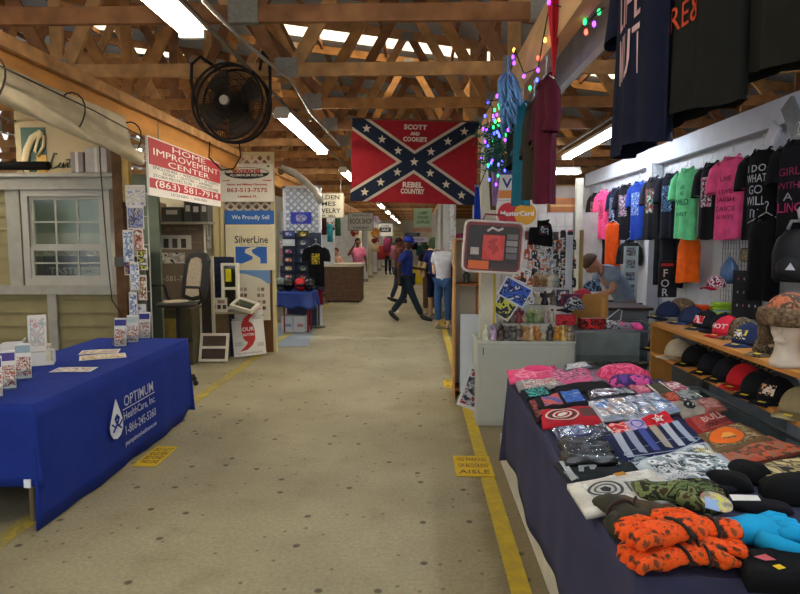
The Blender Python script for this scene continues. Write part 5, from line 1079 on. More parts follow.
for i, (px, py_, c_, lb) in enumerate([(585, 330, ['#b8201e', '#1a1a1a', '#d8302a'], 'red and black boxed item on the glass case at the left'), (597, 329, ['#c02a24', '#4a1a18', '#a01c1c'], 'red boxed item on the glass case beside the grey heap')]):
    x = at(px, py_, 5.75).x; r = E('boxed_item', lb, 'box', (x, 5.73, .871), .1); B(MB().bb(-.055, .055, -.06, .06, 0, .10), 'carton', printmat(c_, 22, .5, i), r, bevel=.003)
# ---- figurine cabinet with stepped tiers
FX0, FX1 = .545, 1.42
r = E('cabinet', 'white painted cabinet with stepped tiers of figurines on top', 'cabinet', ((FX0 + FX1) / 2, 5.5, 0)); wc = M('#aeb0a4', .6, 0, .06, 4); hw_ = (FX1 - FX0) / 2
B(MB().bb(-hw_, hw_, 0, .95, 0, .765), 'body', wc, r); B(MB().bb(-hw_ - .01, hw_ + .01, -.015, .95, .765, .785), 'top', M('#b9bbb0', .5), r, bevel=.004)
B(MB().bb(-hw_ + .03, hw_ - .03, -.012, 0, .03, .735), 'front_panel', wc, r); B(MB().bb(-hw_ + .045, -hw_ + .055, -.018, -.012, .66, .73), 'hinge', M('#6a6c68', .4, .6), r); B(MB().tube([(-.05, -.013, .25), (-.05, -.016, .25)], .015, 10), 'screw_mark', M('#8f9086', .6), r)
tiers = [(0, .785), (.2, .92), (.4, 1.07), (.6, 1.23)]
for i in range(1, 4): B(MB().bb(-hw_ + (.13 if i == 1 else .32 if i == 2 else .38), hw_ - .16, tiers[i][0], .94 if i == 3 else tiers[i + 1][0] if False else .94, tiers[i - 1][1], tiers[i][1]), 'step', M('#a9aaa2', .6), r)
def figurine(label, x, Y, z, kind, c1, c2, s=1.0, group='small figurines on the stepped cabinet'):
    r = E('figurine', label, 'figurine', (x, Y, z + .001), rnd.uniform(-.5, .5), group); r.scale = (s, s, s); m1 = M(c1, .4, 0, .25, 30, 0, .5); m2 = M(c2, .4, 0, .2, 30, 0, .5)
    if kind == 'bear':
        B(MB().ell((0, 0, .035), (.028, .025, .035), 12).ell((-.02, -.02, .012), (.012, .02, .012), 8).ell((.02, -.02, .012), (.012, .02, .012), 8).ell((-.028, -.008, .045), (.01, .012, .02), 8).ell((.028, -.008, .045), (.01, .012, .02), 8), 'body', m1, r, smooth=True)
        B(MB().ell((0, -.003, .085), (.024, .022, .022), 12).ell((-.018, 0, .104), (.009, .005, .009), 8).ell((.018, 0, .104), (.009, .005, .009), 8).ell((0, -.022, .08), (.009, .008, .007), 8), 'head', m2, r, smooth=True)
    elif kind == 'angel':
        B(MB().lathe([(.03, 0), (.032, .01), (.022, .04), (.012, .075), (.008, .09)], seg=14), 'robe', m1, r, smooth=True); B(MB().ell((0, 0, .104), (.014, .014, .016), 12), 'head', m2, r, smooth=True)
        for a in (-1, 1): B(MB().sheet(lambda u, v: (a * (.008 + .04 * u), .01 + .01 * u, .05 + .045 * v * (1 - .3 * u) + .02 * u), 4, 4, (0, .003, 0)), 'wing', m1, r)
    elif kind == 'bottle':
        B(MB().lathe([(.02, 0), (.022, .01), (.022, .06), (.009, .08), (.008, .1)], seg=14), 'body', m1, r, smooth=True); B(MB().lathe([(.01, .1), (.01, .115)], seg=10), 'cap', m2, r)
    elif kind == 'star':
        B(MB().prism([(.03 * (1 if k % 2 == 0 else .45) * math.sin(PI * k / 5), .035 + .033 * (1 if k % 2 == 0 else .45) * math.cos(PI * k / 5)) for k in range(10)], -.008, .008), 'star', m1, r)
        B(MB().bb(-.02, .02, -.01, .01, 0, .012), 'base', m2, r)
    else:
        B(MB().lathe([(.028, 0), (.03, .012), (.02, .02), (.028, .05), (.03, .07), (.016, .085)], seg=14), 'body', m1, r, smooth=True); B(MB().lathe([(.018, .085), (.022, .1), (.012, .115), (.004, .13)], seg=12), 'lid', m2, r, smooth=True)
    return r
rowdef = [
 (5.56, .785, [(486, 'bottle', '#c8ccb0', '#d8d6c0', 'pale cream'), (493, 'jar', '#b59ab8', '#8a7ea0', 'lilac'), (501, 'jar', '#4a3a2c', '#2c2420', 'dark brown'), (507, 'bear', '#4c4a48', '#5a5650', 'charcoal'), (513, 'bear', '#6a6660', '#4c4844', 'grey'), (519, 'jar', '#5a5048', '#8a7a66', 'grey brown'), (525, 'bear', '#b8905c', '#a87c48', 'golden brown'), (531, 'angel', '#c8aa7c', '#d0b48c', 'sandy'), (537, 'bear', '#a86e34', '#b87c3c', 'orange brown'), (543, 'star', '#c9c79c', '#8f8a6c', 'pale yellow'), (550, 'jar', '#3c3a38', '#24302a', 'black'), (557, 'bear', '#b8802c', '#c08a3a', 'amber'), (563, 'angel', '#c8a050', '#d0b068', 'gold'), (569, 'bear', '#9a8a70', '#8a7a5c', 'dull tan')]),
 (5.76, .92, [(506, 'jar', '#6a6a64', '#a8a49c', 'grey glass'), (512, 'bottle', '#5c5248', '#8a5a50', 'brown'), (519, 'angel', '#7a2c34', '#5a2a30', 'dark red'), (524, 'star', '#b8a878', '#8a7a5c', 'cream'), (531, 'jar', '#5a7a3a', '#a8b068', 'green'), (538, 'bear', '#8a9468', '#a8ac80', 'light green'), (546, 'angel', '#9a8a84', '#b0a090', 'pinkish grey'), (552, 'bottle', '#a8a08c', '#3a3a34', 'beige')]),
 (5.96, 1.07, [(530, 'angel', '#8a8c74', '#d0ccb0', 'pale green'), (537, 'bear', '#c0b89c', '#d0c8ac', 'cream white'), (545, 'angel', '#18181a', '#202024', 'black'), (553, 'jar', '#6a5a4c', '#4a4038', 'brown'), ]),
 (6.18, 1.23, [(536, 'jar', '#8a5c30', '#a87840', 'copper'), (543, 'bear', '#9a7a50', '#b09060', 'tan'), (549, 'angel', '#c0b89c', '#a8a084', 'ivory'), (557, 'bottle', '#8a9484', '#6a7468', 'grey green')])]
names4 = ['on the lowest step', 'on the second step', 'on the third step', 'on the top step']; ordn = ['first', 'second', 'third', 'fourth', 'fifth', 'sixth', 'seventh', 'eighth', 'ninth', 'tenth', 'eleventh', 'twelfth', 'thirteenth', 'last']
for ri, (Y, z, L_) in enumerate(rowdef):
    for i, (px, k, a, b, nm_) in enumerate(L_): figurine('small %s figurine %s, %s from the left' % (nm_, names4[ri], ordn[i]), at(px, 335 - ri * 18, Y).x, Y, z, k, a, b, 1.15 if ri else 1.2)
def pack(label, px, py_, Y, w_, h_, rz, cols, tilt=0, roll=0, z=None, seed=0, edge='#d6d8dc'):
    p = at(px, py_, Y); r = E('toy_package', label, 'package', p if z is None else (p.x, p.y, z), rz, None, rot=(tilt, roll, rz)); B(MB().bb(-w_ / 2, w_ / 2, 0, .03, -h_ / 2, h_ / 2), 'carton', paint(edge), r); B(MB().bb(-w_ / 2 + .012, w_ / 2 - .012, -.004, 0, -h_ / 2 + .012, h_ / 2 - .012), 'front_picture', printmat(cols, 16, .4, seed), r); return r
pack('slanted blue boxed toy standing left of the stepped figurines', 515, 292, 5.82, .28, .2, 0, ['#2a4cb0', '#3f68c8', '#1a2a60', '#c8d0e0'], roll=.5, seed=2)
pack('slanted dark boxed toy with yellow spots below the blue one', 504, 308, 5.72, .2, .18, 0, ['#1c1f26', '#2b3040', '#c8c850', '#15171c'], roll=.55, seed=4)
pack('white and silver boxed item leaning on the third step', 527, 297, 5.9, .12, .15, 0, ['#b8b8b0', '#6a6c6e', '#d8d4c8', '#8a8468'], roll=-.2, seed=6)
pack('dark patterned box with orange corner high on the left', 522, 275, 5.95, .15, .14, 0, ['#2a2824', '#c86a3a', '#d8d4c8', '#3a4454'], roll=.4, seed=7)
for i, (px, py_, Y, w_, h_, c_, lb) in enumerate([(566, 320, 5.7, .18, .1, ['#a01c28', '#c02c34', '#5a1218'], 'stack of dark red boxes right of the lowest figurines'), (571, 300, 5.95, .18, .12, ['#7a1c30', '#2a2c4a', '#a82a3c'], 'red and navy box pile on the third step right side'), (563, 298, 6.0, .12, .16, ['#2c3050', '#6a5a50', '#c8c8cc'], 'navy box with printed face at the end of the third step')]):
    pack(lb, px, py_, Y, w_, h_, 0, c_, seed=i, edge=c_[0])
for i, (px, py_, Y, c_, lb) in enumerate([(574, 310, 5.85, ['#16181c', '#b8c0cc', '#24262c', '#6a7280'], 'black and white cap in a bag right of the top steps'), (583, 301, 6.15, ['#c22a44', '#a01c34'], 'crimson cap lying behind the boxes'), (592, 292, 6.3, ['#1c2430', '#5a7a9c', '#101418'], 'navy cap in front of the bending person')]):
    p = at(px, py_, Y); cap_hat(lb, p, -1.2, printmat(c_, 20, .6, i) if len(c_) > 1 else c_[0], c_[0], sticker=None, group='caps stacked behind the figurine cabinet')
# ---- aisle post, shelf case, signs
r = E('wooden_post', 'cream painted timber post at the aisle corner beside the figurine cabinet', 'post', (at(486, 300, 5.7).x, 5.7, .786)); B(MB().bb(-.06, .06, -.055, .055, 0, 1.934), 'shaft', M('#bdb9a4', .6, 0, .08), r); B(MB().bb(.06, .085, -.05, -.02, .0, 1.1), 'edge_strip', paint('#b5a422'), r)
r = E('open_shelf', 'small wooden open shelf unit standing in the aisle behind the cream post', 'shelf', (at(467, 300, 6.5).x, 6.64, 0)); wq = paint('#b9b2a0')
w2 = .14; zs = at(467, 285, 6.3).z
B(MB().bb(-w2, -w2 + .02, -.15, .15, 0, 1.72), 'side_panel', wood('#b98c58', .2), r); B(MB().bb(w2 - .02, w2, -.15, .15, 0, 1.72), 'side_panel', wood('#b98c58', .2), r); B(MB().bb(-w2 + .02, w2 - .02, .13, .15, 0, 1.72), 'back_panel', wq, r)
for z in (.1, zs, 1.7): B(MB().bb(-w2 + .02, w2 - .02, -.15, .13, z - .02, z), 'shelf_board', wood('#8f5a34', .2), r)
for i, (dz, c_, lb, hh) in enumerate([(zs, '#2c3028', 'dark green ornament on the small open shelf', .13), (.1, '#7a4a38', 'reddish ornament on the bottom of the small open shelf', .16)]): figurine(lb, at(467, 300, 6.5).x, 6.6, dz, 'jar', c_, '#3a3a34', 1.3, None)
r = sign('foam_board', 'plain pale blue white board leaning against the small shelf', 'board', (at(471, 330, 5.95).x, 6.0, .58), .2, .78, 0, '#c3ccd4', .02, None)
r = sign('picture_board', 'white framed board with dark picture leaning below the pale board', 'board', (at(474, 345, 5.7).x, 5.75, .3), .18, .42, 0, '#c9ccd0', .02, None); panel(r, 'picture', -.07, .07, -.18, .16, -.011, printmat(['#2a2a34', '#6a7080', '#b8bcc4', '#8a3038'], 18, .6, 2)); r.rotation_euler = (-.1, .35, 0)
# card sign
c0 = at(517, 196, 5.62)
r = sign('card_sign', 'white sign with blue band, orange band and overlapping red and yellow circles', 'sign', c0, .37, .56, 0, '#d9d6cc', .02, None)
panel(r, 'blue_band', -.16, .16, .19, .25, -.011, paint('#2c3f8a')); text(r, 'VISA', .12, paint('#27356e'), 0, .11, -.012, fit=.28, bold=.003); panel(r, 'orange_band', -.17, .17, -.02, .05, -.011, paint('#e08a3a')); panel(r, 'red_line', -.18, .18, -.045, -.04, -.011, paint('#b8a08a'))
for x, c_, d_ in ((-.075, '#c4202a', .0), (.075, '#e0a020', -.003)): B(MB().prism([(x + .1 * math.cos(a), -.16 + .1 * math.sin(a)) for a in [2 * PI * k / 32 for k in range(32)]], -.0165 + d_, -.011), 'circle', paint(c_), r)
text(r, 'MasterCard', .06, paint('#efece4'), 0, -.16, -.021, fit=.3, bold=.0015)
# red bag
c0 = at(493, 247, 5.2); ww, hh = 58 / 610 * 5.2, 50 / 610 * 5.2
def rrect(w_, h_, rad, n_=6): 
    pts = []
    for cx_, cz_, a0 in ((w_ / 2 - rad, h_ / 2 - rad, 0), (-w_ / 2 + rad, h_ / 2 - rad, PI / 2), (-w_ / 2 + rad, -h_ / 2 + rad, PI), (w_ / 2 - rad, -h_ / 2 + rad, 1.5 * PI)):
        for k in range(n_ + 1): a = a0 + PI / 2 * k / n_; pts.append((cx_ + rad * math.cos(a), cz_ + rad * math.sin(a)))
    return pts
r = E('storage_bag', 'clear fronted zip bag with red lining hanging on the cream post', 'bag', c0, 0, rot=(0, .06, .0)); rd = M('#7c1f1f', .5, 0, .2)
B(MB().prism(rrect(ww, hh, .05), -.0, .09), 'back_shell', rd, r); B(MB().prism(rrect(ww * .88, hh * .84, .03), -.006, 0), 'inner_panel', M('#2a2422', .6, 0, .2), r)
o_ = rrect(ww, hh, .05); B(MB().tube([(x, -.004, z) for x, z in o_ + [o_[0]]], .011, 8), 'piping', M('#c8bfb4', .4), r, smooth=True)
panel(r, 'red_packet', -.09, .09, -.11, .10, -.007, printmat(['#c4302c', '#d04038', '#a82824'], 8, .4, 2), .02)
panel(r, 'black_packet', -.2, -.1, -.11, .13, -.007, M('#1c1a18', .5), .015); panel(r, 'white_label', -.19, -.12, -.07, -.01, -.023, paint('#b8b4ac')); panel(r, 'orange_packet', -.2, -.03, -.19, -.12, -.007, paint('#d8641e'), .02)
for i in range(4): panel(r, 'grey_box', .11, .2, .07 - i * .055, .115 - i * .055, -.007, paint(['#6a6a68', '#8a8c8a', '#74767a', '#5a5c60'][i]), .02)
panel(r, 'grey_strip', .0, .2, -.19, -.14, -.007, M('#3a2a28', .5), .012)
B(MB().tube([(-.06, -.03, .13), (-.02, -.035, .16), (.03, -.03, .14), (.07, -.035, .16)], .01, 6), 'white_straps', paint('#d8d4d0'), r)
B(MB().prism(rrect(ww * .96, hh * .94, .045), -.045, -.043), 'clear_front', glassmat('#fbf8f6', .1, .02), r)
B(MB().tube([(-.1, .03, hh / 2), (-.08, .03, hh / 2 + .06), (.08, .03, hh / 2 + .06), (.1, .03, hh / 2)], .008, 6), 'handle', rd, r)
# background goods behind the figurines
r = E('wire_rack', 'white wire rack with hanging goods behind the stepped figurines', 'rack', (1.35, 6.95, 0)); mb = MB()
for i in range(9): mb.tube([(-.4 + i * .1, 0, .8), (-.4 + i * .1, 0, 2.0)], .004, 5)
for i in range(9): mb.tube([(-.4, 0, .8 + i * .15), (.4, 0, .8 + i * .15)], .004, 5)
B(mb, 'wire_grid', M('#9ea2a6', .4, .3), r)
for a in (-.4, .4): B(MB().tube([(a, 0, 0), (a, 0, 2.02)], .012, 8), 'upright', M('#9ea2a6', .4, .3), r)
gcol = ['#b85a20', '#2a2c34', '#4a4f58', '#a8acb4', '#3a2c28', '#1c2230', '#22242a', '#6a7a9c', '#3a3a3e', '#a83038', '#c8c8c4', '#4a4038']
k = 0
for row in range(6):
    for c_ in range(7):
        px = 527 + c_ * 7.2 + (row % 2) * 3; py_ = 236 + row * 9.5; p = at(px, py_, 6.88); col_ = gcol[(k * 5 + row) % 12]; k += 1
        o = E('hanging_packet', 'small packet on the wire rack, row %s from the top, %s along' % (('one', 'two', 'three', 'four', 'five', 'six')[row], ordn[c_]), 'packet', p, 0, 'packets on the wire rack')
        B(MB().bb(-.03, .03, -.012, .012, -.045, .045), 'pouch', printmat([col_, gcol[(k * 7) % 12], col_, '#d0d0cc'], 30, .5, k), o); B(MB().bb(-.025, .025, -.004, .004, .045, .065), 'header_card', paint(gcol[(k * 3) % 12]), o)
garment('t_shirt', 'small black shirt with pale triangle hanging behind the figurines', 'shirt', at(541, 220, 6.75), 0, '#17181b', .26, .28, 'none', .02, 3, [(-.02, .08, -.16, -.06, printmat(['#17181b', '#b8c0cc', '#17181b', '#5a2a34'], 26, .8, 2))], hanger=False)
for i, (px, y0_, y1_, c_, lb) in enumerate([(568, 235, 300, '#c6cad0', 'white hanging strip of cards behind the figurines'), (580, 230, 300, '#a08a50', 'tan wooden stick standing behind the figurines')]):
    a = at(px, y1_, 6.6); b = at(px, y0_, 6.6); tag(B(MB().bb(-.02 if i else -.035, .02 if i else .035, -.01, .01, -a.z, b.z - a.z), 'hanging_strip' if i == 0 else 'wooden_stick', paint(c_), loc=a), lb, 'strip' if i == 0 else 'stick')
r = E('cardboard_box', 'brown cardboard box on top of the rear partition under the small lamp', 'box', at(563, 222, 9.4), 0); zz0 = at(563, 213, 9.4).z
r.location.z = zz0; B(MB().bb(-.22, .22, -.12, .12, 0, .22), 'carton', M('#8f5a34', .8), r); B(MB().bb(-.22, .22, -.125, -.12, .09, .12), 'tape', M('#b08a5a', .5), r)
S(MB().bb(1.4, 3.0, 9.2, 9.24, 0, zz0), 'wall_partition', M('#b8b2ae', .7))
S(MB().bb(at(579, 220, 8.9).x - .04, at(579, 220, 8.9).x + .05, 8.9, 9.0, 0, at(579, 178, 8.9).z), 'trim_%d' % n, M('#c6c2ae', .6)); n += 1
# ---- person bending over the counter
person('person', 'person in a grey short sleeved shirt bending over the counter, short brown hair', (2.42, 7.5, -.04), -1.45,
       dict(pelvis=(0, .12, .93), waist=(0, .10, 1.08), chest=(0, -.05, 1.24), neckb=(0, -.17, 1.35), neck=(0, -.22, 1.38), head=(0, -.30, 1.41), crown=(0, -.36, 1.46), shL=(-.17, -.13, 1.32), shR=(.17, -.13, 1.32), elL=(-.23, -.2, 1.13), elR=(.23, -.14, 1.12), wrL=(-.14, -.42, 1.08), wrR=(.16, -.36, 1.05), hipL=(-.09, .1, .88), hipR=(.09, .1, .88)),
       skinc='#b07c62', top='#7f8da0', legs='#2c3444', shoe='#222222', hair='#4a3528', dirn=(0, -.75, -.66), sc_=1.02)
# ---- hanging shirts on the right wall
def pa(cols, s=26, seed=0, x=.11, z0=-.36, z1=-.12): return [(-x, x, z0, z1, printmat(cols, s, .85, seed))]
K_ = '#16171c'
sh = [(9.82, '#17171a', ['#17171a', '#b8643c', '#17171a', '#8a8a8a'], 'black shirt with orange print, farthest of the wall row', None),
      (9.35, '#e84a7c', ['#e84a7c', '#8a2444', '#d23a68'], 'hot pink shirt second from the far end of the wall row', None),
      (8.87, '#1a2038', ['#1a2038', '#6a7a9c', '#1a2038', '#98a4b8'], 'navy shirt with grey blue print, third from the far end', None),
      (8.36, '#16161c', ['#16161c', '#b890a8', '#16161c', '#d0c8d0'], 'black shirt with pale violet print, fourth from the far end', None),
      (7.94, '#1f3f9c', ['#1f3f9c', '#7c9ad0', '#1f3f9c', '#a8bce0'], 'royal blue shirt with light print on the wall row', None),
      (7.43, '#22242a', ['#22242a', '#c0485c', '#22242a', '#58a080', '#c8c8c8'], 'charcoal shirt with red and green column print', None),
      (6.95, '#1a1f2c', ['#1a1f2c', '#4a7aa8', '#1a1f2c', '#88a8c8'], 'black shirt with steel blue emblem left of the green shirt', None),
      (6.46, '#72e0a0', None, 'mint green shirt with dark lettering on the wall row', [('LIFE', .05, '#1f5a44', 0, -.2, .08), ('IS', .05, '#1f5a44', 0, -.26, .05), ('WILD', .09, '#1c6a58', 0, -.35, .2), ('SWEET', .05, '#1f5a44', 0, -.47, .18)]),
      (6.0, '#17191e', ['#c8ccd4', '#17191e', '#b8407c', '#d8dce0'], 'black shirt with white and pink print right of the green shirt', None),
      (5.55, '#ee5a92', None, 'bright pink shirt with rows of small dark lettering', [('LIVE', .06, '#6a2440', 0, -.2, .14), ('LOVE', .05, '#6a2440', 0, -.31, .16), ('LAUGH', .06, '#6a2440', 0, -.38, .2), ('DANCE', .06, '#6a2440', 0, -.46, .22), ('ALWAYS', .05, '#6a2440', 0, -.53, .2)]),
      (5.1, '#131519', None, 'black shirt with large white block lettering near the grey brace', [('I DO', .08, '#c8ccd4', 0, -.16, .2), ('WHAT', .09, '#c8ccd4', 0, -.24, .22), ('GO', .1, '#b8bcc8', 0, -.33, .14), ('WILL', .1, '#c8ccd4', 0, -.42, .2), ('IT', .1, '#b0b4c0', 0, -.52, .08)]),
      (4.58, '#121216', None, 'black shirt with deep pink lettering at the right edge of the photo', [('GIRL', .08, '#8a2c54', 0, -.24, .22), ('WITH', .07, '#8a2c54', 0, -.34, .22), ('A', .08, '#9a9aa8', 0, -.42, .1), ('BLING', .1, '#b8386c', 0, -.5, .3)])]
SHY = [9.63, 9.17, 8.70, 8.2, 7.8, 7.25, 6.82, 6.36, 5.91, 5.48, 5.06, 4.56]
for i, (Y, c_, cols, lb, wd_) in enumerate(sh):
    garment('t_shirt', lb, 'shirt', (2.76 - (.03 if i % 2 else 0), SHY[i], 2.43), -1.34 - .06 * (i % 3), c_, .33, .72, 'short', .05, i * 1.3, pa(cols, 24, i, .09, -.42, -.14) if cols else None, wd_, 'printed shirts hanging on the white right wall')
for (px, pyt, Y, c_, ln, lb, sl) in [(613, 222, 8.4, '#d04c14', .75, 'orange shirt hanging below the blue shirt by the person', 'none'), (691, 234, 6.4, '#e8641a', .5, 'blaze orange shirt hanging under the green shirt', 'none'), (671, 228, 6.9, '#171a22', .6, 'dark long sleeved top hanging beside the white post', 'long'), (630, 240, 7.9, '#17181a', .3, 'short black top hanging left of the white post', 'short'), (766, 216, 4.85, '#0e0f12', .66, 'long black garment hanging under the lettered black shirt', 'none'), (598, 222, 9.4, '#1c1f24', .5, 'dark coat hanging behind the bending person', 'long')]:
    p = at(px, pyt, Y); garment('hanging_garment', lb, 'clothing', (min(p.x, 2.80), Y, p.z), -1.35, c_, .32, ln, sl, .06, px * .1, None, None, 'clothes hanging lower on the right wall')
r = E('backpack', 'black backpack with grey straps and white triangle badge at the right wall', 'bag', at(793, 282, 4.4), -.7); bkp = M('#121214', .7, 0, .2)
B(MB().rings([[(.13 * sx_ * math.cos(a), .08 * sx_ * math.sin(a), z) for a in [2 * PI * k / 20 for k in range(20)]] for z, sx_ in ((0, .9), (.03, 1.05), (.2, 1.08), (.3, .9), (.36, .5), (.375, .1))]), 'main_body', bkp, r, smooth=True); B(MB().ell((0, -.08, .1), (.1, .05, .09), 16), 'front_pocket', bkp, r, smooth=True)
B(MB().tube([(-.05, 0, .37), (-.03, 0, .43), (.03, 0, .43), (.05, 0, .37)], .012, 8), 'handle', M('#8a8c90', .6), r, smooth=True); B(MB().prism([(-.03, 0), (.03, 0), (0, .05)], -.14, -.134, c=(0, 0, .09)), 'badge', paint('#c8c8cc'), r); B(MB().tube([(.03, -.02, .43), (.02, -.06, .5), (.06, -.05, .56)], .014, 6), 'strap', M('#a8aab0', .6), r, smooth=True)
pk = E('pegboard', 'white wire mesh panel on the right wall below the pink shirt', 'panel', (2.93, 5.62, 1.12), -PI / 2); mb = MB(); B(MB().bb(-.36, .36, .004, .012, 0, .75), 'backing', M('#ccd2d8', .6), pk)
for i in range(15): mb.bb(-.35 + i * .05 - .002, -.35 + i * .05 + .002, -.003, .003, 0, .75)
for i in range(15): mb.bb(-.36, .36, -.004, .002, i * .05, i * .05 + .004)
B(mb, 'wire_mesh', M('#8f979e', .4, .4), pk)
c0 = at(743, 255, 5.36); r = E('wall_plaque', 'rounded beige plaque with dark frame on the mesh panel', 'plaque', (2.86, c0.y, c0.z), -1.2); B(MB().prism(rrect(.17, .12, .03), -.012, .0), 'frame', M('#2a2622', .6), r); B(MB().prism(rrect(.15, .10, .02), -.016, -.012), 'face', printmat(['#9a8c6c', '#857858', '#b0a484', '#7a4a3c'], 18, .6, 2), r)
r = sign('poster_board', 'black vertical board with white letters FOR beside the white post', 'sign', (2.72, 6.72, at(664, 279, 6.72).z), .2, .40, 0, '#101114', .02, None, None, [('F', .12, '#c8ccd0', -.03, .06, None), ('O', .12, '#c8ccd0', -.03, -.05, None), ('R', .12, '#c8ccd0', -.03, -.15, None)]); panel(r, 'red_stripe', -.08, .05, .14, .17, -.011, paint('#b82a30'))
c0 = at(631, 290, 7.5); r = sign('picture_board', 'pale board with a column of small snapshots left of the white post', 'board', (2.585, 7.5, 1.25), .17, .75, 0, '#b9c8c6', .02)
for i in range(4): panel(r, 'snapshot', -.06, .05, .26 - i * .15, .36 - i * .15, -.011, printmat(['#5a6478', '#9aa4b0', '#4a4a58', '#b8a8a0'], 20, .5, i))
c0 = at(745, 298, 5.0); r = sign('jewelry_board', 'black board with rows of tiny earrings under the beige plaque', 'board', (2.72, 5.1, at(745, 296, 5.1).z), .22, .42, -.7, '#0e0e11', .02)
for i in range(12): B(MB().ell((-.07 + (i % 4) * .045, -.014, .14 - (i // 4) * .11), (.007, .004, .012), 8), 'earring', paint('#9a9aa4' if i % 3 else '#a83040'), r)
# low display table with folded tees (behind the cap shelf)
r = E('display_table', 'grey topped display counter behind the cap shelf with folded bright shirts', 'counter', (2.45, 5.3, 0)); B(MB().bb(-.35, .38, -.75, .25, 1.02, 1.05), 'tabletop', M('#6a6f6a', .6), r); B(MB().bb(-.32, .35, -.7, .2, 0, 1.02), 'cabinet', M('#4a4e50', .7), r)
for (px, py_, w_, d_, h_, c_, lb) in [(664, 304, .2, .16, .08, '#d8501a', 'orange folded shirt stack on the counter behind the navy cap'), (687, 300, .22, .18, .1, '#9ec832', 'lime green folded shirt stack on the counter'), (712, 305, .2, .18, .05, '#9aacc0', 'pale blue and white folded shirts right of the lime stack')]:
    p = atz(px, py_, 1.06); p.x = min(max(p.x, 2.2), 2.7); p.y = min(max(p.y, 4.7), 5.45); r = E('shirt_stack', lb, 'shirts', (p.x, p.y, 1.051), -.3)
    for k in range(3): B(MB().bb(-w_ / 2 + .01 * k, w_ / 2, -d_ / 2, d_ / 2 - .01 * k, h_ * k / 3, h_ * (k + .9) / 3), 'folded_layer', cloth(c_), r, bevel=.008)
r = E('plastic_bag', 'translucent blue bag hanging at the wall below the pink shirt', 'bag', at(729, 272, 5.3), -.8); B(MB().rings([[(.07 * s_ * math.cos(a) * (1 + .1 * math.sin(3 * a)), .04 * s_ * math.sin(a), z) for a in [2 * PI * k / 18 for k in range(18)]] for z, s_ in ((-.1, .8), (-.06, 1.1), (.04, 1.0), (.1, .5), (.13, .2))]), 'bag_body', M('#4a6a94', .35, 0, .3), r, smooth=True); B(MB().tube([(-.01, 0, .12), (0, 0, .17), (.01, 0, .12)], .004, 5), 'handle', M('#4a6a94', .35), r)
r = cap_hat('red and white bandana patterned cap hanging by the mesh panel', at(716, 288, 5.0), -1.2, printmat(['#a82038', '#d8d8dc', '#a82038', '#24345a'], 26, .8, 5), '#a82038', sticker=None, group='caps stacked behind the figurine cabinet', s=.8); r['group'] = 'caps by the right wall'
# ---- clothes and lights hanging from the near beam on the right
garment('t_shirt', 'large navy shirt with pale pink lettering hanging close to the camera', 'shirt', (.80, 2.27, 2.79), -1.56, '#151a2e', .44, .76, 'short', .05, 1, None, [('LIFE', .2, '#c8a0a0', -.02, -.26, .22), ('NUT', .24, '#c8a8a8', -.02, -.44, .22)], 'big shirts hanging overhead near the camera')
garment('t_shirt', 'large black shirt with orange red lettering hanging overhead', 'shirt', (.87, 1.95, 2.85), -1.52, '#1b1c1a', .44, .76, 'short', .05, 2.2, None, [('FIRE&', .11, '#b8482e', -.06, -.46, .24), ('POLICE', .11, '#b8482e', -.06, -.34, .26)], 'big shirts hanging overhead near the camera')
garment('t_shirt', 'large dark olive black shirt hanging overhead at the right edge', 'shirt', (.94, 1.62, 2.90), -1.5, '#1d1e19', .44, .76, 'short', .05, 3.7, None, None, 'big shirts hanging overhead near the camera')
tag(B(MB().tube([(.98, 1.2, 3.0), (.78, 2.7, 2.91)], .012, 8), 'clothes_rail', M('#8f9296', .4, .6), smooth=True), 'metal rail above the large overhead shirts', 'rail')
for (px, pt, pb, Y, c_, w_, lb) in [(546, 78, 203, 3.35, '#481424', .36, 'maroon shirt hanging from the beam above the card sign'), (534, 100, 199, 3.7, '#2f2a22', .34, 'dark brown shirt hanging between the teal and maroon ones'), (523, 105, 205, 4.1, '#125a70', .34, 'teal shirt hanging left of the brown one'), (516, 120, 150, 4.3, '#16201f', .2, 'black green cloth hanging behind the teal shirt')]:
    a = at(px, pt, Y); b = at(px, pb, Y); garment('t_shirt', lb, 'shirt', (a.x, Y, a.z), -1.56, c_, w_ * .72, a.z - b.z, 'short', .05, Y, None, None, 'shirts hanging in a bunch from the beam', neck=True)
def scarf(name, label, px, y0_, y1_, Y, w0, w1, c_, tw=1.0, cat='scarf'):
    a = at(px[0], y0_, Y); b = at(px[1], y1_, Y); L = a.z - b.z
    def f(u, v): ang = tw * v; w_ = w0 + (w1 - w0) * v; q = (u - .5) * w_; return (b.x - a.x) * v + q * math.cos(ang), q * math.sin(ang) + .015 * math.sin(u * 14 + v * 4), -L * v
    r = E(name, label, cat, a); B(MB().sheet(f, 14, 16, (.003, .006, 0)), 'cloth', cloth(c_), r, smooth=True); B(MB().tube([(-.02, 0, 0), (.02, 0, 0)], .012, 8), 'clip', M('#8a8a88', .4, .5), r); return r
scarf('scarf', 'long coral red cloth hanging from the top beam above the maroon shirt', (556, 553), -12, 76, 3.2, .09, .03, '#c8303c', 1.2)
scarf('scarf', 'pale violet cloth hanging beside the cream post', (497, 494), 152, 206, 5.2, .10, .04, '#9a7a98', .5)
scarf('scarf', 'olive and brown striped cloth hanging on the cream post', (490, 493), 156, 210, 5.25, .04, .05, '#6a5a34', .3)
scarf('scarf', 'bright blue cloth hanging at the left of the cream post', (477, 477), 186, 222, 5.3, .03, .07, '#1f3fa0', .4)
a = at(508, 72, 4.1)
r = E('feather_boa', 'light blue fringed tassel hanging from the beam among the string lights', 'tassel', a, .2); lb_ = cloth('#6f9ccc', .1)
mb = MB()
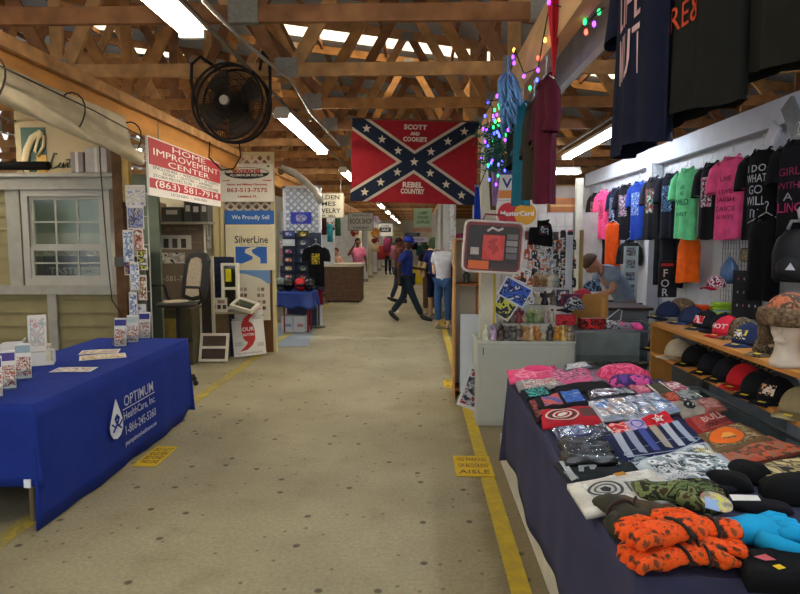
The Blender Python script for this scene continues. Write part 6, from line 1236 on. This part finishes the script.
for k in range(150):
    ang = rnd.uniform(0, 2 * PI); z0 = rnd.uniform(-.30, 0); l = rnd.uniform(.06, .15); x0 = .045 * math.cos(ang) + .06 * (-z0); y0_ = .03 * math.sin(ang)
    mb.tube([(x0 * .6, y0_ * .6, z0), (x0 * 1.5, y0_ * 1.5, z0 - l * .4), (x0 * 1.6 + .02, y0_ * 1.6, z0 - l)], [.008, .007, .003], 5)
B(mb, 'fringe', lb_, r, smooth=True)['kind'] = 'stuff'; B(MB().tube([(0, 0, .1), (0, 0, 0), (.02, 0, -.3)], .006, 6), 'string', lb_, r)
# string lights
bc_ = {'v': ('#7a30ff', 5), 'b': ('#3a40ff', 5), 'g': ('#20d060', 3), 'r': ('#ff4030', 4), 'o': ('#ffa040', 4)}
nmc = {'v': 'violet', 'b': 'blue', 'g': 'green', 'r': 'red', 'o': 'orange'}
wire_pts = [(475, 215, 5.5), (478, 190, 5.4), (486, 170, 5.2), (492, 150, 5.0), (490, 128, 4.9), (493, 108, 4.7), (487, 101, 4.6), (499, 100, 4.5), (505, 92, 4.4), (513, 62, 4.1), (515, 50, 4.0), (524, 74, 3.8), (538, 68, 3.6), (543, 40, 3.4), (550, 3, 3.2), (570, 10, 3.1), (580, 12, 3.0), (586, 24, 2.95), (596, 14, 2.9), (604, 8, 2.8)]
sl = E('string_lights', 'dark wire of coloured fairy lights wound along the right beam', 'string lights', (0, 0, 0)); P3 = [at(a, b, Y) for a, b, Y in wire_pts]
B(MB().tube(P3, .004, 5), 'wire', M('#1a2a1c', .7), sl)
bulbs = [(549, 2, 3.2, 'v'), (568, 11, 3.1, 'v'), (580, 10, 3.0, 'o'), (581, 18, 3.0, 'b'), (585, 22, 2.95, 'g'), (586, 32, 2.95, 'r'), (594, 24, 2.9, 'v'), (599, 12, 2.9, 'g'), (545, 40, 3.4, 'o'), (538, 58, 3.6, 'r'), (538, 70, 3.6, 'v'), (537, 80, 3.65, 'b'), (513, 57, 4.0, 'v'), (514, 63, 4.0, 'v'), (514, 50, 4.05, 'o'), (524, 76, 3.8, 'v'), (497, 96, 4.6, 'v'), (488, 102, 4.7, 'b'), (499, 105, 4.5, 'g'), (493, 116, 4.8, 'v'), (483, 129, 5.0, 'v'), (485, 116, 4.9, 'b'), (497, 132, 4.8, 'b'), (505, 140, 4.8, 'v'), (508, 130, 4.7, 'v'), (492, 140, 5.0, 'g'), (488, 146, 5.0, 'b'), (482, 158, 5.1, 'v'), (499, 120, 4.6, 'o'), (507, 88, 4.2, 'g'), (530, 88, 3.8, 'g')]
for k in range(26): bulbs.append((rnd.gauss(495, 9), rnd.uniform(104, 185), rnd.uniform(4.7, 5.1), rnd.choice('vvbbvgo')))
proto = {}
for i, (px, py_, Y, c_) in enumerate(bulbs):
    p = at(px, py_, Y); o = B(MB().ell((0, 0, 0), (.009, .009, .014), 8), 'bulb', M(bc_[c_][0], .4, 0, 0, 8, bc_[c_][1]), sl, smooth=True, loc=p); o['label'] = nmc[c_] + ' glowing bulb'
a = at(495, 150, 5.0); r = E('garland', 'dark green artificial garland bunched at the top of the cream post', 'garland', a); gm = M('#1c5a38', .9, 0, .4, 30); mb = MB()
for k in range(420):
    u = rnd.random(); p = Vector((rnd.gauss(0, .06), rnd.gauss(0, .06), rnd.uniform(-.16, .2))); d_ = Vector((rnd.gauss(0, 1), rnd.gauss(0, 1), rnd.gauss(0, 1))).normalized() * .05; mb.tube([p, p + d_], [.006, .002], 4)
B(mb, 'needles', gm, r)['kind'] = 'stuff'; B(MB().tube([(0, 0, .2), (.01, 0, .05), (0, 0, -.14)], .006, 5), 'stem', gm, r)
# ================================================================ FAR PART OF THE AISLE
# ---- hanging flag
tl_, br_ = at(351, 121, 7.33), at(477, 203, 7.33)
FW, FH = br_.x - tl_.x, tl_.z - br_.z; fc = ((tl_.x + br_.x) / 2, 7.33, (tl_.z + br_.z) / 2)
r = E('flag_banner', 'red flag board with blue star cross and Scott and Cookie\'s lettering over the aisle', 'banner', fc, 0, rot=(0, .035, 0)); fr_ = cloth('#8e2028', .08); hx, hz = FW / 2, FH / 2
B(MB().sheet(lambda u, v: (-hx + FW * u, .006 * math.sin(u * 9), -hz + FH * v), 20, 8, (0, .006, 0)), 'field', fr_, r)
def band(w_, y, mat, name):
    mb = MB(); L = math.hypot(FW, FH)
    for s_ in (1, -1):
        dx, dz = FW / L, s_ * FH / L; nx_, nz_ = -dz, dx; pts = []
        # clip the diagonal band to the rectangle
        cand = [(-hx, -s_ * hz)]
        A_ = (-hx, -s_ * hz); hgt = w_ / 2 / abs(nz_); wid = w_ / 2 / abs(nx_)
        pts = [(-hx, -s_ * hz), (-hx + wid, -s_ * hz), (hx, s_ * (hz - hgt)), (hx, s_ * hz), (hx - wid, s_ * hz), (-hx, -s_ * (hz - hgt))]
        if s_ < 0: pts = pts[::-1]
        mb.prism(pts, y + (.0006 if s_ > 0 else 0), y + .003)
    return B(mb, name, mat, r)
band(.22, -.0105, cloth('#b5a896', .06), 'white_cross'); band(.155, -.0135, cloth('#1e2637', .1), 'blue_cross')
def star(x, z): B(MB().prism([(x + .052 * (1 if k % 2 == 0 else .42) * math.sin(PI * k / 5), z + .052 * (1 if k % 2 == 0 else .42) * math.cos(PI * k / 5)) for k in range(10)], -.0175, -.0136), 'star', cloth('#c9bda8', .05), r)
star(0, 0)
for t in (.26, .52, .77):
    for sx_ in (-1, 1):
        for sz in (-1, 1): star(sx_ * hx * t, sz * hz * t)
wl_ = cloth('#c9bfb0', .05)
for s_, sz, x, z, f_ in (('SCOTT', .075, 0, .40, .27), ('AND', .05, 0, .325, .11), ("COOKIE'S", .07, 0, .26, .28), ('REBEL', .085, -.01, -.27, .24), ('COUNTRY', .08, -.01, -.345, .28)): text(r, s_, sz, wl_, x, z, -.012, fit=f_, bold=.003)
B(MB().bb(-hx, hx, -.01, .015, hz - .004, hz + .015), 'top_rod', wood('#6a4a30'), r)
for a in (-.6, .6): B(MB().tube([(a, 0, hz + .0), (a, .03, hz + .03)], .004, 5), 'hanging_wire', plate, r)

# ---- patch board, helmets, table on the left
Yp = 11.65
r = E('lattice_panel', 'white lattice panel behind the blue and black patch board', 'panel', (at(299, 200, Yp).x, Yp + .3, 0)); lw = at(318, 200, Yp).x - at(279, 200, Yp).x
B(MB().bb(-lw / 2, -lw / 2 + .05, -.02, .02, 0, 2.75).bb(lw / 2 - .05, lw / 2, -.02, .02, 0, 2.75).bb(-lw / 2, lw / 2, -.02, .02, 2.70, 2.75), 'frame', paint('#c9ccd2'), r); B(lattice(-lw / 2 + .05, lw / 2 - .05, 1.6, 2.7, 0, .14, .035), 'lattice', paint('#8f969e'), r); B(MB().bb(-lw / 2 + .05, lw / 2 - .05, .02, .03, 0, 1.6), 'lower_board', paint('#2a3550'), r)
tag(B(MB().bb(-lw / 2, lw / 2, 0, .01, 1.9, 2.72), 'window_sheet', M('#f0f4fa', .5, 0, 0), loc=(at(299, 200, Yp).x, Yp + .36, 0)), 'opaque white sheet standing in for daylight behind the white lattice', 'sheet')  # plain white paint stands in for bright daylight behind the lattice
r = E('awning_arm', 'curved white awning bar with round holes above the lattice', 'awning', (0, 0, 0)); ap = [at(281, 168, 10.2), at(293, 172, 10.3), at(305, 181, 10.4), at(315, 191, 10.5), at(321, 203, 10.5)]
B(MB().tube(ap, .055, 8, flat=.5), 'arm', M('#c9c6c0', .5), r, smooth=True); B(MB().prism([(.05 * math.cos(a), .05 * math.sin(a)) for a in [2 * PI * k / 14 for k in range(14)]], -.02, .02, c=at(281, 172, 10.15)), 'bracket_disc', M('#8a6a4a', .6), r)
cols2 = [(285, '#27407a'), (299, '#27407a')]
patches = []
def patchsign(px, py_, w_, h_, base, mid, lb, Y=Yp): 
    a = at(px, py_, Y); r = E('embroidered_patch', lb, 'patch', a, 0, 'patches pinned to the board'); B(MB().bb(-w_ / 2, w_ / 2, -.006, .006, -h_ / 2, h_ / 2), 'cloth_patch', paint(base), r)
    B(MB().prism([(w_ * .28 * math.cos(t), h_ * .33 * math.sin(t)) for t in [2 * PI * k / 14 for k in range(14)]], -.01, -.006), 'motif', printmat([mid, base, mid, '#d0d0cc'], 30, .7, px), r); return r
B_ = at(300, 250, Yp); r = E('display_board', 'dark display board covered in rows of patches left of the black shirt', 'board', (at(300, 250, Yp).x, Yp + .05, at(300, 290, Yp).z)); B(MB().bb(-.4, .4, 0, .02, 0, 1.1), 'panel', M('#2c364c', .8), r); B(MB().bb(-.42, -.4, -.01, .02, 0, 1.1), 'edge_strip', paint('#9aa0a8'), r)
rows = ['top', 'second', 'third', 'fourth', 'fifth', 'sixth', 'bottom']
mids = [('#6a7ac0', '#c8b83a'), ('#c8d0d8', '#8a9080'), ('#a83a6c', '#9aa4b0'), ('#c86a3a', '#6a88c8'), ('#c8b84a', '#8aa88c'), ('#d06a4a', '#a85a4a')]
for i in range(6):
    y_ = 234 + i * 8.6
    patchsign(288.5, y_, .24, .125, '#28386c' if i == 0 else '#b8c4d0' if i == 1 else '#28334e', mids[i][0], 'rectangular patch in the %s row, left column of the patch board' % rows[i])
    patchsign(303, y_, .22, .125, '#3a3a24' if i == 0 else '#2c3850', mids[i][1], 'rectangular patch in the %s row, right column of the patch board' % rows[i])
patchsign(301, 218, .40, .22, '#1c2a9c', '#a8a8b8', 'royal blue state style flag with pale figure above the patch board', Yp + .0)
patchsign(281, 250, .08, .6, '#8a8c78', '#c85a8c', 'tall narrow strip of badges at the left edge of the patch board')
tx0, tx1 = at(276, 292, 10.95).x, at(312, 292, 10.95).x
table('folding_table', 'small folding table under the shiny blue cloth by the patch board', tx0 + .03, tx1 - .03, 11.03, 11.5, .745, '#8a2a2c')
drape('tablecloth', 'short shiny blue cloth over the table with helmets', tx0, tx1, 11.0, 11.53, .757, lambda s_, u: .47 + .03 * math.sin(u * 12), M('#24408e', .4, 0, .2, 8), 3, .03, flare=.05)
def helmet(label, px, c_):
    x = at(px, 285, 11.2).x; r = E('helmet', label, 'helmet', (x, 11.25, .76), .2, 'helmets on the blue cloth'); m_ = M(c_, .15, 0, 0); B(MB().ell((0, 0, .12), (.115, .135, .13), 18, 0, None, 10, (.12, 1)), 'shell', m_, r, smooth=True); B(MB().ell((0, -.07, .11), (.09, .08, .045), 14), 'visor', M('#111111', .05), r, smooth=True)
helmet('glossy red helmet on the blue cloth', 300, '#c41c22'); helmet('black helmet left of the red one', 288, '#15171a'); helmet('grey green helmet at the left end of the blue cloth', 280, '#55605a'); helmet('dark helmet right of the red one', 309, '#1c2028')
for i, (px, cc, lb) in enumerate([(287, '#c9d2dc', 'white and blue cardboard box under the small blue table, left one'), (299, '#cfd4da', 'white cardboard box with red print under the small blue table, right one')]):
    x = at(px, 325, 11.1).x; r = E('cardboard_box', lb, 'box', (x, 11.25, .002)); B(MB().bb(-.105, .105, -.15, .15, 0, .3), 'carton', paint(cc), r); panel(r, 'print', -.03, .08, .1, .16, -.151, paint('#b8888c' if i else '#8a9ab8')); B(MB().bb(-.106, .106, -.02, .02, .3, .303), 'tape', paint('#b8b4a4'), r)
garment('t_shirt', 'black shirt with yellow emblem hanging in front of the left booths', 'shirt', at(316, 245, 11.5), -.1, '#111214', .3, .78, 'short', .06, 2, [(-.07, .08, -.36, -.16, printmat(['#a89a2c', '#111214', '#c8b434', '#8a7a24'], 22, .8, 2))])
garment('hanging_garment', 'dark red skirt hanging under the black emblem shirt', 'clothing', at(318, 283, 11.8), 0, '#6a1a24', .2, .42, 'none', .05, 2, hanger=False)
r = E('garment_stand', 'slim metal stand holding the black emblem shirt', 'stand', (at(317, 300, 11.75).x, 11.78, 0)); zt_ = at(316, 240, 11.6).z; B(MB().tube([(0, 0, .01), (0, 0, zt_)], .015, 8), 'pole', M('#9a9ca0', .3, .8), r); B(MB().tube([(0, 0, zt_), (0, -.2, zt_ + .02)], .01, 8), 'arm', M('#9a9ca0', .3, .8), r); B(MB().lathe([(.16, 0), (.16, .015), (.03, .03)], seg=16), 'base', M('#3a3a3c', .5), r)
# signs
def hsign(name, label, x0, x1, y0_, y1_, Y, col_, border, lines, rz=0, black=False):
    Y = 2.54 + 1.2 * round((Y - 2.54) / 1.2)
    a = at(x0, y1_, Y); b = at(x1, y0_, Y); w_, h_ = b.x - a.x, b.z - a.z; k_ = h_ / (y1_ - y0_)
    r = sign(name, label, 'sign', ((a.x + b.x) / 2, Y, (a.z + b.z) / 2), w_, h_, rz, col_, .03, border)
    for (s_, px, py_, hp_, wp_, cc) in lines: text(r, s_, hp_ * k_ * 1.35, paint(cc), (px - (x0 + x1) / 2) * k_, ((y0_ + y1_) / 2 - py_) * k_, -.02, fit=wp_ * k_, bold=.002)
    if black: panel(r, 'black_panel', -.17, .17, -.07, .07, -.016, paint('#20262a')); text(r, 'SALE', .1, paint('#d8d8d8'), 0, 0, -.022)
    B(MB().tube([(-w_ * .4, 0, h_ / 2), (-w_ * .4, 0, max(h_ / 2 + .05, 3.0 - (a.z + b.z) / 2))], .005, 5), 'hanging_wire', plate, r); B(MB().tube([(w_ * .4, 0, h_ / 2), (w_ * .4, 0, max(h_ / 2 + .05, 3.0 - (a.z + b.z) / 2))], .005, 5), 'hanging_wire', plate, r); return r
hsign('hanging_sign', 'cream sign reading Olden Times Jewelry behind the curved awning bar', 312, 344, 193, 218, 12.0, '#c6c2ae', '#8a8672', [('OLDEN', 328, 197.5, 4.5, 24, '#3a3a34'), ('TIMES', 325, 204, 4.5, 22, '#2c2c28'), ('JEWELRY', 327, 211, 4.8, 28, '#2c2c28'), ('BUY   SELL', 327, 216, 2, 18, '#55554a')])
hsign('hanging_sign', 'dark bordered grey sign reading Rock Shop left of the aisle', 348, 373.5, 212.5, 230.5, 14.5, '#a09c8e', '#2a2c2c', [('ROCK SHOP', 361, 221.5, 5.6, 22.5, '#1a1a18'), ('JEWELRY AND GIFTS', 361, 215.5, 2, 18, '#55544a'), ('STONES BEADS', 361, 227.8, 2, 16, '#3a4454')])
hsign('hanging_sign', 'white sign with black panel and white lettering deeper in the aisle', 378, 392.5, 223.5, 236, 18, '#d0d0cc', '#c8c8c4', [('STORE', 385, 226, 2, 8, '#3a3a3a')], black=True)

hsign('hanging_sign', 'tan sign hanging right of the white and black one', 393, 402, 228.5, 238, 20, '#9a8a6c', None, [('CIGARS', 397.5, 231.5, 2, 7, '#5a4a34'), ('GIFTS', 397.5, 235, 2, 6, '#5a4a34')])
hsign('hanging_sign', 'pale green sign with dark green lettering above the right side of the aisle', 414, 432, 208.5, 226.5, 14, '#93ac8c', '#a8bca0', [('LAMP', 423, 213, 3, 9, '#2f5a40'), ('WICKER', 423, 217.7, 3, 11, '#2f5a40'), ('SUPPLIES', 423, 222.3, 3, 13, '#2f5a40')])
hsign('hanging_sign', 'red lettered cream sign under the green sign', 411.5, 432, 228, 232.5, 16, '#b59a86', None, [('GIFTS & TOYS', 422, 230.3, 3, 17, '#a8322c')])
hsign('hanging_sign', 'dark blue narrow sign under the red lettered one', 405, 420, 232.8, 236.5, 20, '#27344a', None, [('OPEN', 412, 234.6, 2, 9, '#7a8698')])
hsign('hanging_sign', 'lilac and white banner low above the far crossing', 405.5, 428, 237.5, 242, 22, '#a8a4c4', '#c8c0d4', [('JEWELRY', 417, 239.8, 2, 15, '#5a5480')])
# crate counter
a = at(324, 301, 16.5); b = at(361, 265.5, 16.5)
r = E('crate_counter', 'brown slatted crate counter with pale top standing in the aisle', 'counter', ((a.x + b.x) / 2, 16.6, 0)); w_ = (b.x - a.x) / 2
B(MB().bb(-w_, w_, -.02, .75, .97, 1.06), 'top', M('#c8beac', .7), r); mb = MB()
for i in range(8): mb.bb(-w_ + .01, w_ - .01, 0, .02, .04 + i * .118, .145 + i * .118)
B(mb, 'front_slats', M('#6a5240', .8, 0, .2), r); B(MB().bb(-w_ + .01, w_ - .01, .02, .73, .03, .97), 'box_body', M('#5c4636', .8), r)
for q in (-1, 1):
    for y_ in (.06, .66): B(MB().bb(q * (w_ - .1) - .04, q * (w_ - .1) + .04, y_ - .04, y_ + .04, 0, .03), 'foot', M('#2c2620', .8), r)
# people
person('person', 'person in a blue shirt and blue cap walking to the right across the aisle', (at(407, 320, 12.6).x, 12.6, 0), PI / 2 - .15,
       dict(pelvis=(0, .0, .92), elL=(-.25, .14, 1.17), wrL=(-.27, .12, .92), hipL=(-.09, 0, .88), elR=(.22, .05, 1.14), wrR=(.24, -.22, 1.10), shL=(-.2, .02, 1.41), shR=(.2, 0, 1.41),
            knL=(-.1, -.16, .50), anL=(-.1, -.34, .12), toL=(-.11, -.52, .07), knR=(.1, .1, .5), anR=(.1, .36, .16), toR=(.1, .22, .04), head=(0, -.03, 1.61), crown=(0, -.04, 1.69)),
       skinc='#4a2f22', top='#26367e', legs='#27333c', shoe='#24221f', hair='#141010', cap='#2438a0')
person('person', 'person in dark clothes walking behind the blue capped one', (at(399, 300, 16.2).x, 16.2, 0), PI / 2 + .3, dict(knL=(-.1, -.1, .5), anL=(-.1, -.15, .1), knR=(.1, .05, .5), anR=(.1, .2, .12)), skinc='#6a4434', top='#6a3a34', legs='#3a4658', shoe='#222222', hair='#1c1412')
person('person', 'person in a pink shirt standing behind the brown crate counter', (at(358, 290, 17.9).x, 17.9, 0), .3, dict(elL=(-.3, -.05, 1.25), wrL=(-.16, -.14, 1.5)), skinc='#6a4432', top='#c46a86', legs='#4a5c7c', shoe='#222222', hair='#191210')
person('person', 'seated looking person in pale pink top leaning at the left of the crate counter', (at(336, 290, 17.7).x, 17.8, -.08), -.5, dict(), skinc='#b07858', top='#c89a84', legs='#4a4a58', shoe='#222222', hair='#4a2e20', sc_=.88)
person('person', 'child in a red pink top beside the crate counter', (at(328, 290, 18.1).x, 18.1, 0), .2, dict(), skinc='#b8846a', top='#b83a50', legs='#3a4a68', shoe='#222222', hair='#8a5a34', sc_=.92)
person('person', 'far person in a red top among the hanging clothes', (at(388, 270, 30).x, 30, 0), .3, dict(), skinc='#8a5a44', top='#a83a34', legs='#2c3038', shoe='#222222', hair='#1c1412')
# mannequin legs in jeans
def mann(label, px, Y, top, legs, rz, longleg=True, sc_=1.0, pose={}):
    r = person('mannequin', label, (at(px, 320, Y).x, Y, 0), rz, pose, '#c8a884', top, legs, None, head=False, hands=False, cat='mannequin', group='mannequins by the right booth', longleg=longleg, sc_=sc_)
    B(MB().lathe([(.15, 0), (.15, .012), (.02, .02)], (0, 0, 0), 18), 'base_plate', M('#55554f', .5), r); return r
mann('headless mannequin in white top and blue jeans beside the aisle', 443, 11.75, '#c6ccd8', '#3a5c8c', -.3, pose=dict(elL=(-.2, .05, 1.18), wrL=(-.16, -.1, 1.05)))
mann('headless mannequin in a blue top and dark shorts behind the jeans one', 435, 13.2, '#26306c', '#1c2438', -.2, False)
mann('headless mannequin in black top and brown trousers left of the jeans one', 430, 13.9, '#1c1a1c', '#6a5044', .1)
mann('mannequin in dark blue trousers partly hidden behind the white top', 452, 12.4, '#1c2440', '#1a2440', -.5)
# yellow bin
a = at(412, 282, 23.5); b = at(425.5, 266, 23.5)
r = E('storage_bin', 'bright yellow bin standing at the far crossing', 'bin', ((a.x + b.x) / 2, 23.8, 0)); w_ = (b.x - a.x) / 2
B(MB().rings([[(s_ * w_ * x, s_ * .25 * y, z) for x, y in ((-1, -1), (1, -1), (1, 1), (-1, 1))] for z, s_ in ((0, .9), (.62, 1.0))]), 'body', M('#c8b414', .5, 0, .08), r); B(MB().bb(-w_ * 1.05, w_ * 1.05, -.27, .27, .62, .67), 'rim', M('#d0bc1c', .5), r)
# row of posts on both sides of the far aisle
PC = [('#c0bca8', 'cream'), ('#c8ccd0', 'white'), ('#b8b49c', 'tan'), ('#c4c8cc', 'pale grey')]
fard = ['nearest of the far row', 'second of the far row', 'third of the far row', 'fourth of the far row', 'fifth of the far row', 'sixth of the far row']
for i, Y in enumerate((22.5, 25, 27.5, 30.5, 34, 38)):
    r = E('wooden_post', PC[i % 4][1] + ' painted post on the left of the aisle, ' + fard[i], 'post', (-2.15, Y, 0), 0, 'posts along the far left aisle edge'); B(MB().bb(-.08, .08, -.08, .08, 0, 2.71), 'shaft', paint(PC[i % 4][0]), r); B(MB().bb(-.1, .1, -.1, .1, 0, .12), 'foot_block', paint('#8a8678'), r)
for i, Y in enumerate((13.6, 15.4, 17.4, 20, 24, 29)):
    r = E('wooden_post', PC[(i + 1) % 4][1] + ' painted post on the right of the aisle, ' + fard[i], 'post', (.62, Y, 0), 0, 'posts along the far right aisle edge'); B(MB().bb(-.06, .06, -.06, .06, 0, 2.72), 'shaft', paint(PC[(i + 1) % 4][0]), r); B(MB().bb(-.08, .08, -.08, .08, 0, .12), 'foot_block', paint('#8a8678'), r)
mb = MB()
for i in range(22): mb.bb(-.01 - (.01 if i % 2 else 0), .02, 0, 2.2, .9 + i * .08, .97 + i * .08)
S(mb, 'wall_shutter', M('#c2cad4', .5), loc=(.80, 13.3, 0))
S(MB().bb(-2.95, -2.9, 12.3, 14, 0, 2.6), 'wall_stall', M('#8c887a', .7)); S(MB().bb(-4.5, -1.95, 19.6, 19.65, 0, 2.5), 'wall_crossing', M('#c2c4c4', .7)); S(MB().bb(.9, 3, 26, 26.05, 0, 2.6), 'wall_far', M('#a8a49c', .7))
# racks of clothes along both sides, each garment separate
cl = [('#a83a3c', 'red'), ('#2a6a74', 'teal'), ('#c86a3c', 'orange'), ('#3a4468', 'navy'), ('#8a3a5c', 'plum'), ('#5a7a5c', 'green'), ('#c8b49c', 'beige'), ('#1c1c20', 'black'), ('#b87a9a', 'rose'), ('#6a4a34', 'brown')]
gm_ = {}
def farcloth(x, Y, z, c_, lb, w_=.36, l_=.62, rz=.2):
    r = E('hanging_garment', lb, 'clothing', (x, Y, z), rz, 'clothes in the far stalls'); h = w_ / 2; s_ = Y
    B(MB().rings([[(rx * math.cos(a), .05 * math.sin(a), zz_) for a in [2 * PI * k / 14 for k in range(14)]] for rx, zz_ in ((.06, 0), (h * .9, -.04), (h, -.12), (h * .95, -l_))]), 'cloth_body', cloth(c_), r, smooth=True)
k = 0
for (x0, Y, z, m_, st) in [(-2.75, 12.9, 2.0, 2, 'second stall on the left behind the jewelry sign'), (-1.9, 27, 1.8, 5, 'left stall near the far end'), (-1.6, 34, 1.9, 5, 'last stall on the left'), (.75, 18, 1.9, 3, 'right stall beyond the mannequins'), (.6, 23, 1.8, 4, 'right stall at the crossing'), (-.2, 36, 1.75, 5, 'end wall of the hall')]:
    for i in range(m_):
        c_, nm_ = cl[(k * 3 + i) % 10]; k += 1
        farcloth(x0 + i * .27, Y + (i % 2) * .12, z - .35 * (i % 2 if m_ > 4 else 0), c_, '%s garment hanging in the %s, %s along' % (nm_, st, ordn[i]))
# paper lanterns / party decorations by the Rock Shop sign
for (px, py_, Y, r_, c_, lb) in [(376, 219, 14.6, .07, '#b89ac8', 'lilac balloon decoration beside the Rock Shop sign'), (378.5, 222, 14.6, .06, '#d0c0d8', 'pale pink balloon decoration right of the lilac one'), (375.5, 233, 14.7, .12, '#c8842c', 'orange round hanging decoration under the balloons'), (375.5, 240, 14.8, .10, '#8a3034', 'dark red round decoration under the orange one'), (354.5, 232, 15, .11, '#c8543c', 'striped orange and white hanging ball above the pink shirted person'), (331, 226, 12.4, .1, '#5a2a2c', 'dark red hanging cloth ball under the jewelry sign')]:
    r = E('hanging_ball', lb, 'decoration', at(px, py_, Y)); B(MB().ell((0, 0, 0), (r_, r_, r_ * 1.1), 14, 0, None, 10), 'globe', printmat([c_, c_, '#d8ccc0', c_], 9, .6, px), r, smooth=True); B(MB().tube([(0, 0, r_), (0, 0, r_ + .25)], .004, 5), 'string', plate, r)
# teal and white hangings under the jewelry sign
for (px, py_, Y, c_, lb) in [(330, 232, 12.3, '#2a8a94', 'teal cloth hanging under the jewelry sign'), (324, 225, 12.35, '#4a2428', 'maroon cloth hanging under the jewelry sign'), (338, 226, 12.4, '#3a5a44', 'green cloth hanging right of the teal one')]: farcloth(at(px, py_, Y).x, Y, at(px, py_ - 8, Y).z, c_, lb, .12, .36, 0)
S(MB().bb(-2.9, -1.75, 12.75, 12.8, 1.2, 2.3), 'wall_sheet', M('#c0c8cc', .6))
